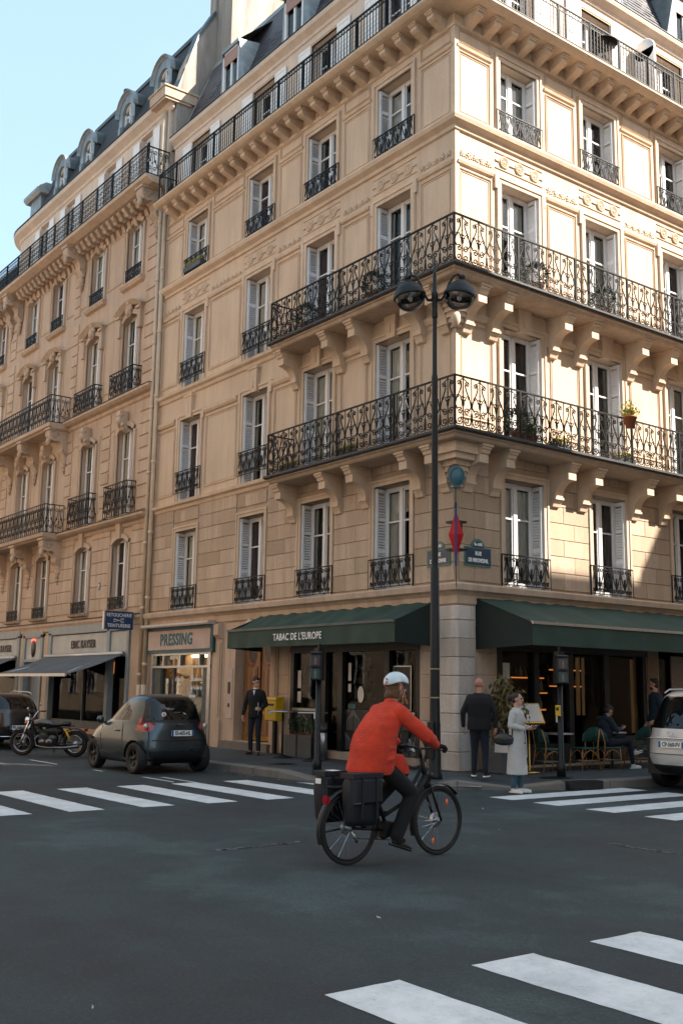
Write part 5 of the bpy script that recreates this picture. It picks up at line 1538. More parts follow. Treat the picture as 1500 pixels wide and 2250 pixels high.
for x in (-17.0, -16.75): mb = MB(); mb.lathe([(.10, 0), (.09, .45), (.12, .5), (0, .5)], 10); part(mb, 'chimney_pot', TERRA, B2, bp(x, -3.2, 24.5))
# party wall and chimney stack between the two roofs
CH = thing('chimney_stack', 'tall weathered grey chimney stack and sloping party wall rising between the two roofs', 'chimney', (-13.3, .3, 19))
mb = MB()
pr = [(.05, 0), (.05, 2.0), (.25, 3.0), (.75, 4.3), (1.35, 5.4), (1.35, 9), (7.2, 9), (7.2, 0)]
mb.prism([(y - .3, z) for y, z in pr], -.25, .10); part(mb, 'party_wall', RENDER, CH)
mb = MB(); mb.box(.10, 1.05, 1.15, 6.2, 0, 6.4); part(mb, 'chimney_breast', RENDER, CH)
mb = MB(); mb.box(.02, 1.15, 1.05, 6.3, 6.4, 6.55); mb.box(.06, 1.10, 1.10, 6.25, 6.55, 6.75); part(mb, 'chimney_ledge', STONE_PIER, CH)
for k in range(6):
    mb = MB(); mb.lathe([(.16, 0), (.13, .6), (.16, .62), (.16, .7), (0, .7)], 12); part(mb, 'chimney_pot', TERRA, CH, (.55, 1.6 + k*.8, 6.75))
mb = MB(); mb.bbox(.28, .48, 1.12, 1.2, 2.9, 3.4, .01); part(mb, 'metal_hatch', ZINC, CH)
mb = MB(); mb.prism([(-.30, 1.95), (-.30, 2.05), (.42, 4.35), (1.03, 5.5), (1.1, 5.4), (.5, 4.3), (-.02, 3.0), (-.2, 2.0)], -.30, .14); part(mb, 'wall_coping', ZINCD, CH)
# drainpipes
for x, lab, z1 in ((-13.62, 'taller pale drainpipe, the left one of the pair between the two buildings', 20.3), (-13.32, 'shorter pale drainpipe, the right one of the pair between the two buildings', 18.3)):
    r_ = thing('drainpipe', lab, 'drainpipe', (x, -.14, .15), group='drainpipes between the two buildings')
    mb = MB(); mb.tube([(0, 0, 0), (0, 0, z1)], .065, 12, cap=True); part(mb, 'pipe', PIPE, r_)
    for z in (1.9, 3.9, 5.9, 8.1, 10.2, 12.3, 14.4, 16.4):
        if z < z1: mb = MB(); mb.lathe([(.065, -.05), (.085, -.04), (.085, .04), (.065, .05)], 12); part(mb, 'pipe_collar', PIPE, r_, (0, 0, z + (.3 if x > -13.5 else 0)))
    mb = MB(); mb.tube([(0, 0, 0), (0, 0, 1.6)], .08, 12); part(mb, 'cast_iron_foot', PIPE, r_)

# bakery shopfront ---------------------------------------------------------
SHOP4 = place('bakery_shopfront', None, B2)
def P4(x): return x + 13.45
def vert(xs, z0, z1, y0=-.10, y1=.1, mat=GREYP, name='shopfront_frame'):
    for a, b in xs: mb = MB(); mb.bbox(P4(a), P4(b), y0, y1, z0, z1, .012); part(mb, name, mat, SHOP4)
vert([(-14.72, -14.55), (-21.02, -20.75), (-16.15, -15.93), (-21.75, -21.55), (-23.45, -23.25), (-24.1, -23.85)], .15, 3.52)
vert([(-21.02, -14.55)], 3.44, 3.72); vert([(-23.45, -21.55)], 3.40, 3.62); vert([(-33, -23.85)], 3.44, 3.72)
vert([(-23.25, -21.75)], 2.52, 2.62)
for a, b, nm in ((-20.75, -16.15, 'sign_panel'), (-15.93, -14.72, 'blank_panel'), (-23.25, -21.75, 'emblem_panel'), (-32, -24.1, 'sign_panel')):
    mb = MB(); mb.bbox(P4(a), P4(b), -.04, .08, 2.62, 3.42, .01); part(mb, nm, GREYPANEL, SHOP4)
    for q in range(1, int((b - a) / 2.2) + 1):
        pass
place('lettering', text_mesh('ERIC KAYSER', .38, BROWNL, sx=.84, bold=.004, depth=.008, spacing=1.08), SHOP4, (P4(-18.05), -.065, 3.06))
place('lettering', text_mesh('ERIC KAYSER', .38, BROWNL, sx=.84, bold=.004, depth=.008, spacing=1.08), SHOP4, (P4(-25.75), -.065, 3.06))
mb = MB(); mb.lathe([(0, .02), (.24, .02), (.24, 0)], 24, Matrix.Translation((P4(-22.5), -.045, 3.02)) @ Matrix.Rotation(pi/2, 4, 'X') @ Matrix.Diagonal((.85, 1.3, 1, 1))); part(mb, 'oval_emblem', BROWNL, SHOP4)
mb = MB(); mb.tube([(P4(-22.5) + .17*cos(a), -.07, 3.30 + .05*sin(a)) for a in [pi*k/6 for k in range(7)]], .018, 6); part(mb, 'neon_tube', REDLIT, SHOP4)
for a, b in ((-20.75, -18.2), (-18.14, -16.15), (-15.93, -14.72), (-33, -24.1)):
    mb = MB(); mb.box(P4(a), P4(b), .12, .13, .55, 2.62); part(mb, 'pane', SHOPGLASS, SHOP4)
mb = MB(); mb.box(P4(-20.75), P4(-16.15), .02, .2, .15, .55); mb.box(P4(-18.2), P4(-18.14), .05, .18, .55, 2.62); mb.box(P4(-15.93), P4(-14.72), .02, .2, .15, .55); mb.box(P4(-33), P4(-24.1), .02, .2, .15, .55); part(mb, 'stall_riser', ZINCD, SHOP4)
mb = MB(); mb.box(P4(-23.25), P4(-21.75), .22, .27, .15, 2.52); part(mb, 'door_leaf', GREYP, SHOP4)
vert([(-21.55, -21.02)], .15, 3.44, -.04, .05, STONE_P, 'stone_pier'); vert([(-23.85, -23.45)], .15, 3.44, -.04, .05, STONE_P, 'stone_pier'); vert([(-14.55, -13.8)], .15, 3.8, -.03, .05, STONE_P, 'stone_pier')
mb = MB(); mb.add([(P4(-33), .5, .2), (P4(-14.3), .5, .2), (P4(-14.3), 3.5, .2), (P4(-33), 3.5, .2), (P4(-33), .5, 3.4), (P4(-14.3), .5, 3.4), (P4(-14.3), 3.5, 3.4), (P4(-33), 3.5, 3.4)], [(0,1,2,3), (2,3,7,6), (0,3,7,4), (1,2,6,5), (4,5,6,7)]); part(mb, 'shop_room', ROOMD, SHOP4)
place('window_lettering', text_mesh('DU BOULANGER', .19, plain_cache('ghost_lettering2', (.16, .16, .15)), sx=.85, depth=.001), SHOP4, (P4(-17.1), .11, 1.42))
mb = MB(); mb.box(P4(-15.55), P4(-15.15), .9, .93, .9, 2.6); part(mb, 'lit_panel', WARMDIM, SHOP4)
for x in (-17.35, -17.2, -16.8): mb = MB(); mb.tube([(P4(x), .7, 2.1), (P4(x), .7, 2.5)], .014, 5); part(mb, 'pendant_light', WARMLIT, SHOP4)
mb = MB(); mb.sphere((P4(-18.75), .6, 1.42), .09, 8, None, 1.4, .5, .7); part(mb, 'bread_display', WARMDIM, SHOP4)  # loaf glows by itself in place of lamplight falling on it
mb = MB(); mb.box(P4(-20.6), P4(-20.1), .35, .37, .6, 1.35); part(mb, 'menu_sheet', PAPER, SHOP4)
mb = MB(); mb.box(P4(-17.9), P4(-16.7), 1.2, 1.22, 1.6, 2.0); part(mb, 'blue_panel', BLUE, SHOP4)
# cassette awnings of the bakery
def cassette(x0, x1, lab):
    r_ = thing('awning', lab, 'awning', (x0, -.1, 2.72), group='grey bakery awnings')
    W = x1 - x0; mb = MB(); mb.tube([(0, -.08, -.02), (W, -.08, -.02)], .075, 10); part(mb, 'cassette', ALU, r_)
    mb = MB(); n = 30; vs = []
    for i in range(n + 1):
        t = i/n
        for j in range(6):
            u = j/5; vs.append((W*t, -.12 - 1.75*u, -.06 - .62*u - .04*sin(pi*u)*(1 + .4*sin(t*9))))
    mb.add(vs, [(i*6+j, i*6+j+1, i*6+j+7, i*6+j+6) for i in range(n) for j in range(5)], None, True); part(mb, 'canvas', GREYA, r_)
    mb = MB(); mb.box(0, W, -1.92, -1.86, -.75, -.66); part(mb, 'front_bar', ALU, r_)
    for x in (.4, W - .4): mb = MB(); mb.tube([(x, -.1, -.1), (x + .5*(1 if x < 1 else -1), -1.0, -.42), (x, -1.86, -.72)], .025, 6); part(mb, 'folding_arm', ALU, r_)
cassette(-20.95, -14.75, 'slate grey bakery awning pulled out above the dark car and motorcycle')
cassette(-31.0, -24.0, 'slate grey awning cut by the left photo edge beyond the narrow bakery doorway')
# projecting sign
sg = thing('projecting_sign', 'navy double-sided sign with white scissors reading Retoucherie Teinturerie beside the drainpipes', 'sign', (-14.2, -.16, 3.4))
mb = MB(); mb.box(-.04, .04, -.94, -.02, 0, .55); part(mb, 'sign_panel', BLUE, sg)
mb = MB(); mb.box(-.055, .055, -.98, -.94, -.01, .56); mb.box(-.055, .055, -.02, .0, -.01, .56); part(mb, 'sign_frame', ALU, sg)
for t, z in (('RETOUCHERIE', .43), ('TEINTURERIE', .11)):
    place('lettering', text_mesh(t, .15, LETTER, sx=.80, bold=.0015, depth=.002, spacing=1.08), sg, (.044, -.48, z), pi/2)
mb = MB()
mb.tube([(.046, -.62, .31), (.046, -.40, .245)], .008, 4); mb.tube([(.046, -.62, .235), (.046, -.40, .30)], .008, 4)
for z in (.225, .32): mb.tube([(.046, -.37 + .05*cos(a), z + .024*sin(a)) for a in [k*pi/5 for k in range(11)]], .007, 4)
mb.box(.04, .047, -.66, -.62, .23, .25); mb.box(.04, .047, -.66, -.62, .285, .31)
part(mb, 'scissors_symbol', LETTER, sg)

# ------------------------------------------------------------------ buildings across the two streets (behind the camera; they shade the street and mirror in the panes)
def opposite(name, label, x0, x1, y0, y1, H, sides, floors=6, extra=()):
    r_ = thing(name, label, 'building', ((x0+x1)/2, (y0+y1)/2, 0))
    ox, oy = (x0+x1)/2, (y0+y1)/2
    mb = MB(); mb.box(x0-ox, x1-ox, y0-oy, y1-oy, 0, H); part(mb, 'wall', STONE, r_)
    mb = MB(); mb.box(x0-ox+1, x1-ox-1, y0-oy+1, y1-oy-1, H, H + 1.5); part(mb, 'roof', ZINC, r_)
    for e in extra: mb = MB(); mb.box(e[0]-ox, e[1]-ox, e[2]-oy, e[3]-oy, e[4], e[5]); part(mb, 'chimney', RENDER, r_)
    mb = MB(); mb.box(-.55, .55, -.03, .03, 0, 2.1); WG = mb.mesh('window', CARGLASS)
    mb = MB(); mb.box(-.65, -.55, -.08, .04, 0, 2.2); mb.box(.55, .65, -.08, .04, 0, 2.2); mb.box(-.03, .03, -.06, 0, 0, 2.1); mb.box(-.65, .65, -.08, .04, 2.1, 2.2); WF = mb.mesh('window_frame', WHITE)
    for sd_ in sides:
        if sd_ == 'W': a, b, f, rz = y0, y1, lambda t: (x0-ox-.01, t-oy), -pi/2
        if sd_ == 'N': a, b, f, rz = x0, x1, lambda t: (t-ox, y1-oy+.01), pi
        if sd_ == 'S': a, b, f, rz = x0, x1, lambda t: (t-ox, y0-oy-.01), 0
        if sd_ == 'E': a, b, f, rz = y0, y1, lambda t: (x1-ox+.01, t-oy), pi/2
        n = int((b - a) / 2.9)
        for i in range(n):
            t = a + (b - a)*(i + .5)/n
            for k in range(floors):
                z = 1.2 + k*3.2
                if z + 2.3 > H: continue
                x, y = f(t); place('window', WG, r_, (x, y, z), rz); place('window_frame', WF, r_, (x, y, z), rz)
opposite('facing_building', 'pale stone building across the side street, outside the photo frame to the right', 13.2, 34, 9.85, 40, 19.0, 'W', 6, [(13.4, 15, 9.9, 12.4, 19.0, 22.0), (13.4, 15, 17.6, 19.0, 19.0, 21.6), (13.4, 15, 20.5, 24, 19, 21)])
opposite('facing_shade_building', 'unseen pale stone corner building across the side street, raised to keep sun off the road', 13.2, 34, -.6, 9.8, 26.0, 'WS', 8)  # out of view, height raised to block a sun patch on the road
opposite('facing_building', 'pale stone building across the main street, behind the viewer on the left', -60, 1.5, -30, -15.6, 19.0, 'N', 6)
opposite('neighbour_building', 'pale stone building continuing the street beyond the left photo edge', -75, -34.2, .02, 14, 19.0, 'S', 6)
opposite('street_end_building', 'pale stone building closing the far end of the street, outside the photo', -100, -78, -40, 20, 22.0, '', 6)
opposite('facing_building', 'pale stone building behind the viewer on the right', 18.5, 40, -34, -17.5, 19.0, 'NW', 6)
opposite('neighbour_building', 'pale stone building continuing the side street beyond the right photo edge', -14, -.05, 13.1, 45, 18.4, 'E', 6)
# ------------------------------------------------------------------ street furniture
lp = thing('street_lamp', 'tall black street lamp with two glass globes standing before the building corner', 'lamp post', (1.17, -1.67, .15))
mb = MB(); mb.lathe([(.0, 0), (.14, 0), (.14, .06), (.115, .12), (.10, .9), (.105, .95), (.095, 1.0), (.088, 1.6), (.08, 3.78), (.066, 3.80), (.066, 3.9), (.056, 7.3), (.062, 7.34), (.062, 7.42), (.046, 7.5), (.040, 8.9)], 18)
part(mb, 'pole', IRONP, lp)
mb = MB(); mb.lathe([(.040, 8.6), (.058, 8.62), (.058, 8.70), (.050, 8.74), (.050, 9.0), (.062, 9.02), (.062, 9.12), (.042, 9.16), (.032, 9.5), (.034, 9.54), (.022, 9.56), (.020, 9.85), (0, 9.87)], 14); part(mb, 'pole_top', IRONP, lp)
for z in (1.42, 1.93): mb = MB(); mb.lathe([(.091, z), (.094, z), (.094, z + .025), (.091, z + .025)], 16); part(mb, 'yellow_tape', plain_cache('old_tape', (.30, .22, .10)), lp)
mb = MB(); mb.bbox(-.085, .085, -.118, .0, .35, 1.0, .01); part(mb, 'access_door', IRONP, lp)
DIR = Vector((.67, .742, 0))
for s, rot_ in ((-1, .12), (1, -.12)):
    hc = DIR * s * .48 + Vector((0, 0, 9.06))
    mb = MB(); pts = [DIR*s*.03 + Vector((0,0,8.98)), DIR*s*.13 + Vector((0,0,8.98)), DIR*s*.21 + Vector((0,0,9.10)), DIR*s*.27 + Vector((0,0,9.30)), DIR*s*.36 + Vector((0,0,9.46)), DIR*s*.46 + Vector((0,0,9.49)), DIR*s*.50 + Vector((0,0,9.42))]
    mb.tube(pts, [.034, .028, .025, .024, .024, .028, .032], 8); part(mb, 'lamp_arm', IRONP, lp)
    h_ = place('lamp_head', None, lp, hc, 0, rot=(0, 0, 0)); h_.rotation_euler = (Matrix.Rotation(radians(9), 3, Vector((-DIR.y, DIR.x, 0)) * s).to_euler())
    mb = MB(); mb.lathe([(0, .34), (.05, .335), (.06, .30), (.14, .265), (.22, .20), (.275, .11), (.295, .03), (.315, .03), (.318, -.03), (.295, -.035), (.28, -.02), (.26, .08), (.0, .16)], 28); part(mb, 'lamp_hood', IRONP, h_)
    mb = MB(); mb.lathe([(.288, -.03), (.275, -.11), (.235, -.19), (.165, -.25), (.08, -.285), (0, -.295)], 28); part(mb, 'glass_bowl', LAMPGLASS, h_)
    mb = MB(); mb.lathe([(.25, .06), (.12, .1), (.05, .11), (0, .11)], 20); part(mb, 'reflector', ALU, h_)
    mb = MB(); mb.sphere((0, 0, -.02), .055, 10, None, 1, 1, 1.7); part(mb, 'bulb', LAMPW, h_)
    mb = MB(); mb.lathe([(0, .42), (.05, .41), (.05, .34), (0, .34)], 10); part(mb, 'cap_knob', IRONP, h_)

def signal(x, y, lab, facing, btn=False):
    r_ = thing('pedestrian_signal', lab, 'traffic light', (x, y, .15))
    mb = MB(); mb.lathe([(0, 0), (.085, 0), (.085, .22), (.055, .26), (.052, 2.30), (0, 2.30)], 14); part(mb, 'post', IRONP, r_)
    for k, f in enumerate(facing):
        hd = place('signal_head', None, r_, (0, 0, 1.72), f)
        mb = MB(); mb.bbox(-.115, .115, -.20, .02, 0, .54, .02); part(mb, 'housing', BLACKP, hd)
        mb = MB(); mb.box(-.125, .125, -.30, -.18, .50, .515); mb.box(-.125, .125, -.28, -.2, .245, .255); part(mb, 'visor', IRONP, hd)
        for z, m in ((.28, plain_cache('dark_red_lens', (.05, .006, .006), rough=.2)), (.03, plain_cache('dark_green_lens', (.01, .03, .02), rough=.2))):
            mb = MB(); mb.box(-.085, .085, -.206, -.198, z, z + .19); part(mb, 'lens', m, hd)
        mb = MB()
        for z in (.03, .28):
            mb.sphere((0, -.209, z + .165), .014, 6, None, 1, .2, 1); mb.box(-.018, .018, -.211, -.207, z + .08, z + .148)
            mb.box(-.022, -.008, -.211, -.207, z + .01, z + .08); mb.box(.006, .020, -.211, -.207, z + .01, z + .08)
        part(mb, 'walker_figure', plain_cache('dim_figure', (.16, .17, .16)), hd)
    mb = MB(); mb.box(-.07, .07, -.07, .07, 2.26, 2.33); mb.box(-.02, .02, -.02, .02, 2.33, 2.42); part(mb, 'post_cap', IRONP, r_)
    if btn:
        b_ = place('button_box', None, r_, (.02, -.07, 1.12), radians(25)); mb = MB(); mb.bbox(-.045, .045, -.07, .0, 0, .20, .012); part(mb, 'box', YELLOW, b_)
        mb = MB(); mb.box(-.025, .025, -.075, -.07, .10, .16); part(mb, 'button', BLACKP, b_)
    mb = MB(); mb.box(-.056, -.02, -.06, -.052, 1.0, 1.12); part(mb, 'torn_sticker', PAPER, r_)
signal(-.98, -2.7, 'black pedestrian signal post standing left of the cyclist before the tobacconist window', [radians(35)])
signal(1.88, .88, 'black pedestrian signal post with yellow push button beside the cafe chairs', [radians(60)], True)

# corner fittings
cs_ = thing('wall_spotlight', 'blue-capped round lamp housing mounted high on the building corner under the lower balcony', 'lamp', (.50, -.50, 5.95)); cs_.scale = (1, .78, 1.2)
T = Matrix.Rotation(radians(45), 4, 'Z') @ Matrix.Rotation(radians(-62), 4, 'X')
T = Matrix.Rotation(radians(45), 4, 'Z') @ Matrix.Rotation(radians(90), 4, 'X') 
mb = MB(); mb.lathe([(0, .32), (.14, .32), (.165, .28), (.17, .24), (.17, -.28), (.15, -.32), (0, -.32)], 24, T @ Matrix.Rotation(radians(14), 4, 'X')); part(mb, 'housing', ZINCD, cs_)
mb = MB(); mb.lathe([(0, .345), (.13, .345), (.135, .33), (.150, .33), (.155, .345), (.172, .34), (.175, .30), (.17, .28)], 24, T @ Matrix.Rotation(radians(14), 4, 'X')); part(mb, 'end_cap', plain_cache('faded_blue_cap', (.04, .12, .15)), cs_)
mb = MB(); mb.tube([(0, 0, -.15), (0, 0, -.55)], .012, 6); mb.box(-.2, 0, 0, .2, -.05, .05); part(mb, 'bracket', IRONP, cs_)
ts = thing('tobacconist_sign', 'red diamond-shaped tobacconist sign with a blue centre fin on the building corner', 'sign', (.36, -.36, 4.78))
mb = MB(); v = [(0, 0, .50), (0, 0, -.50), (.15, 0, 0), (-.15, 0, 0), (0, .15, 0), (0, -.15, 0)]
M45 = Matrix.Rotation(radians(45), 4, 'Z')
mb.add(v, [(0,2,4), (0,4,3), (0,3,5), (0,5,2), (1,4,2), (1,3,4), (1,5,3), (1,2,5)], M45); part(mb, 'diamond_body', RED, ts)
mb = MB(); mb.box(-.02, .02, -.16, .0, -.62, .62, M45); part(mb, 'blue_fin', plain_cache('royal_blue_fin', (.01, .035, .15)), ts)
mb = MB(); mb.tube([(0, 0, -.62), (-.02, .02, -1.05)], .008, 5); mb.box(-.3, 0, 0, .3, .26, .30); mb.box(-.3, 0, 0, .3, -.30, -.26); mb.box(.02, .06, .08, .12, .10, .22); part(mb, 'bracket', IRONP, ts)
def plaque(loc, rz, lines, top, W, H, lab):
    r_ = thing('street_sign', lab, 'sign', loc, rz)
    def outline(w, h, rr, zc):
        return [(-w/2, 0), (w/2, 0), (w/2, h)] + [(rr*cos(a), h + (rr*1.05)*sin(a)*.9) for a in [pi*k/10 for k in range(11)]] + [(-w/2, h)]
    for m, e, y0, y1, nm in ((ENGREEN, .0, -.02, .01, 'green_rim'), (ENAMEL, .028, -.026, -.018, 'enamel_plate')):
        mb = MB(); o = outline(W - 2*e, H - 2*e, W*.25 - e, 0); mb.prism([(0, 0)], 0, 0) if False else None
        vs = [(x, y0, z + e) for x, z in o] + [(x, y1, z + e) for x, z in o]; n = len(o)
        mb.add(vs, [tuple(range(n)), tuple(range(n, 2*n))[::-1]] + [(i, i + n, (i+1) % n + n, (i+1) % n) for i in range(n)]); part(mb, nm, m, r_)
    mb = MB(); mb.box(-W*.24, W*.24, -.029, -.02, H - .03, H - .015); part(mb, 'green_divider', ENGREEN, r_)
    zz = [H*.66, H*.30]
    for t, z, s in zip(lines, zz, (.11, .11)): place('lettering', text_mesh(t, s, LETTER, sx=(.72 if len(t) > 10 else .9), bold=.004, depth=.002), r_, (0, -.029, z))
    place('lettering', text_mesh(top, .085, LETTER, sx=.85, bold=.003, depth=.002), r_, (0, -.029, H + .055))
plaque((-.50, -.035, 4.24), 0, ['RUE', 'DE LISBONNE'], '8e ARR', .70, .36, 'weathered enamel street sign on the left wall of the corner, partly behind the lamp post')
plaque((.035, .55, 4.24), pi/2, ['RUE', 'DE MIROMESNIL'], '8e ARR', .76, .40, 'dark blue enamel street sign reading Rue de Miromesnil on the right wall of the corner')

mbx = thing('mailbox', 'yellow enamel letterbox mounted on the stone pier between the wooden door and the tobacconist', 'mailbox', (-6.12, -.16, .93), radians(8))
mb = MB(); mb.bbox(-.20, .20, -.26, .0, 0, .50, .02); mb.prism([(-.27, .50), (-.24, .56), (0, .58), (0, .50)], -.21, .21); part(mb, 'box', YELLOW, mbx)
mb = MB(); mb.box(-.14, .14, -.272, -.262, .36, .41); mb.box(-.05, .07, -.27, -.262, .22, .26); part(mb, 'slot', BLACKP, mbx)
mb = MB(); mb.box(-.04, .05, -.268, -.262, .16, .28); part(mb, 'collection_notice', PAPER, mbx)
mb = MB(); mb.box(-.04, .04, -.13, -.05, -.78, 0); part(mb, 'stand', IRONP, mbx)
for i, (x, lab) in enumerate(((-4.81, 'round-based high table next to the mailbox, the left of two'), (-3.65, 'round-based high table behind the signal post, the right of two'))):
    r_ = thing('high_table', lab, 'table', (x, -.9, .15), group='high tables before the tobacconist')
    mb = MB(); mb.lathe([(0, 0), (.22, 0), (.24, .015), (.20, .035), (.05, .07), (.03, .1), (0, .1)], 20); part(mb, 'base', IRONP, r_)
    mb = MB(); mb.tube([(0, 0, .08), (0, 0, 1.02)], .025, 8); part(mb, 'stem', IRONP, r_)
    mb = MB(); mb.lathe([(0, 1.02), (.33, 1.02), (.335, 1.035), (.33, 1.05), (0, 1.05)], 28); part(mb, 'tabletop', ALU, r_)
def leaves(name, parent, mat, n, fn, size, seed, **k):
    rr = random.Random(seed); mb = MB()
    for i in range(n):
        p, d = fn(rr); l = size * rr.uniform(.6, 1.3); w_ = l * rr.uniform(.16, .3)
        d = Vector(d).normalized(); u = d.cross(Vector((rr.uniform(-1,1), rr.uniform(-1,1), rr.uniform(-1,1)))).normalized()
        p = Vector(p); q = p + d*l
        mb.add([p, p + d*l*.5 + u*w_, q, p + d*l*.5 - u*w_], [(0,1,2,3)])
    return place(name, mb.mesh(name, mat), parent, kind='stuff', **k)
for i, (x, lab, m, sd_) in enumerate(((-4.95, 'grey trough planter with thin dark sprigs against the tobacconist front', LEAFD, 1), (-4.36, 'grey trough planter with bright green leaves against the tobacconist front', LEAF, 2))):
    r_ = thing('planter', lab, 'planter', (x, -.42, .15), group='grey planters before the tobacconist')
    mb = MB(); mb.bbox(-.27, .27, -.20, .20, 0, .50, .01); part(mb, 'trough', PLANTER, r_)
    mb = MB(); mb.box(-.25, .25, -.18, .18, .49, .505); part(mb, 'soil', TERRA, r_)
    mb = MB(); rr = random.Random(sd_); st = []
    for k in range(14):
        bx, by = rr.uniform(-.2, .2), rr.uniform(-.12, .12); tx, ty, tz = bx + rr.uniform(-.12, .12), by + rr.uniform(-.1, .1), rr.uniform(.75, 1.05 if m is LEAFD else .9)
        mb.tube([(bx, by, .5), (tx, ty, tz)], .005, 4); st.append((bx, by, tx, ty, tz))
    part(mb, 'stems', LEAFD, r_)
    def fn(rr, st=st):
        b = rr.choice(st); t = rr.uniform(.2, 1); return (b[0] + (b[2]-b[0])*t, b[1] + (b[3]-b[1])*t, .5 + (b[4]-.5)*t), (rr.uniform(-1,1), rr.uniform(-1,1), rr.uniform(-.3,1))
    leaves('foliage', r_, m, 420, fn, .075 if m is LEAF else .055, sd_)
r_ = thing('ashtray_bin', 'slim brushed steel cylinder ashtray bin beside the signal post', 'bin', (-3.72, -.55, .15))
mb = MB(); mb.lathe([(0, 0), (.09, 0), (.09, .82), (0, .82)], 20); part(mb, 'cylinder', ALU, r_)
mb = MB(); mb.lathe([(.092, .60), (.094, .60), (.094, .68), (.092, .68)], 20); part(mb, 'dark_band', BLACKP, r_)

# cafe terrace: rattan chairs and tables
def make_chair(label):
    r_ = thing('rattan_chair', label, 'chair', (0, 0, 0), group='green rattan cafe chairs')
    mb = MB(); mb.bbox(-.21, .21, -.20, .21, .43, .455, .01); part(mb, 'seat', WEAVE, r_)
    mb = MB(); n = 12; vs = []
    for i in range(n + 1):
        a = radians(-62 + 124*i/n); x = -.02 - .22*cos(a) + .02; y = .235*sin(a)
        top = .86 - .10*abs(sin(a))**3*2.2; vs += [(x - .03, y, .56), (x - .06, y, top), (x - .045, y, top), (x - .015, y, .56)]
    mb.add(vs, [(4*i+j, 4*i+(j+1) % 4, 4*i+4+(j+1) % 4, 4*i+4+j) for i in range(n) for j in range(4)], None, True); part(mb, 'backrest', WEAVE, r_)
    for sx, sy in ((-1, -1), (-1, 1), (1, -1), (1, 1)):
        mb = MB()
        if sx < 0: mb.tube([(-.26, sy*.20, 0), (-.19, sy*.19, .43), (-.20, sy*.20, .58), (-.27, sy*.17, .82)], .013, 6)
        else: mb.tube([(.22, sy*.20, 0), (.19, sy*.18, .44)], .013, 6)
        part(mb, 'leg', WICK, r_)
    for sy in (-1, 1):
        mb = MB(); mb.tube([(-.22, sy*.195, .22), (-.14, sy*.195, .35), (0, sy*.195, .41), (.13, sy*.19, .35), (.205, sy*.195, .22)], .010, 6); part(mb, 'cane_arch', WICK, r_)
    for sx in (-1, 1):
        mb = MB(); mb.tube([(sx*.21, -.195, .22), (sx*.18, -.12, .35), (sx*.17, 0, .41), (sx*.18, .12, .35), (sx*.21, .195, .22)], .010, 6); part(mb, 'cane_arch', WICK, r_)
    mb = MB(); mb.tube([(-.225, -.195, .20), (.205, -.195, .20), (.205, .195, .20), (-.225, .195, .20), (-.225, -.195, .20)], .007, 5); part(mb, 'stretcher', ALU, r_)
    return r_
ch = make_chair('green-seated rattan chair nearest the menu stand, half hidden beside the signal post')
ch.location = (.92, 1.62, .15); ch.rotation_euler = (0, 0, radians(75))
dup(ch, (.98, 2.62, .15), radians(-100), 'empty green rattan chair just right of the yellow-buttoned signal post')
dup(ch, (1.02, 3.30, .15), radians(75), 'green rattan chair the reading man sits on')
dup(ch, (1.0, 4.35, .15), radians(-100), 'empty green rattan chair in front of the seated man, beside the white car')
def table(x, y, lab):
    r_ = thing('cafe_table', lab, 'table', (x, y, .15), group='small round cafe tables')
    mb = MB(); mb.lathe([(0, .71), (.30, .71), (.31, .725), (.30, .745), (0, .745)], 26); part(mb, 'tabletop', ALU, r_)
    mb = MB(); mb.lathe([(0, 0), (.2, 0), (.19, .02), (.03, .05), (.025, .71), (0, .71)], 14); part(mb, 'pedestal', BLACKP, r_)
table(.78, 2.08, 'small round metal-edged cafe table behind the signal post')
table(.72, 3.85, 'small round metal-edged cafe table beside the seated man')
ms = thing('menu_stand', 'brass menu stand with a pale slanted board beside the woman in the coat', 'menu stand', (.95, 1.02, .15), radians(70))
mb = MB(); mb.lathe([(0, 0), (.20, 0), (.20, .02), (.05, .045), (.018, .06), (.015, 1.0), (0, 1.0)], 18); part(mb, 'stem', GOLD, ms)
T = Matrix.Translation((0, 0, 1.14)) @ Matrix.Rotation(radians(-34), 4, 'X') @ Matrix.Diagonal((1.2, 1, 1.25, 1))
mb = MB(); mb.bbox(-.24, .24, -.02, .02, -.19, .19, .01, T); part(mb, 'board_frame', GOLD, ms)
mb = MB(); mb.box(-.21, .21, -.026, -.019, -.16, .16, T); part(mb, 'menu_sheet', PAPER, ms)
# tall dry bamboo in a dark pot
bam = thing('potted_bamboo', 'tall golden dried bamboo plant in a dark square pot between the two pedestrians', 'plant', (.80, .42, .15))
mb = MB(); mb.bbox(-.22, .22, -.22, .22, 0, .52, .02); part(mb, 'pot', PLANTER, bam)
rr = random.Random(8); st = []; mb = MB()
for k in range(26):
    a = rr.uniform(0, 6.28); l = rr.uniform(.9, 1.55); sp = rr.uniform(.05, .5); mid = (.1*cos(a), .1*sin(a), .5 + l*.5); end = (sp*cos(a), sp*sin(a), .5 + l - sp*.5)
    mb.tube([(.06*cos(a), .06*sin(a), .5), mid, end], .006, 4); st.append((mid, end))
part(mb, 'stems', LEAFY, bam)
def fn(rr, st=st):
    m_, e_ = rr.choice(st); t = rr.random(); p = tuple(m_[i] + (e_[i]-m_[i])*t for i in range(3)); p = (p[0] + rr.uniform(-.08,.08), p[1] + rr.uniform(-.08,.08), p[2] - rr.uniform(0, .5) * rr.random())
    return p, (rr.uniform(-1,1), rr.uniform(-1,1), rr.uniform(-1.6,.2))
leaves('foliage', bam, LEAFY, 1500, fn, .15, 8)

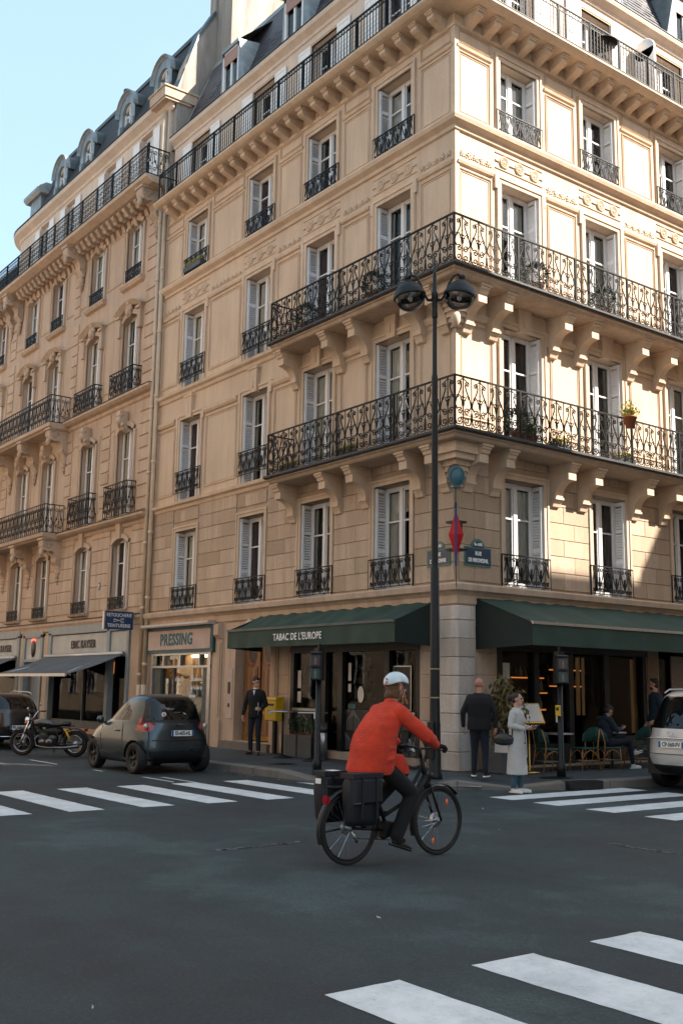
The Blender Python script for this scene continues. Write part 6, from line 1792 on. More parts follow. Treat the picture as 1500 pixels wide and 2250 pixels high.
# plants on the balconies
def pot_plant(F, x, d, z, lab, kind, sd_, w_=.22):
    r_ = thing('potted_plant', lab, 'plant', F.p(x, d, z), F.rz)
    mb = MB()
    if kind == 'box': mb.bbox(-w_, w_, -.09, .09, 0, .17, .01)
    else: mb.lathe([(0, 0), (.10, 0), (.15, .22), (.165, .22), (.165, .26), (0, .26)], 16)
    part(mb, 'pot', PLANTER if kind == 'box' else TERRA, r_)
    if kind == 'ball': f = lambda rr: (lambda a, b, q: ((q*cos(a)*cos(b), q*sin(a)*cos(b), .50 + q*sin(b)), (cos(a)*cos(b), sin(a)*cos(b), sin(b))))(rr.uniform(0, 6.28), rr.uniform(-1.5, 1.5), rr.uniform(.18, .27)); n, m, s_ = 700, LEAFD, .07
    elif kind == 'box': f = lambda rr: ((rr.uniform(-w_, w_), rr.uniform(-.08, .08), .15 + rr.uniform(0, .16)), (rr.uniform(-1,1), rr.uniform(-1,1), 1)); n, m, s_ = 260, FLOWER, .06
    else: f = lambda rr: ((rr.gauss(0, .09), rr.gauss(0, .09), .26 + abs(rr.gauss(0, .14))), (rr.uniform(-1,1), rr.uniform(-1,1), 1)); n, m, s_ = 300, FLOWER if kind == 'fl' else LEAF, .08
    leaves('foliage', r_, m, n, f, s_, sd_)
Z3, Z4 = 6.85, 10.28
pot_plant(FL, -4.75, .50, Z4, 'round clipped bush on the upper balcony, left wall, second window from the corner', 'ball', 1)
pot_plant(FL, -2.15, .50, Z4, 'round clipped bush on the upper balcony, left wall, window nearest the corner', 'ball', 2)
pot_plant(FR, 1.95, .50, Z4, 'leafy potted shrub on the upper balcony before the first window right of the corner', 'ball', 3)
pot_plant(FR, 4.25, .50, Z4, 'dark round bush on the upper balcony before the second window right of the corner', 'ball', 4)
pot_plant(FR, 1.75, .45, Z3, 'tall leafy plant in a pot on the lower balcony right of the corner', 'leaf', 5)
pot_plant(FR, 1.3, .5, Z3, 'dark bushy plant on the lower balcony, next to the corner railing post', 'ball', 6)
pot_plant(FR, 4.55, .92, Z3 + .82, 'terracotta pot with yellow flowers hung outside the lower balcony rail', 'fl', 7)
pot_plant(FR, 4.75, .55, Z3, 'low dark trough of plants on the lower balcony floor under the hanging pot', 'box', 8, .35)
pot_plant(FR, 2.55, .55, Z3, 'low dark trough of plants on the lower balcony floor, right of the first window', 'box', 13, .3)
pot_plant(FL, -5.35, .55, Z3, 'trough of small yellow flowers at the left end of the lower balcony', 'box', 9, .3)
pot_plant(FL, -3.0, .55, Z3, 'trough of small yellow flowers near the middle of the lower balcony on the left side', 'box', 10, .3)
pot_plant(FL, -11.33, .10, 14.2, 'bushy plant filling the window railing farthest left on the fifth storey', 'box', 11, .5)
r_ = thing('folding_table', 'small round slatted table with a chair on the roof-level balcony right of the corner', 'table', (.45, 4.6, 16.82))
mb = MB(); mb.lathe([(0, .68), (.34, .68), (.35, .70), (.34, .72), (0, .72)], 22); part(mb, 'tabletop', IRON, r_)
for a in (0, 1.57, 3.14, 4.71): mb = MB(); mb.tube([(.25*cos(a), .25*sin(a), 0), (-.15*cos(a), -.15*sin(a), .68)], .012, 5); part(mb, 'leg', IRON, r_)
r_ = thing('balcony_screen', 'white rounded privacy screen standing on the roof-level balcony at the right', 'screen', (.32, 6.45, 16.82))
mb = MB(); mb.box(-.30, .30, -.03, .03, 0, 1.35); mb.lathe([(0, 0), (.30, 0), (.30, .06), (0, .06)], 20, Matrix.Translation((0, .03, 1.35)) @ Matrix.Rotation(pi/2, 4, 'X')); part(mb, 'panel', SHUTW, r_)
# litter
for i, (x, y, w_, l) in enumerate(((2.55, -.95, .16, .06), (4.1, -3.4, .03, .02), (9.0, -9.4, .03, .02), (9.9, -12.1, .02, .015), (5.9, -4.9, .025, .02))):
    r_ = thing('litter', ('crumpled white paper in the gutter beside the woman in white trainers', 'tiny pale paper scrap on the road in front of the bicycle', 'small pale scrap on the open road in the middle foreground', 'tiny white scrap on the road at the bottom left of the near crossing', 'tiny scrap on the road right of the bicycle')[i], 'litter', (x, y, .006))
    mb = MB(); rr = random.Random(i); mb.add([(rr.uniform(-w_, w_), rr.uniform(-l, l), rr.uniform(0, .025)) for _ in range(6)], [(0,1,2), (1,2,3), (2,3,4), (3,4,5)]); part(mb, 'paper_scrap', PAPER, r_)
r_ = thing('leaf_litter', 'brown dead leaves scattered in the gutter around the parked cars', 'leaves', (-6, -4, .006), kind='stuff')
rr = random.Random(14); mb = MB()
for k in range(90):
    x, y = rr.uniform(-6, 5), rr.choice([rr.gauss(.75, .12), rr.uniform(-1.4, .8)]); a = rr.uniform(0, 6.28); s_ = rr.uniform(.02, .045)
    if y > .9: y = .85
    mb.add([(x + s_*cos(a), y + s_*sin(a), .002), (x + s_*.6*cos(a + 1.6), y + s_*.6*sin(a + 1.6), .012), (x - s_*cos(a), y - s_*sin(a), .004), (x + s_*.6*cos(a - 1.6), y + s_*.6*sin(a - 1.6), .002)], [(0,1,2,3)])
part(mb, 'dead_leaves', plain_cache('dead_leaf', (.22, .12, .06)), r_, kind='stuff')
# ------------------------------------------------------------------ vehicles
def interp(levels, m):
    # monotone-ish smooth resampling over cumulative arc length
    import bisect
    P = levels; s = [0]
    for a, b in zip(P, P[1:]): s.append(s[-1] + math.sqrt(sum((u - v)**2 for u, v in zip(a[:4], b[:4]))))
    out = []; n = len(P)
    for k in range(m + 1):
        t = s[-1]*k/m; i = min(n - 2, max(0, bisect.bisect_right(s, t) - 1)); u = (t - s[i])/(s[i+1] - s[i])
        def tan(j):
            a, b = max(0, j-1), min(n-1, j+1); return [(q - p)/(s[b] - s[a]) for p, q in zip(P[a], P[b])]
        h = s[i+1] - s[i]; T0, T1 = tan(i), tan(i+1)
        out.append([(2*u**3 - 3*u*u + 1)*p + (u**3 - 2*u*u + u)*h*t0 + (-2*u**3 + 3*u*u)*q + (u**3 - u*u)*h*t1 for p, q, t0, t1 in zip(P[i], P[i+1], T0, T1)])
    return out
def car_shell(root, levels, ex, cls, mats, m=84, na=200):
    lv = interp(levels, m); vs = []
    for (z, xr, xf, w_, *_) in lv:
        c_, a = (xr + xf)/2, (xf - xr)/2
        for k in range(na):
            t = 2*pi*(k + .5)/na; c, s = cos(t), sin(t)
            e = ex(z, c)
            vs.append((c_ + a*math.copysign(abs(c)**(2/e), c), w_*math.copysign(abs(s)**(2/e), s), z))
    groups = {}
    def addf(f):
        p = [Vector(vs[i]) for i in f[:4]]; c = sum(p, Vector())/len(p); n = (p[1] - p[0]).cross(p[-1] - p[0])
        if n.length > 0: n.normalize()
        g = cls(c, n)
        if g: groups.setdefault(g, []).append(f)
    for i in range(m):
        for k in range(na):
            addf((i*na + k, i*na + (k+1) % na, (i+1)*na + (k+1) % na, (i+1)*na + k))
    groups.setdefault('body', []).append(tuple(range(m*na, (m+1)*na)))
    for g, fs in groups.items():
        used = sorted({i for f in fs for i in f}); mp_ = {o: n for n, o in enumerate(used)}
        me = bpy.data.meshes.new(g); off = mats[g][1]
        me.from_pydata([vs[i] for i in used], [], [tuple(mp_[i] for i in f) for f in fs]); me.materials.append(mats[g][0]); me.polygons.foreach_set('use_smooth', [True]*len(fs)); me.update()
        # side-wise split of lamps and door glass into single pieces
        if mats[g][2]:
            for s in (1, -1):
                b = bmesh.new(); b.from_mesh(me); bmesh.ops.delete(b, geom=[f for f in b.faces if f.calc_center_median().y*s < 0], context='FACES')
                m2 = bpy.data.meshes.new(g); b.to_mesh(m2); b.free(); m2.materials.append(mats[g][0]); place(g, m2, root)
        else: place(g, me, root)
def wheel(root, x, y, r, w_, side, rimm=BLACKP, spokes=5, rr_=.66):
    wh = place('wheel', None, root, (x, y, r)); 
    MY = Matrix.Rotation(-pi/2, 4, 'X') if side > 0 else Matrix.Rotation(pi/2, 4, 'X')
    h = w_/2; R = r*rr_
    mb = MB(); mb.lathe([(R, -h*.9), (r*.93, -h), (r*.985, -h*.75), (r, -h*.4), (r, h*.4), (r*.985, h*.75), (r*.93, h), (R, h*.9), (R - .02, h*.7)], 36, MY); part(mb, 'tyre', RUBBER, wh)
    mb = MB(); mb.lathe([(R, h*.88), (R - .02, h*.9), (R - .035, h*.6), (R - .04, -h*.5), (0, -h*.5)], 36, MY)
    for k in range(spokes):
        a = 2*pi*k/spokes; mb.add([(.04*cos(a+.6), .04*sin(a+.6), h*.55), (R*cos(a+.14), R*sin(a+.14), h*.75), (R*cos(a-.14), R*sin(a-.14), h*.75), (.04*cos(a-.6), .04*sin(a-.6), h*.55)], [(0,1,2,3)], MY)
    mb.lathe([(.06, h*.5), (.05, h*.72), (0, h*.75)], 14, MY); part(mb, 'rim', rimm, wh)
def liners(root, xs, r, w_):
    for x in xs:
        for s in (-1, 1):
            mb = MB(); T = Matrix.Translation((x, s*(w_ - .30), r)) @ Matrix.Rotation(pi/2, 4, 'X')
            mb.lathe([(r + .05, -.16), (r + .05, .16)], 13, T @ Matrix.Rotation(0, 4, 'Z'), True, pi if s else pi); y = s*(w_ - .55); mb.lathe([(0, 0), (r + .05, 0)], 13, Matrix.Translation((x, y, r)) @ Matrix.Rotation(pi/2, 4, 'X'), True, pi)
            part(mb, 'wheel_well', BLACKP, root)
def plate(root, txt, loc, rz, w_=.52, white=True):
    p = place('number_plate', None, root, loc, rz)
    mb = MB(); mb.box(-w_/2, w_/2, -.01, 0, -.055, .055); part(mb, 'plate', LETTER, p)
    for s in (-1, 1): mb = MB(); mb.box(s*w_/2 - (.045 if s > 0 else 0), s*w_/2 + (.045 if s < 0 else 0), -.013, -.008, -.055, .055); part(mb, 'blue_band', plain_cache('plate_blue', (.02, .09, .25)), p)
    place('lettering', text_mesh(txt, .105, BROWNL, sx=.80 * w_/.52, bold=.003, depth=.001), p, (0, -.014, 0))
# small matt grey two-seater -------------------------------------------------
sm = thing('parked_car', 'small matt grey two-seat hatchback parked by the kerb in front of the dry cleaner', 'car', (-4.86, -4.27, 0), pi)
LV = [(.20, -1.20, 1.25, .74), (.30, -1.31, 1.33, .80), (.45, -1.35, 1.35, .825), (.60, -1.345, 1.345, .83), (.75, -1.325, 1.30, .825), (.88, -1.31, 1.16, .81), (.96, -1.30, .98, .79), (1.03, -1.28, .74, .765), (1.16, -1.235, .52, .72), (1.30, -1.16, .30, .67), (1.42, -1.06, .08, .61), (1.50, -.93, -.12, .54), (1.54, -.78, -.32, .44), (1.553, -.66, -.42, .32)]
def ex_s(z, c):
    b = 3.2 if c < 0 else 2.9
    return b + max(0, min(1, (.95 - z)/.3))*2.2
def in_arch(c, xs, r, R, w_): return any((c.x - x)**2 + (c.z - r)**2 < R*R for x in xs) and abs(c.y) > w_
def cls_s(c, n):
    x, y, z = c; ay = abs(y)
    if in_arch(c, (-.93, .93), .30, .355, .5): return None
    if z < .26: return 'lower_trim'
    if z < .44 and x < -1.0 and ay < .62: return 'lower_trim'
    if 1.05 < z < 1.47 and x < -.95 and abs(n.x) > .45 and ay < .60 - (z - 1.05)*.30 and x < -.9: return 'rear_window'
    if 1.0 < z < 1.50 and x < -.88 and ay < .66 - (z - 1.05)*.30: return 'window_surround'
    if ((z - .95)/.135)**2 + ((ay - .655)/.15)**2 < 1 and x < -.93: return 'taillight_red'
    if .70 < z < .87 and x < -1.2 and ay < .50: return 'plate_recess'
    if z > 1.02 and n.x*(1) > .35 and ay < .62 - max(0, z - 1.2)*.25 and x > -.1 and z < 1.47: return 'windscreen'
    if 1.03 < z < 1.405 - max(0, -(x + .30))*.55 and ay > .45 and -.66 < x < .70 - (z - 1.03)*1.45:
        return 'side_window' if not -.46 < x < -.40 else 'window_pillar'
    return 'body'
car_shell(sm, LV, ex_s, cls_s, {'body': (CARGREY, 0, False), 'rear_window': (CARGLASS, 0, False), 'window_surround': (BLACKP, 0, False), 'windscreen': (CARGLASS, 0, False), 'side_window': (CARGLASS, 0, True), 'window_pillar': (BLACKP, 0, True), 'taillight_red': (CARRED, 0, True), 'plate_recess': (CARGREY, 0, False), 'lower_trim': (BLACKP, 0, False)})
for x in (-.93, .93):
    for s in (-1, 1): wheel(sm, x, s*.70, .31, .20, s)
liners(sm, (-.93, .93), .30, .80)
plate(sm, 'ES-605-HL', (-1.375, -.06, .795), -pi/2, .50)
for s in (-1, 1):
    mb = MB(); mb.sphere((-1.19, s*.665, .93), .055, 12, None, .6, .9, 1.0); part(mb, 'reversing_lamp', LAMPW, sm)
    mb = MB(); mb.sphere((.48, s*.86, 1.02), .10, 10, None, .6, .8, .8); mb.box(.42, .52, min(s*.74, s*.84), max(s*.74, s*.84), .94, .98); part(mb, 'door_mirror', CARGREY, sm)
    mb = MB(); mb.tube([(-.35, s*.832, .82), (-.22, s*.845, .825), (-.15, s*.832, .82)], .014, 6); part(mb, 'door_handle', CARGREY, sm)
mb = MB(); mb.box(-1.362, -1.33, -.06, .06, .955, .975); part(mb, 'rear_badge', CHROME, sm)
mb = MB(); mb.tube([(-1.338, -.60, .66), (-1.362, 0, .655), (-1.338, .60, .66)], .008, 4); mb.tube([(-1.30, -.63, .66), (-1.27, -.66, .95)], .007, 4); mb.tube([(-1.30, .63, .66), (-1.27, .66, .95)], .007, 4)
part(mb, 'hatch_seam', BLACKP, sm)
mb = MB()
for s in (-1, 1):
    mb.tube([(-.52, s*.824, .45), (-.50, s*.833, .7), (-.44, s*.80, 1.02)], .005, 4); mb.tube([(.44, s*.825, .40), (.52, s*.83, .7), (.50, s*.77, 1.02)], .005, 4); mb.tube([(-.52, s*.826, .42), (0, s*.838, .36), (.44, s*.826, .40)], .006, 4)
part(mb, 'door_seam', BLACKP, sm)
mb = MB(); mb.box(-1.0, .9, -.55, .55, .25, .9); part(mb, 'underbody', BLACKP, sm)
mb = MB(); mb.lathe([(0, 0), (.05, 0)], 16, Matrix.Translation((-1.235, .30, 1.16)) @ Matrix.Rotation(-pi/2, 4, 'Y')); part(mb, 'learner_sticker', LETTER, sm)
place('lettering', text_mesh('A', .075, RED, bold=.003, depth=.001), sm, (-1.245, .30, 1.16), -pi/2)
# white four-wheel drive -------------------------------------------------------
sv = thing('parked_car', 'pearl white car with roof rails, cut off by the right edge of the photo', 'car', (3.92, 3.90, 0), pi/2)
LV = [(.32, -2.26, 2.30, .88), (.45, -2.42, 2.42, .94), (.62, -2.50, 2.48, .97), (.80, -2.49, 2.50, .975), (.95, -2.46, 2.48, .97), (1.08, -2.42, 2.30, .955), (1.18, -2.38, 1.75, .93), (1.28, -2.32, 1.25, .90), (1.45, -2.22, .90, .85), (1.62, -2.11, .60, .80), (1.74, -2.02, .30, .755), (1.82, -1.88, .05, .69), (1.86, -1.65, -.2, .58), (1.875, -1.4, -.4, .45)]
def cls_w(c, n):
    x, y, z = c; ay = abs(y)
    if in_arch(c, (-1.45, 1.45), .37, .44, .6): return None
    if z < .50: return 'lower_trim'
    if 1.16 < z < 1.76 and x < -1.9 and ay < .80 - (z - 1.16)*.25: return 'rear_window'
    if 1.02 < z < 1.15 + (ay - .6)*.1 and x < -1.75 and ay > .60 + abs(z - 1.08)*1.2: return 'taillight_red'
    if .56 < z < .64 and x < -2.1 and .66 < ay < .92: return 'bumper_reflector'
    if 1.20 < z < 1.70 and ay > .6 and -1.75 < x < 1.0 - (z - 1.2)*1.1: return 'side_window' if not (-.75 < x < -.62 or .18 < x < .30) else 'window_pillar'
    if z > 1.22 and n.x > .3 and x > .2 and ay < .74: return 'windscreen'
    return 'body'
car_shell(sv, LV, lambda z, c: 2.9 if c < 0 else 3.0, cls_w, {'body': (CARWHITE, 0, False), 'rear_window': (CARGLASS, 0, False), 'windscreen': (CARGLASS, 0, False), 'side_window': (CARGLASS, 0, True), 'window_pillar': (BLACKP, 0, True), 'taillight_red': (CARRED, 0, True), 'bumper_reflector': (CARRED, 0, True), 'lower_trim': (BLACKP, 0, False)}, 96, 240)
for x in (-1.45, 1.45):
    for s in (-1, 1): wheel(sv, x, s*.84, .37, .25, s, ALU, 7, .70)
liners(sv, (-1.45, 1.45), .37, .94)
plate(sv, 'CP-560-FV', (-2.515, -.04, .87), -pi/2)
mb = MB(); mb.tube([(-2.42, .62, .965), (-2.50, .4, .985), (-2.52, 0, .995), (-2.50, -.4, .985), (-2.42, -.62, .965)], .018, 6); part(mb, 'chrome_strip', CHROME, sv)
mb = MB(); mb.tube([(-2.482, .055*cos(a), 1.07 + .035*sin(a)) for a in [2*pi*k/14 for k in range(15)]], .007, 5); mb.tube([(-2.485, -.03, 1.04), (-2.485, 0, 1.08), (-2.485, .03, 1.04)], .006, 5); part(mb, 'oval_badge', CHROME, sv)
mb = MB(); mb.tube([(-2.36, .80, .72), (-2.49, .5, .70), (-2.51, 0, .695), (-2.49, -.5, .70), (-2.36, -.8, .72)], .008, 4); mb.tube([(-2.38, .68, .72), (-2.30, .74, .95), (-2.25, .76, 1.1)], .006, 4); part(mb, 'tailgate_seam', BLACKP, sv)
for s in (-1, 1):
    mb = MB(); mb.tube([(-1.75, s*.60, 1.82), (-1.6, s*.61, 1.885), (-.3, s*.62, 1.91), (.05, s*.60, 1.83)], .016, 6); part(mb, 'roof_rail', CARWHITE, sv)
    mb = MB(); mb.sphere((.85, s*1.03, 1.20), .12, 10, None, .6, .9, .7); part(mb, 'door_mirror', CARWHITE, sv)
mb = MB(); mb.box(-2.2, 2.2, -.7, .7, .3, 1.0); part(mb, 'underbody', BLACKP, sv)
sv.scale = (1, 1, .95)
# dark estate on the left ------------------------------------------------------
dv = thing('parked_car', 'dark brown-grey estate car cut off by the left edge of the photo behind the motorcycle', 'car', (-14.5, -4.28, 0), pi)
LV = [(.28, -2.05, 2.05, .84), (.40, -2.18, 2.18, .89), (.58, -2.22, 2.22, .915), (.75, -2.20, 2.18, .92), (.90, -2.17, 2.0, .90), (.99, -2.14, 1.4, .87), (1.10, -2.06, .95, .82), (1.25, -1.92, .6, .74), (1.37, -1.76, .25, .67), (1.44, -1.55, -.05, .58), (1.475, -1.2, -.3, .42)]
def cls_d(c, n):
    x, y, z = c; ay = abs(y)
    if in_arch(c, (-1.35, 1.35), .33, .39, .55): return None
    if z < .40: return 'lower_trim'
    if 1.06 < z < 1.38 and x < -1.68 and ay < .74 - (z - 1.06)*.3: return 'rear_window'
    if .84 < z < 1.02 and x < -1.85 and ay > .66: return 'taillight_red'
    if 1.06 < z < 1.36 and ay > .5 and -1.5 < x < .85 - (z - 1.06)*1.4: return 'side_window' if not -.5 < x < -.4 else 'window_pillar'
    if z > 1.04 and n.x > .3 and x > .1: return 'windscreen'
    return 'body'
car_shell(dv, LV, lambda z, c: 3.0, cls_d, {'body': (CARDARK, 0, False), 'rear_window': (CARGLASS, 0, False), 'windscreen': (CARGLASS, 0, False), 'side_window': (CARGLASS, 0, True), 'window_pillar': (BLACKP, 0, True), 'taillight_red': (CARRED, 0, True), 'lower_trim': (BLACKP, 0, False)}, 70, 160)
for x in (-1.35, 1.35):
    for s in (-1, 1): wheel(dv, x, s*.79, .33, .22, s, ALU, 7)
liners(dv, (-1.35, 1.35), .33, .88)
plate(dv, 'FR-568-QH', (-2.235, -.05, .58), -pi/2)
mb = MB(); mb.tube([(-2.08, .7, .36), (-2.21, .4, .35), (-2.22, 0, .35), (-2.21, -.4, .35), (-2.08, -.7, .36)], .012, 5); part(mb, 'chrome_strip', CHROME, dv)
for s in (-1, 1): mb = MB(); mb.tube([(-1.6, s*.56, 1.45), (-1.4, s*.57, 1.50), (-.2, s*.57, 1.52), (.1, s*.55, 1.44)], .015, 6); part(mb, 'roof_rail', ALU, dv)
mb = MB(); mb.box(-1.9, 1.9, -.6, .6, .25, .9); part(mb, 'underbody', BLACKP, dv)

# ------------------------------------------------------------------ spoked wheels
def spoked(root, x, r, tyre, rimm, nsp, y=0, hub=.03, reflect=0, w_=.02):
    wh = place('wheel', None, root, (x, y, r))
    mb = MB(); mb.torus(r - tyre, tyre, 56, 10, None, w_); part(mb, 'tyre', RUBBER, wh)
    mb = MB(); mb.torus(r - tyre*2 - .006, .010, 56, 6, None, w_*.7); part(mb, 'rim', rimm, wh)
    mb = MB()
    for k in range(nsp):
        a = 2*pi*k/nsp; b = a + (.35 if k % 2 else -.35); s = 1 if k % 4 < 2 else -1
        mb.tube([(hub*cos(b), s*.022, hub*sin(b)), ((r - tyre*2)*cos(a), 0, (r - tyre*2)*sin(a))], .0016 if nsp > 20 else .002, 3, None, False, False)
    place('spokes', mb.mesh('spokes', CHROME), wh)
    mb = MB(); mb.lathe([(0, -.05), (hub*.5, -.05), (hub*.5, -.03), (hub, -.028), (hub, -.018), (hub*.6, -.015), (hub*.6, .015), (hub, .018), (hub, .028), (hub*.5, .03), (hub*.5, .05), (0, .05)], 14, Matrix.Rotation(pi/2, 4, 'X')); part(mb, 'hub', ALU, wh)
    for k in range(reflect):
        a = radians(55 if k == 0 else 250); mb = MB(); mb.sphere(((r*.62)*cos(a), -.008, (r*.62)*sin(a)), .035, 8, None, .55, .25, 1.0); part(mb, 'spoke_reflector', LAMPO, wh)
    return wh
# bicycle ---------------------------------------------------------------------
bk = thing('bicycle', 'black step-through electric bicycle with orange spoke reflectors crossing the junction', 'bicycle', (6.92, -7.47, 0), pi/2 + radians(1))
spoked(bk, -.605, .355, .022, BLACKP, 28); spoked(bk, .605, .355, .022, BLACKP, 28, reflect=2)
mb = MB()
HT, HB, BB, ST = (.37, 0, 1.00), (.435, 0, .76), (-.10, 0, .30), (-.31, 0, .80)
mb.tube([HT, HB], .026, 10); mb.tube([(.42, 0, .82), (.20, 0, .50), (0, 0, .34), BB], .038, 10); mb.tube([BB, ST], .020, 8); mb.tube([(.385, 0, .92), (.12, 0, .56), (-.16, 0, .44)], .02, 8)
for s in (-1, 1):
    mb.tube([BB, (-.605, s*.055, .355)], .012, 6); mb.tube([(-.22, s*.02, .60), (-.605, s*.055, .355)], .010, 6)
part(mb, 'frame', IRONP, bk)
mb = MB()
mb.box(-.04, .04, -.03, .03, -.05, .05, Matrix.Translation((.435, 0, .76)))
for s in (-1, 1): mb.tube([(.45, s*.05, .74), (.50, s*.055, .60), (.605, s*.055, .355)], .014, 7)
mb.tube([(.45, -.05, .74), (.45, .05, .74)], .016, 7); part(mb, 'fork', IRONP, bk)
mb = MB(); mb.box(-.14, .02, -.045, .045, -.20, .20, Matrix.Translation((-.34, 0, .57)) @ Matrix.Rotation(radians(-18), 4, 'Y')); part(mb, 'battery', BLACKP, bk)
mb = MB(); mb.tube([(.37, 0, 1.0), (.345, 0, 1.10)], .016, 8); mb.tube([(.30, .32, 1.12), (.36, .26, 1.125), (.39, .10, 1.11), (.385, 0, 1.10), (.39, -.10, 1.11), (.36, -.26, 1.125), (.30, -.32, 1.12)], .012, 8); part(mb, 'handlebar', IRONP, bk)
for s in (-1, 1):
    mb = MB(); mb.tube([(.36, s*.24, 1.125), (.29, s*.33, 1.12)], .018, 8); part(mb, 'grip', BLACKP, bk)
    mb = MB(); mb.tube([(.38, s*.20, 1.115), (.44, s*.22, 1.10), (.43, s*.31, 1.07)], .006, 5); part(mb, 'brake_lever', BLACKP, bk)
mb = MB(); mb.sphere((.37, -.18, 1.15), .028, 8, None, 1, 1, .8); part(mb, 'bell', CHROME, bk)
mb = MB(); mb.sphere((-.33, 0, .90), .12, 12, None, 1.1, .75, .30); mb.sphere((-.20, 0, .90), .06, 10, None, 1.5, .6, .4); mb.tube([ST, (-.33, 0, .88)], .014, 8); part(mb, 'saddle', BLACKP, bk)
for x in (-.605, .605):
    mb = MB(); a0, a1 = ((-20, 200) if x < 0 else (40, 200)); R = .385; K = 16; vs = []
    for k in range(K + 1):
        a = radians(a0 + (a1 - a0)*k/K)
        for y, q in ((-.032, -.01), (-.02, .004), (.02, .004), (.032, -.01)): vs.append((x + (R + q)*cos(a), y, .355 + (R + q)*sin(a)))
    mb.add(vs, [(4*i+j, 4*i+j+1, 4*i+5+j, 4*i+4+j) for i in range(K) for j in range(3)], None, True); part(mb, 'mudguard', BLACKP, bk)
mb = MB()
for s in (-1, 1): mb.tube([(-.605, s*.06, .36), (-.66, s*.07, .76)], .006, 5); mb.tube([(-.84, s*.065, .76), (-.34, s*.065, .76)], .007, 5)
for x in (-.84, -.66, -.48, -.34): mb.tube([(x, -.065, .76), (x, .065, .76)], .006, 5)
part(mb, 'rear_rack', BLACKP, bk)
mb = MB(); mb.box(-.91, -.88, -.035, .035, .60, .68); part(mb, 'tail_lamp', CARRED, bk)
mb = MB(); mb.sphere((.50, 0, .82), .035, 10, None, 1, 1, 1); part(mb, 'head_lamp', BLACKP, bk)
mb = MB(); MX = Matrix.Rotation(pi/2, 4, 'X'); mb.lathe([(.085, -.055), (.095, -.05), (.095, -.045), (.085, -.04), (.06, -.045)], 28, Matrix.Translation((-.10, 0, .30)) @ MX); mb.tube([(-.10, -.06, .30), (-.04, -.085, .16)], .011, 6); mb.tube([(-.10, .06, .30), (-.16, .085, .44)], .011, 6); mb.box(-.09, .01, -.15, -.085, .145, .165); mb.box(-.21, -.11, .085, .15, .43, .45); part(mb, 'crank_and_pedals', BLACKP, bk)
mb = MB(); mb.box(-.18, -.02, -.05, .05, .24, .38); part(mb, 'motor', BLACKP, bk)
mb = MB(); mb.tube([(-.10, -.05, .39), (-.605, -.045, .40)], .005, 4); mb.tube([(-.10, -.05, .21), (-.59, -.045, .26)], .005, 4); part(mb, 'chain', IRON, bk)
mb = MB(); mb.lathe([(0, -.045), (.08, -.045), (.08, -.04), (0, -.04)], 20, Matrix.Translation((.605, 0, .355)) @ MX); part(mb, 'disc_brake', ALU, bk)
mb = MB(); mb.lathe([(0, -.05), (.07, -.05), (.07, -.035), (0, -.035)], 18, Matrix.Translation((-.605, 0, .355)) @ MX); part(mb, 'sprocket', ALU, bk)
mb = MB(); mb.tube([(-.605, -.06, .33), (-.55, -.065, .22)], .016, 6); part(mb, 'rear_derailleur', ALU, bk)
mb = MB(); mb.tube([(-.60, .06, .35), (-.83, .10, .32)], .010, 5); part(mb, 'kickstand', BLACKP, bk)
mb = MB(); mb.tube([(.37, -.03, 1.02), (.46, -.05, .9), (.44, -.04, .8)], .004, 4); mb.tube([(.38, .1, 1.1), (.5, .04, .98), (.46, .02, .84)], .004, 4); part(mb, 'cables', BLACKP, bk)
pk = dup(bk, (-1.35, -.62, .15), radians(192), 'second dark bicycle parked against the tobacconist front, half hidden behind the cyclist')
for s, lab in ((-1, 'dark blue canvas pannier on the near side of the bicycle rack'), (1, 'dark blue canvas pannier with a white label on the far side of the bicycle rack')):
    pn = thing('pannier_bag', lab, 'bag', (6.92 - s*.19*1.0, -7.47 - .60, .40), pi/2 + radians(1), group='pannier bags on the bicycle')
    mb = MB(); o = .0 if s < 0 else -.07
    vs = []
    for z, x0, x1, y in ((0, -.15, .16, .055), (.06, -.17, .19, .085), (.30, -.19, .21, .10), (.40, -.19, .21, .09), (.46, -.17, .20, .06), (.49, -.15, .17, .03)):
        cx, hx = (x0+x1)/2 + o, (x1-x0)/2
        for k in range(20):
            t = 2*pi*k/20; c, q = cos(t), sin(t); vs.append((cx + hx*math.copysign(abs(c)**.45, c), y*math.copysign(abs(q)**.45, q), z))
    mb.add(vs, [(i*20+k, i*20+(k+1) % 20, (i+1)*20+(k+1) % 20, (i+1)*20+k) for i in range(5) for k in range(20)] + [tuple(range(20))[::-1], tuple(range(100, 120))], None, True); part(mb, 'bag_body', BAGC, pn)
    mb = MB(); mb.bbox(-.18 + o, .20 + o, -.125, -.085, .20, .46, .03); mb.box(-.18 + o, .20 + o, -.11, .10, .455, .50); part(mb, 'flap', BAGC, pn)
    for x in (-.08, .10): mb = MB(); mb.box(x + o - .012, x + o + .012, -.135, -.12, .08, .47); part(mb, 'strap', BLACKP, pn)
    if s > 0: mb = MB(); mb.box(-.16, -.06, -.12, .0, .504, .507); mb.box(-.265, -.262, -.07, .02, .38, .43); part(mb, 'white_label', LETTER, pn)
    mb = MB(); mb.box(-.17 + o, -.10 + o, -.13, -.12, .22, .225); part(mb, 'reflective_strip', ALU, pn)

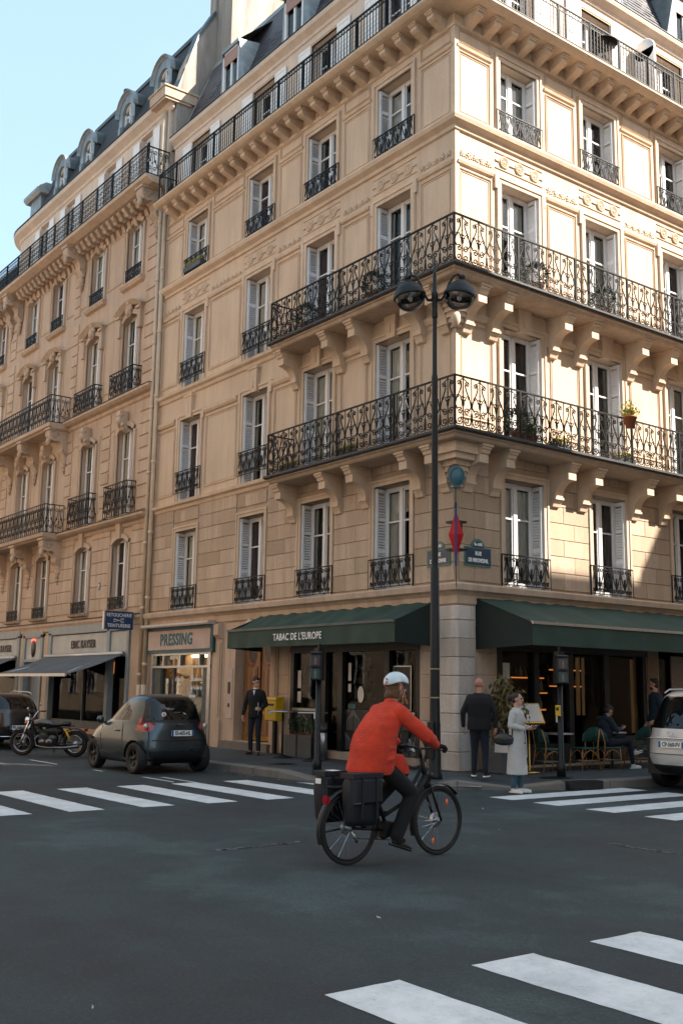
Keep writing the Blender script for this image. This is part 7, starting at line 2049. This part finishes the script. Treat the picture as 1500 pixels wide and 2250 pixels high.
# motorcycle --------------------------------------------------------------------
mo_rz = atan2(-4.94 + 4.02, -10.09 + 9.05)
mo = thing('motorcycle', 'black and chrome classic motorcycle leaning on its stand between the two dark cars', 'motorcycle', (-9.57, -4.48, 0), mo_rz)
mo.rotation_euler = (radians(-9), 0, mo_rz)
spoked(mo, .70, .32, .048, ALU, 16, hub=.06, w_=.05); spoked(mo, -.68, .32, .052, CHROME, 16, hub=.07, w_=.06)
mb = MB()
for s in (-1, 1): mb.tube([(.70, s*.09, .32), (.47, s*.09, .86)], [.022, .017], 8)
part(mb, 'fork', CHROME, mo)
for s in (-1, 1): mb = MB(); mb.tube([(.70, s*.09, .30), (.60, s*.09, .54)], .030, 8); part(mb, 'fork_leg', ALU, mo)
mb = MB(); mb.tube([(.46, -.1, .86), (.46, .1, .86)], .02, 6); mb.tube([(.50, -.1, .78), (.50, .1, .78)], .02, 6); part(mb, 'fork_yoke', IRONP, mo)
mb = MB(); mb.tube([(.26, .36, 1.02), (.38, .22, 1.05), (.43, .08, .92), (.43, -.08, .92), (.38, -.22, 1.05), (.26, -.36, 1.02)], .012, 8); part(mb, 'handlebar', CHROME, mo)
for s in (-1, 1):
    mb = MB(); mb.tube([(.34, s*.27, 1.04), (.25, s*.37, 1.02)], .018, 8); part(mb, 'grip', BLACKP, mo)
    mb = MB(); mb.tube([(.36, s*.24, 1.05), (.36, s*.30, 1.18)], .005, 4); mb.sphere((.36, s*.32, 1.20), .05, 10, None, .3, 1, .8); part(mb, 'mirror', CHROME, mo)
    mb = MB(); mb.tube([(.50, s*.05, .84), (.50, s*.14, .84)], .008, 5); mb.sphere((.50, s*.17, .84), .032, 10); part(mb, 'indicator', LAMPO, mo)
mb = MB(); mb.lathe([(0, -.09), (.05, -.085), (.085, -.03), (.09, .02), (.0, .02)], 20, Matrix.Translation((.55, 0, .86)) @ Matrix.Rotation(pi/2, 4, 'Y')); part(mb, 'headlight_shell', CHROME, mo)
mb = MB(); mb.lathe([(0, .035), (.05, .03), (.082, .015)], 20, Matrix.Translation((.555, 0, .86)) @ Matrix.Rotation(pi/2, 4, 'Y')); part(mb, 'headlight', LAMPW, mo)
blob('fuel_tank', [('e', (.16, 0, .80), (.26, .13, .11)), ('e', (.02, 0, .79), (.18, .11, .09))], plain_cache('gloss_black_paint', (.012, .012, .013), rough=.15, coat=1.0), mo, .02)
blob('seat', [('e', (-.25, 0, .78), (.30, .12, .05)), ('e', (-.45, 0, .80), (.16, .11, .06))], BLACKP, mo, .02)
mb = MB()
for s in (-1, 1): mb.tube([(.42, 0, .84), (.36, s*.10, .5), (.28, s*.12, .26), (-.2, s*.12, .26), (-.30, s*.12, .5), (-.25, s*.1, .72)], .016, 7); mb.tube([(.40, 0, .86), (0, s*.06, .72), (-.62, s*.12, .72)], .014, 7); mb.tube([(-.2, s*.12, .3), (-.68, s*.12, .32)], .018, 7)
part(mb, 'frame', IRONP, mo)
mb = MB(); mb.bbox(-.20, .20, -.13, .13, .26, .42, .03); mb.lathe([(0, -.18), (.09, -.18), (.10, -.16), (.10, .16), (.09, .18), (0, .18)], 18, Matrix.Translation((-.08, 0, .36)) @ MX); mb.lathe([(0, -.17), (.075, -.17), (.08, .17), (0, .17)], 18, Matrix.Translation((.12, 0, .36)) @ MX); part(mb, 'engine_case', plain_cache('dull_steel', (.16, .16, .17), rough=.3, metal=.9), mo)
for k in range(8): mb = MB(); mb.box(-.02, .20, -.11, .11, .43 + k*.028, .445 + k*.028); part(mb, 'cooling_fin', ZINCD, mo)
for s in (-1, 1):
    mb = MB(); mb.tube([(.18, s*.08, .55), (.30, s*.12, .45), (.26, s*.15, .28), (0, s*.16, .24), (-.5, s*.17, .25), (-.85, s*.18, .30)], [.02, .022, .024, .028, .04, .045], 10); part(mb, 'exhaust_pipe', plain_cache('dull_steel', (.16, .16, .17), rough=.3, metal=.9), mo)
    mb = MB(); mb.tube([(-.50, s*.13, .68), (-.62, s*.13, .42)], .024, 8); mb.tube([(-.52, s*.13, .64), (-.50, s*.13, .68)], .030, 8); part(mb, 'shock_absorber', YELLOW if s > 0 else YELLOW, mo)
for x, a0, a1, R in ((.70, 50, 150, .355), (-.68, 20, 170, .37)):
    mb = MB(); K = 14; vs = []
    for k in range(K + 1):
        a = radians(a0 + (a1 - a0)*k/K)
        for y, q in ((-.07, -.02), (-.045, .004), (.045, .004), (.07, -.02)): vs.append((x + (R + q)*cos(a), y, .32 + (R + q)*sin(a)))
    mb.add(vs, [(4*i+j, 4*i+j+1, 4*i+5+j, 4*i+4+j) for i in range(K) for j in range(3)], None, True); part(mb, 'mudguard', BLACKP, mo)
mb = MB(); mb.box(-1.0, -.95, -.05, .05, .62, .70); part(mb, 'tail_lamp', CARRED, mo)
blob('side_panel', [('e', (-.20, 0, .62), (.20, .12, .12)), ('e', (-.02, 0, .60), (.14, .11, .12)), ('e', (.22, 0, .60), (.09, .10, .10))], BLACKP, mo, .02)
blob('cylinder_block', [('e', (.10, 0, .52), (.13, .13, .12)), ('e', (-.12, 0, .46), (.14, .13, .09))], ZINCD, mo, .02)
mb = MB(); mb.tube([(-.05, -.1, .28), (.02, -.32, .02)], .012, 6); part(mb, 'side_stand', IRONP, mo)
# ------------------------------------------------------------------ people
def V(*a): return Vector(a)
def hand_items(wr, d, n, s, curl=.5, k=1.0):
    # wr wrist, d finger direction, n palm normal (towards curl), s = +1/-1 for thumb side
    d = d.normalized(); n = (n - d*n.dot(d)).normalized(); u = d.cross(n) * s
    it = []; pc = wr + d*.045*k
    it.append((wr, .024*k, wr + d*.03*k, .026*k))
    for j in (-1, 0, 1): it.append((wr + d*.02*k + u*j*.018*k, .017*k, wr + d*.085*k + u*j*.024*k, .015*k))
    for j, (o, l) in enumerate(((-.034, .060), (-.012, .074), (.012, .080), (.034, .070))):
        b = wr + d*.088*k + u*o*k; r = .0088*k
        d1 = (d*cos(curl*.6) + n*sin(curl*.6)); d2 = (d*cos(curl*1.6) + n*sin(curl*1.6)); d3 = (d*cos(curl*2.4) + n*sin(curl*2.4))
        p1 = b + d1*l*.45*k; p2 = p1 + d2*l*.33*k; p3 = p2 + d3*l*.25*k
        it += [(b, r*1.05, p1, r), (p1, r, p2, r*.92), (p2, r*.92, p3, r*.8)]
    t0 = wr + d*.03*k + u*.024*k; t1 = t0 + (u*.7 + d*.7 + n*.15).normalized()*.036*k; t2 = t1 + (d*.9 + u*.25 + n*.4).normalized()*.034*k
    it += [(t0, .014*k, t1, .011*k), (t1, .011*k, t2, .009*k)]
    return it
def head_items(c, f, k=1.0, tilt=0):
    # c head centre, f facing (horizontal unit), returns ellipsoids for skull, jaw, nose, ears, lips
    l = Vector((-f.y, f.x, 0)); R = Matrix((f, l, Vector((0, 0, 1)))).transposed()
    if tilt: R = R @ Matrix.Rotation(tilt, 3, 'Y')
    def q(x, y, z): return c + R @ Vector((x, y, z))*k
    return [('e', q(-.01, 0, .025), V(.095, .076, .092)*k, R), ('e', q(.025, 0, -.045), V(.066, .058, .072)*k, R), ('e', q(.065, 0, -.09), V(.026, .032, .022)*k, R),
            (q(.088, 0, .012), .010*k, q(.108, 0, -.022), .014*k), ('e', q(.083, 0, .028), V(.016, .055, .012)*k, R), ('e', q(.086, 0, -.058), V(.012, .026, .012)*k, R),
            ('e', q(-.005, .078, -.01), V(.022, .011, .032)*k, R), ('e', q(-.005, -.078, -.01), V(.022, .011, .032)*k, R)], R, q
def face(parent, q, k=1.0):
    for s in (-1, 1):
        mb = MB(); mb.sphere(q(.082, s*.030, .006), .0125*k, 8); part(mb, 'eye', plain_cache('eye', (.05, .03, .02), rough=.2), parent)
        mb = MB(); mb.tube([q(.090, s*.016, .030), q(.092, s*.03, .034), q(.082, s*.048, .028)], .005*k, 5); part(mb, 'eyebrow', HAIRD, parent)
    mb = MB(); mb.tube([q(.090, -.022, -.058), q(.098, 0, -.059), q(.090, .022, -.058)], .005*k, 5); part(mb, 'mouth', plain_cache('lips', (.28, .09, .07)), parent)
def shoe(name, parent, ank, f, mat, sole, k=1.0):
    l = V(-f.y, f.x, 0); R = Matrix((f, l, V(0, 0, 1))).transposed()
    g = ank - V(0, 0, .075)*k
    o = blob(name, [('e', g + f*.09*k + V(0,0,.035*k), V(.12, .043, .036)*k, R), ('e', g + f*.0 + V(0,0,.045*k), V(.055, .038, .045)*k, R), (g + V(0,0,.05*k), .038*k, ank + V(0,0,.01), .040*k)], mat, parent, .010, 3)
    mb = MB(); mb.lathe([(0, 0), (1, 0), (1, .022), (0, .022)], 20, Matrix.Translation(g + f*.055*k) @ R.to_4x4() @ Matrix.Diagonal((.148*k, .047*k, 1, 1))); part(mb, 'sole', sole, o)
    return o

def person(label, loc, rz, H, arms, legs, top, trousers, shoes, sole, skin, hair, headdir=0, headtilt=0, lean=0, girth=1.0, coat=None, curl=.5, extra=None, hatless=True, torso_shift=(0, 0)):
    """local frame: +x ahead, +y left. arms: {s: (elbow, wrist, fingerdir, normal)} ; legs: {s: (knee, ankle, footdir)} in metres for H"""
    root = thing('person', label, 'person', loc, rz)
    k = H / 1.76
    hip = V(0, 0, .93*k) + V(torso_shift[0], 0, 0); sh = V(lean + torso_shift[0], 0, 1.44*k); neck = sh + V(.0, 0, .06*k); hc = neck + V(.02, 0, .165*k)
    f = V(cos(headdir), sin(headdir), 0)
    hi, R, q = head_items(hc, f, k*1.0, headtilt)
    it = hi + [(neck - V(0,0,.03*k), .055*k, hc - V(.01,0,.06*k), .052*k)]
    it += [('e', (hip + sh)/2 + V(0,0,.1*k), V(.09, .13, .26)*k), ('e', hip, V(.09, .13, .10)*k), (sh + V(0, .13*k, 0), .05*k, sh - V(0, .13*k, 0), .05*k)]
    for s in (-1, 1):
        el, wr, fd, nr = arms[s]; S = sh + V(0, s*.17*k, -.02*k)
        it += [(S, .045*k, el, .036*k), (el, .034*k, wr, .022*k)] + hand_items(wr, fd, nr, s, curl, k)
        kn, an, fo = legs[s]; it += [(hip + V(0, s*.085*k, -.02), .07*k, kn, .045*k), (kn, .045*k, an, .032*k), (an, .032*k, an + fo*.08 - V(0,0,.04), .02)]
    blob('body', it, skin, root, .0085, 2)
    face(root, q, k)
    # top
    g = girth
    def sec(t, z, rx, ry): return (hip.x + (sh.x - hip.x)*t, 0, z, rx*k*g, ry*k*g)
    secs = [sec(0, hip.z - .09*k, .128, .168), sec(0, hip.z, .130, .172), sec(.3, hip.z + .14*k, .118, .158), sec(.55, hip.z + .27*k, .124, .168), sec(.8, sh.z - .12*k, .130, .180), sec(.95, sh.z - .02*k, .112, .168), sec(1, sh.z + .035*k, .085, .12), sec(1.05, sh.z + .07*k, .065, .07)]
    if coat: secs = [(hip.x, 0, hip.z - .60*k, .185*k, .205*k), (hip.x, 0, hip.z - .35*k, .165*k, .192*k)] + secs[1:]
    ti = [('l', secs), (sh + V(0, .12*k, -.005), .060*k, sh - V(0, .12*k, .005), .060*k)]
    for s in (-1, 1):
        el, wr, fd, nr = arms[s]; S = sh + V(0, s*.165*k, -.03*k)
        ti += [(S, .072*k*(.6 + .4*g), el, .054*k), (el, .053*k, wr - (wr - el).normalized()*.02, .040*k)]
    blob('jacket', ti, top, root, .011, 8)
    tr = [('e', hip - V(0,0,.03), V(.118*g, .150*g, .12)*k)]
    for s in (-1, 1):
        kn, an, fo = legs[s]; tr += [(hip + V(0, s*.082*k, -.04), .092*k*(.5 + .5*g), kn, .066*k), (kn, .064*k, an + V(0,0,.03), .052*k)]
    blob('trousers', tr, trousers, root, .012, 6)
    for s in (-1, 1):
        kn, an, fo = legs[s]; shoe('shoe', root, an, fo, shoes, sole, k)
    if hair: hair(root, hc, R, q, k)
    return root, q, hc
DN = V(0, 0, -1)
def short_hair(mat, bald=False, side=1):
    def f(root, hc, R, q, k):
        blob('hair', [('e', q(-.022, 0, .05), V(.093, .084, .082)*k, R), ('e', q(-.045, 0, -.005), V(.062, .082, .075)*k, R), ('e', q(.045, 0, .095), V(.045, .060, .028)*k, R)], mat, root, .009, 2)
    return f
def bun_hair(mat):
    def f(root, hc, R, q, k):
        blob('hair', [('e', q(-.025, 0, .045), V(.092, .084, .080)*k, R), ('e', q(-.05, 0, -.01), V(.060, .080, .065)*k, R), ('e', q(-.135, 0, .03), V(.050, .055, .055)*k, R), ('e', q(-.16, .01, -.02), V(.03, .03, .05)*k, R)], mat, root, .008, 2)
    return f
# man at the wooden door : faces the mailbox, looks to his left hand side (towards +x of the picture)
z0 = .15
def leg2(k, dx=0, sp=.10, dl=0): return {s: (V(.03 + dx*s*.4, s*sp*k, .49*k), V(-.01 + dx*s, s*(sp + .01)*k, .085*k), V(1, s*.25, 0).normalized()) for s in (-1, 1)}
k_ = 1.78/1.76
arms = {1: (V(-.03, .26, 1.17), V(.20, .20, 1.07), V(.8, -.25, .1), V(.2, -.9, -.3)), -1: (V(-.04, -.27, 1.17), V(.02, -.30, .92), V(.1, 0, -1), V(.3, 1, 0))}
def collar_shirt(root, q, hc):
    mb = MB(); mb.lathe([(.062, 0), (.070, .02), (.060, .05), (.052, .05)], 16, Matrix.Translation(hc - V(.02, 0, .185))); part(mb, 'shirt_collar', WHITEC, root)
r1, q1, h1 = person('man in a black jacket and navy trousers standing at the wooden door beside the mailbox', (-5.95, -.92, z0), radians(-52), 1.79, arms, leg2(k_, .04), BLACKC, NAVYC, plain_cache('brown_shoes', (.05, .022, .012)), BLACKP, SKINM, short_hair(HAIRD), headdir=radians(62), headtilt=radians(14))
mb = MB(); mb.add([(.118, -.028, 1.50), (.118, .028, 1.50), (.134, 0, 1.38)], [(0,1,2)]); part(mb, 'shirt_front', WHITEC, r1)
collar_shirt(r1, q1, h1)
mb = MB(); mb.tube([(.128, .11, 1.22), (.135, .12, 1.05), (.13, .115, .93)], .0035, 4); part(mb, 'jacket_piping', LETTER, r1)
# bald man seen from behind
arms = {1: (V(-.05, .30, 1.17), V(.0, .30, .90), V(.05, 0, -1), V(.2, -1, 0)), -1: (V(-.05, -.30, 1.17), V(-.02, -.30, .90), V(.05, 0, -1), V(.2, 1, 0))}
person('bald man in a black jumper seen from behind at the corner pier', (1.24, -.62, z0), radians(128), 1.78, arms, leg2(1.01, .05), BLACKC, NAVYC, BLACKC, LETTER, SKINR, None, headdir=radians(-14), girth=1.32, curl=.7)
# woman in a pale coat looking right, phone in hand
def coat_long(hip, sh, k):
    it = []
    for j in range(7):
        t = j/6; z = hip.z - .56*k*t; it.append(('e', V(hip.x + .0, 0, z), V(.135 + .035*t, .175 + .03*t, .10)*k))
    return it
arms = {1: (V(-.03, .235, 1.13), V(.20, .16, 1.08), V(1, -.2, .12), V(0, -.4, 1)), -1: (V(-.02, -.235, 1.13), V(.20, -.13, 1.08), V(1, .2, .12), V(0, .4, 1))}
wm, qw, hw = person('woman in a long pale grey coat and jeans holding a phone by the crossing', (2.68, -1.16, 0.01), radians(22), 1.66, arms, leg2(.95, .03, .075), GREYCOAT, JEANS, WHITEC, WHITEC, SKINM, bun_hair(HAIRD), headdir=radians(8), coat=coat_long, girth=1.06, curl=.8)
mb = MB(); mb.tube([(.0, .075, 1.40), (.095, .07, 1.30), (.135, .015, 1.15), (.165, .0, .95), (.18, .0, .60)], .010, 5); mb.tube([(.0, -.075, 1.40), (.095, -.07, 1.30), (.135, .0, 1.15)], .010, 5); part(mb, 'lapel', GREYCOAT, wm)
mb = MB(); mb.lathe([(.058, 0), (.085, .01), (.075, .055), (.055, .06)], 16, Matrix.Translation(hw - V(.02, 0, .20))); part(mb, 'collar', GREYCOAT, wm)
for z in (1.02, .84): mb = MB(); mb.sphere((.165, -.05, z), .014, 8); part(mb, 'button', BLACKP, wm)
def rel(root, p): 
    return root.matrix_basis @ Vector(p) if False else Matrix.Translation(root.location) @ Matrix.Rotation(root.rotation_euler.z, 4, 'Z') @ Vector(p)
ph = thing('mobile_phone', 'dark red phone held in the hands of the woman in the grey coat', 'phone', rel(wm, (.30, .0, 1.09)), radians(22))
mb = MB(); mb.bbox(-.012, .10, -.035, .035, .0, .012, .003, Matrix.Rotation(radians(-25), 4, 'Y')); part(mb, 'phone_body', plain_cache('maroon', (.10, .01, .015)), ph)
hb = thing('handbag', 'black quilted shoulder bag hanging at the hip of the woman in the grey coat', 'bag', rel(wm, (-.17, -.17, .80)), radians(22))
blob('bag_body', [('e', (0, 0, .10), (.19, .065, .10)), ('e', (0, 0, .05), (.18, .06, .06))], plain_cache('quilted_black', (.016, .017, .020), rough=.35, bmp=.6, scale=8), hb, .012)
mb = MB(); mb.tube([(-.14, 0, .16), (.0, .03, .40), (.14, .05, .60), (.17, .03, .45), (.15, 0, .16)], .010, 6); part(mb, 'strap', BLACKP, hb)
tb = thing('paper_bag', 'small pinkish paper carrier bag held low by the bald man', 'bag', (1.50, -.30, .60), radians(20))
mb = MB(); mb.prism([(-.05, 0), (.05, 0), (.02, .30), (-.02, .30)], -.13, .13); part(mb, 'bag_body', TOTE, tb)
mb = MB(); mb.tube([(-.06, 0, .29), (-.03, 0, .42), (.03, 0, .42), (.06, 0, .29)], .005, 5); part(mb, 'handle', TOTE, tb)
# seated man -------------------------------------------------------------------
sit = thing('person', 'man in navy with white trainers sitting on a rattan chair reading his phone', 'person', (1.02, 3.30, .15), radians(75))
hip = V(.02, 0, .52); sh = V(-.04, 0, 1.02); hc = V(.06, 0, 1.19)
f = V(1, 0, 0); hi, R, q = head_items(hc, f, 1.0, radians(28))
def seated(root, sk):
    S = {s: sh + V(0, s*.165, 0) for s in (-1, 1)}
    el = {1: V(.10, .22, .80), -1: V(.10, -.22, .80)}; wr = {1: V(.33, .07, .83), -1: V(.33, -.07, .83)}
    kn = {1: V(.46, .08, .66), -1: V(.48, -.12, .58)}; an = {1: V(.66, -.04, .36), -1: V(.56, -.12, .085)}
    it = hi + [(sh + V(.02, 0, .03), .055, hc - V(.02, 0, .06), .05), ('e', (hip + sh)/2, V(.09, .12, .26)), ('e', hip, V(.10, .13, .09))]
    for s in (-1, 1): it += [(S[s], .045, el[s], .034), (el[s], .033, wr[s], .022)] + hand_items(wr[s], V(.9, -s*.35, .1), V(0, -s*.5, .9), s, .9) + [(hip + V(0, s*.08, 0), .07, kn[s], .045), (kn[s], .045, an[s], .03)]
    blob('body', it, sk, root, .0085, 2)
    face(root, q)
    ti = [('e', sh + V(.02, 0, -.12), V(.125, .18, .17)), ('e', (hip + sh)/2 + V(-.01,0,0), V(.12, .165, .22)), ('e', hip + V(0,0,.06), V(.13, .165, .10)), (sh + V(0, .12, 0), .065, sh - V(0, .12, 0), .065), (sh, .07, sh + V(.03, 0, .055), .062)]
    for s in (-1, 1): ti += [(S[s], .07, el[s], .055), (el[s], .052, wr[s] - V(.03, 0, 0), .040)]
    blob('jumper', ti, NAVYJ, root, .011, 3)
    tr = [('e', hip, V(.13, .16, .10))]
    for s in (-1, 1): tr += [(hip + V(.0, s*.085, 0), .085, kn[s], .065), (kn[s], .063, an[s] + (kn[s] - an[s])*.08, .045)]
    blob('trousers', tr, NAVYC, root, .012, 3)
    shoe('shoe', root, an[-1], V(1, 0, 0), WHITEC, WHITEC); shoe('shoe', root, an[1], V(.9, -.2, .25).normalized(), WHITEC, WHITEC)
    short_hair(HAIRD)(root, hc, R, q, 1.0)
seated(sit, SKINM)
mb = MB(); mb.lathe([(.060, 0), (.068, .02), (.058, .045)], 16, Matrix.Translation(V(.0, 0, 1.05)) @ Matrix.Rotation(radians(18), 4, 'Y')); part(mb, 'shirt_collar', WHITEC, sit)
p2 = thing('mobile_phone', 'dark phone in the hands of the seated man', 'phone', rel(sit, (.42, 0, .86)), radians(75))
mb = MB(); mb.bbox(-.04, .05, -.035, .035, 0, .012, .003, Matrix.Rotation(radians(-35), 4, 'Y')); part(mb, 'phone_body', BLACKP, p2)
# man behind the white car
arms = {1: (V(-.03, .26, 1.17), V(.12, .22, .98), V(.7, -.2, -.4), V(.2, -.9, -.3)), -1: (V(-.04, -.27, 1.17), V(.08, -.25, .95), V(.5, 0, -1), V(.3, 1, 0))}
person('bearded man in dark clothes standing at the wall behind the white car', (1.05, 4.95, z0), radians(-120), 1.86, arms, leg2(1, .05), NAVYJ, NAVYC, BLACKC, BLACKP, SKINM, lambda root, hc, R, q, k: (short_hair(HAIRD)(root, hc, R, q, k), blob('beard', [('e', q(.045, 0, -.075), V(.052, .058, .042)*k, R)], HAIRD, root, .009, 2)), headdir=radians(-25))
# cyclist -------------------------------------------------------------------------
cy = thing('person', 'cyclist in a bright orange-red wool jacket, dark trousers and pale blue helmet', 'person', (6.92, -7.47, 0), pi/2 + radians(1))
hip = V(-.30, 0, 1.0); sh = V(-.10, 0, 1.50); hc = V(.015, 0, 1.735)
hf = V(cos(radians(-12)), sin(radians(-12)), 0); hi, R, q = head_items(hc, hf, 1.02, radians(4))
S = {s: sh + V(0, s*.18, -.02) for s in (-1, 1)}
el = {-1: V(.12, -.37, 1.24), 1: V(.12, .36, 1.24)}; wr = {-1: V(.30, -.30, 1.155), 1: V(.30, .30, 1.155)}
kn = {-1: V(.12, -.13, .66), 1: V(.20, .12, .86)}; an = {-1: V(-.09, -.135, .26), 1: V(-.20, .13, .54)}
it = hi + [(sh + V(.02, 0, .02), .055, hc - V(.02, 0, .06), .052), ('e', (hip + sh)/2, V(.09, .12, .27)), ('e', hip, V(.10, .13, .10)), (S[1], .05, S[-1], .05)]
for s in (-1, 1): it += [(S[s], .045, el[s], .036), (el[s], .034, wr[s], .024)] + hand_items(wr[s], V(.25, s*.12, -.05), V(.1, 0, -1), -s, 1.15) + [(hip + V(0, s*.08, 0), .07, kn[s], .046), (kn[s], .046, an[s], .032), (an[s], .032, an[s] + V(.10, 0, -.05), .022)]
blob('body', it, SKINM, cy, .0085, 2); face(cy, q)
RJ = Matrix.Rotation(radians(20), 3, 'Y')
ti = [('l', [(-.36, 0, .865, .215, .225), (-.335, 0, .92, .24, .235), (-.315, 0, 1.02, .232, .232), (-.295, 0, 1.14, .222, .228), (-.265, 0, 1.25, .208, .228), (-.215, 0, 1.36, .190, .232), (-.155, 0, 1.45, .162, .220), (-.10, 0, 1.53, .120, .172), (-.07, 0, 1.585, .085, .09)]),
      ('l', [(-.02, -.10, .86, .12, .075), (-.06, -.10, .95, .13, .09), (-.12, -.09, 1.06, .12, .10)]), ('l', [(-.02, .10, .88, .12, .075), (-.06, .10, .95, .13, .09), (-.12, .09, 1.06, .12, .10)]),
      (S[1] + V(-.01, 0, -.01), .078, S[-1] + V(-.01, 0, -.01), .078), (sh + V(-.01, 0, 0), .085, sh + V(.03, 0, .07), .066)]
for s in (-1, 1): ti += [(S[s], .088, el[s] + (S[s] - el[s])*.4, .078), (el[s] + (S[s] - el[s])*.4, .078, el[s], .068), (el[s], .068, wr[s] - (wr[s] - el[s]).normalized()*.015, .048)]
for (a_, b_) in (((-.16, -.215, 1.36), (-.38, -.17, 1.24)), ((-.17, -.215, 1.25), (-.42, -.15, 1.17)), ((-.18, -.215, 1.13), (-.36, -.20, 1.09)), ((.02, -.24, 1.38), (.10, -.30, 1.20)), ((.16, -.37, 1.30), (.22, -.31, 1.20)), ((-.20, -.215, 1.03), (-.34, -.215, .97)), ((-.47, .05, 1.14), (-.30, -.20, 1.04)), ((-.40, .08, 1.32), (-.40, -.10, 1.27)), ((.22, -.35, 1.26), (.27, -.30, 1.17))):
    a_, b_ = V(*a_), V(*b_); m_ = (a_ + b_)/2 + V(.0, -.012, .02)
    ti += [(a_, .012, m_, .022), (m_, .022, b_, .012)]
jk = blob('jacket', ti, REDJ, cy, .009, 5)
tx = bpy.data.textures.new('cloth_folds', 'CLOUDS'); tx.noise_scale = .19; tx.noise_depth = 2
dm = jk.modifiers.new('folds', 'DISPLACE'); dm.texture = tx; dm.strength = .026; dm.mid_level = .5
# crisp folds at the elbow and waist
mb = MB()
for s in (-1,):
    pass
tr = [('e', hip + V(0, 0, -.03), V(.14, .165, .11))]
for s in (-1, 1): tr += [(hip + V(.02, s*.09, -.02), .105, kn[s], .082), (kn[s], .082, an[s] + V(0, 0, .0), .072), (an[s] + V(0,0,.02), .058, an[s] + V(0.01, 0, -.04), .056)]
blob('trousers', tr, BLACKC, cy, .012, 5)
for s in (-1, 1): blob('sock', [(an[s] + V(0, 0, .05), .050, an[s] + V(.02, 0, -.05), .052), ('e', an[s] + V(.03, 0, -.05), V(.09, .048, .04))], BLACKC, cy, .01, 1)
for s in (-1, 1):
    gi = hand_items(wr[s], V(.25, s*.12, -.05), V(.1, 0, -1), -s, 1.15)
    blob('glove', [(it_[0], it_[1] + .005, it_[2], it_[3] + .005) for it_ in gi], BLACKC, cy, .008, 1)
for s in (-1, 1): shoe('shoe', cy, an[s] + V(-.01, 0, -.03), V(.93, s*.05, -.30 if s < 0 else 0).normalized(), BLACKP, BLACKP, 1.05)
blob('hair', [('e', q(-.03, 0, -.005), V(.090, .092, .085), R), ('e', q(-.06, 0, -.07), V(.060, .090, .060), R), ('e', q(-.03, -.075, -.06), V(.040, .022, .060), R), ('e', q(-.03, .075, -.06), V(.040, .022, .060), R), ('e', q(-.09, .02, -.09), V(.03, .05, .035), R)], HAIRB, cy, .009, 1)
hm = place('helmet', None, cy)
mb = MB(); prof = []; K = 14; vs = []; N = 36
for i in range(K + 1):
    t = i/K
    for k in range(N):
        a = 2*pi*k/N; low = radians(98 + 8*(-cos(a)) - 14*abs(sin(a))**4 * (1 if i == K else .9)); th = low*t
        vs.append(q(-.008 + .138*sin(th)*cos(a), .112*sin(th)*sin(a), .045 + .118*cos(th)))
mb.add(vs, [(i*N+k, (i+1)*N+k, (i+1)*N+(k+1) % N, i*N+(k+1) % N) for i in range(K) for k in range(N)], None, True)
sh_ = part(mb, 'helmet_shell', HELM, hm); so = sh_.modifiers.new('thick', 'SOLIDIFY'); so.thickness = .018; so.offset = -1
mb = MB(); mb.tube([q(.02, .0, .166), q(-.03, .0, .168)], .006, 5); part(mb, 'vent_slot', BLACKP, hm)
mb = MB()
for (y0, z0_) in ((.0, .075), (.0, .045), (.02, .02)):
    mb.box(-.003, .003, -.022, .022, -.009, .009, Matrix.Translation(q(-.140 + .0, -.03 + y0, z0_)) @ R.to_4x4() @ Matrix.Rotation(radians(-12), 4, 'Z'))
part(mb, 'red_sticker', plain_cache('sticker_red', (.40, .02, .08)), hm)
mb = MB(); mb.sphere(q(.03, -.105, .03), .018, 8, None, 1, .5, 1); part(mb, 'side_clip', BLACKP, hm)
mb = MB(); mb.tube([q(.03, -.10, .0), q(.035, -.075, -.06), q(.04, -.03, -.105), q(.04, .03, -.105), q(.035, .075, -.06), q(.03, .10, .0)], .004, 4); part(mb, 'chin_strap', BLACKP, hm)
mb = MB(); mb.lathe([(.072, 0), (.088, .005), (.078, .05), (.066, .05)], 20, Matrix.Translation(sh + V(.035, 0, .045)) @ Matrix.Rotation(radians(18), 4, 'Y')); part(mb, 'jacket_collar', REDJ, cy)
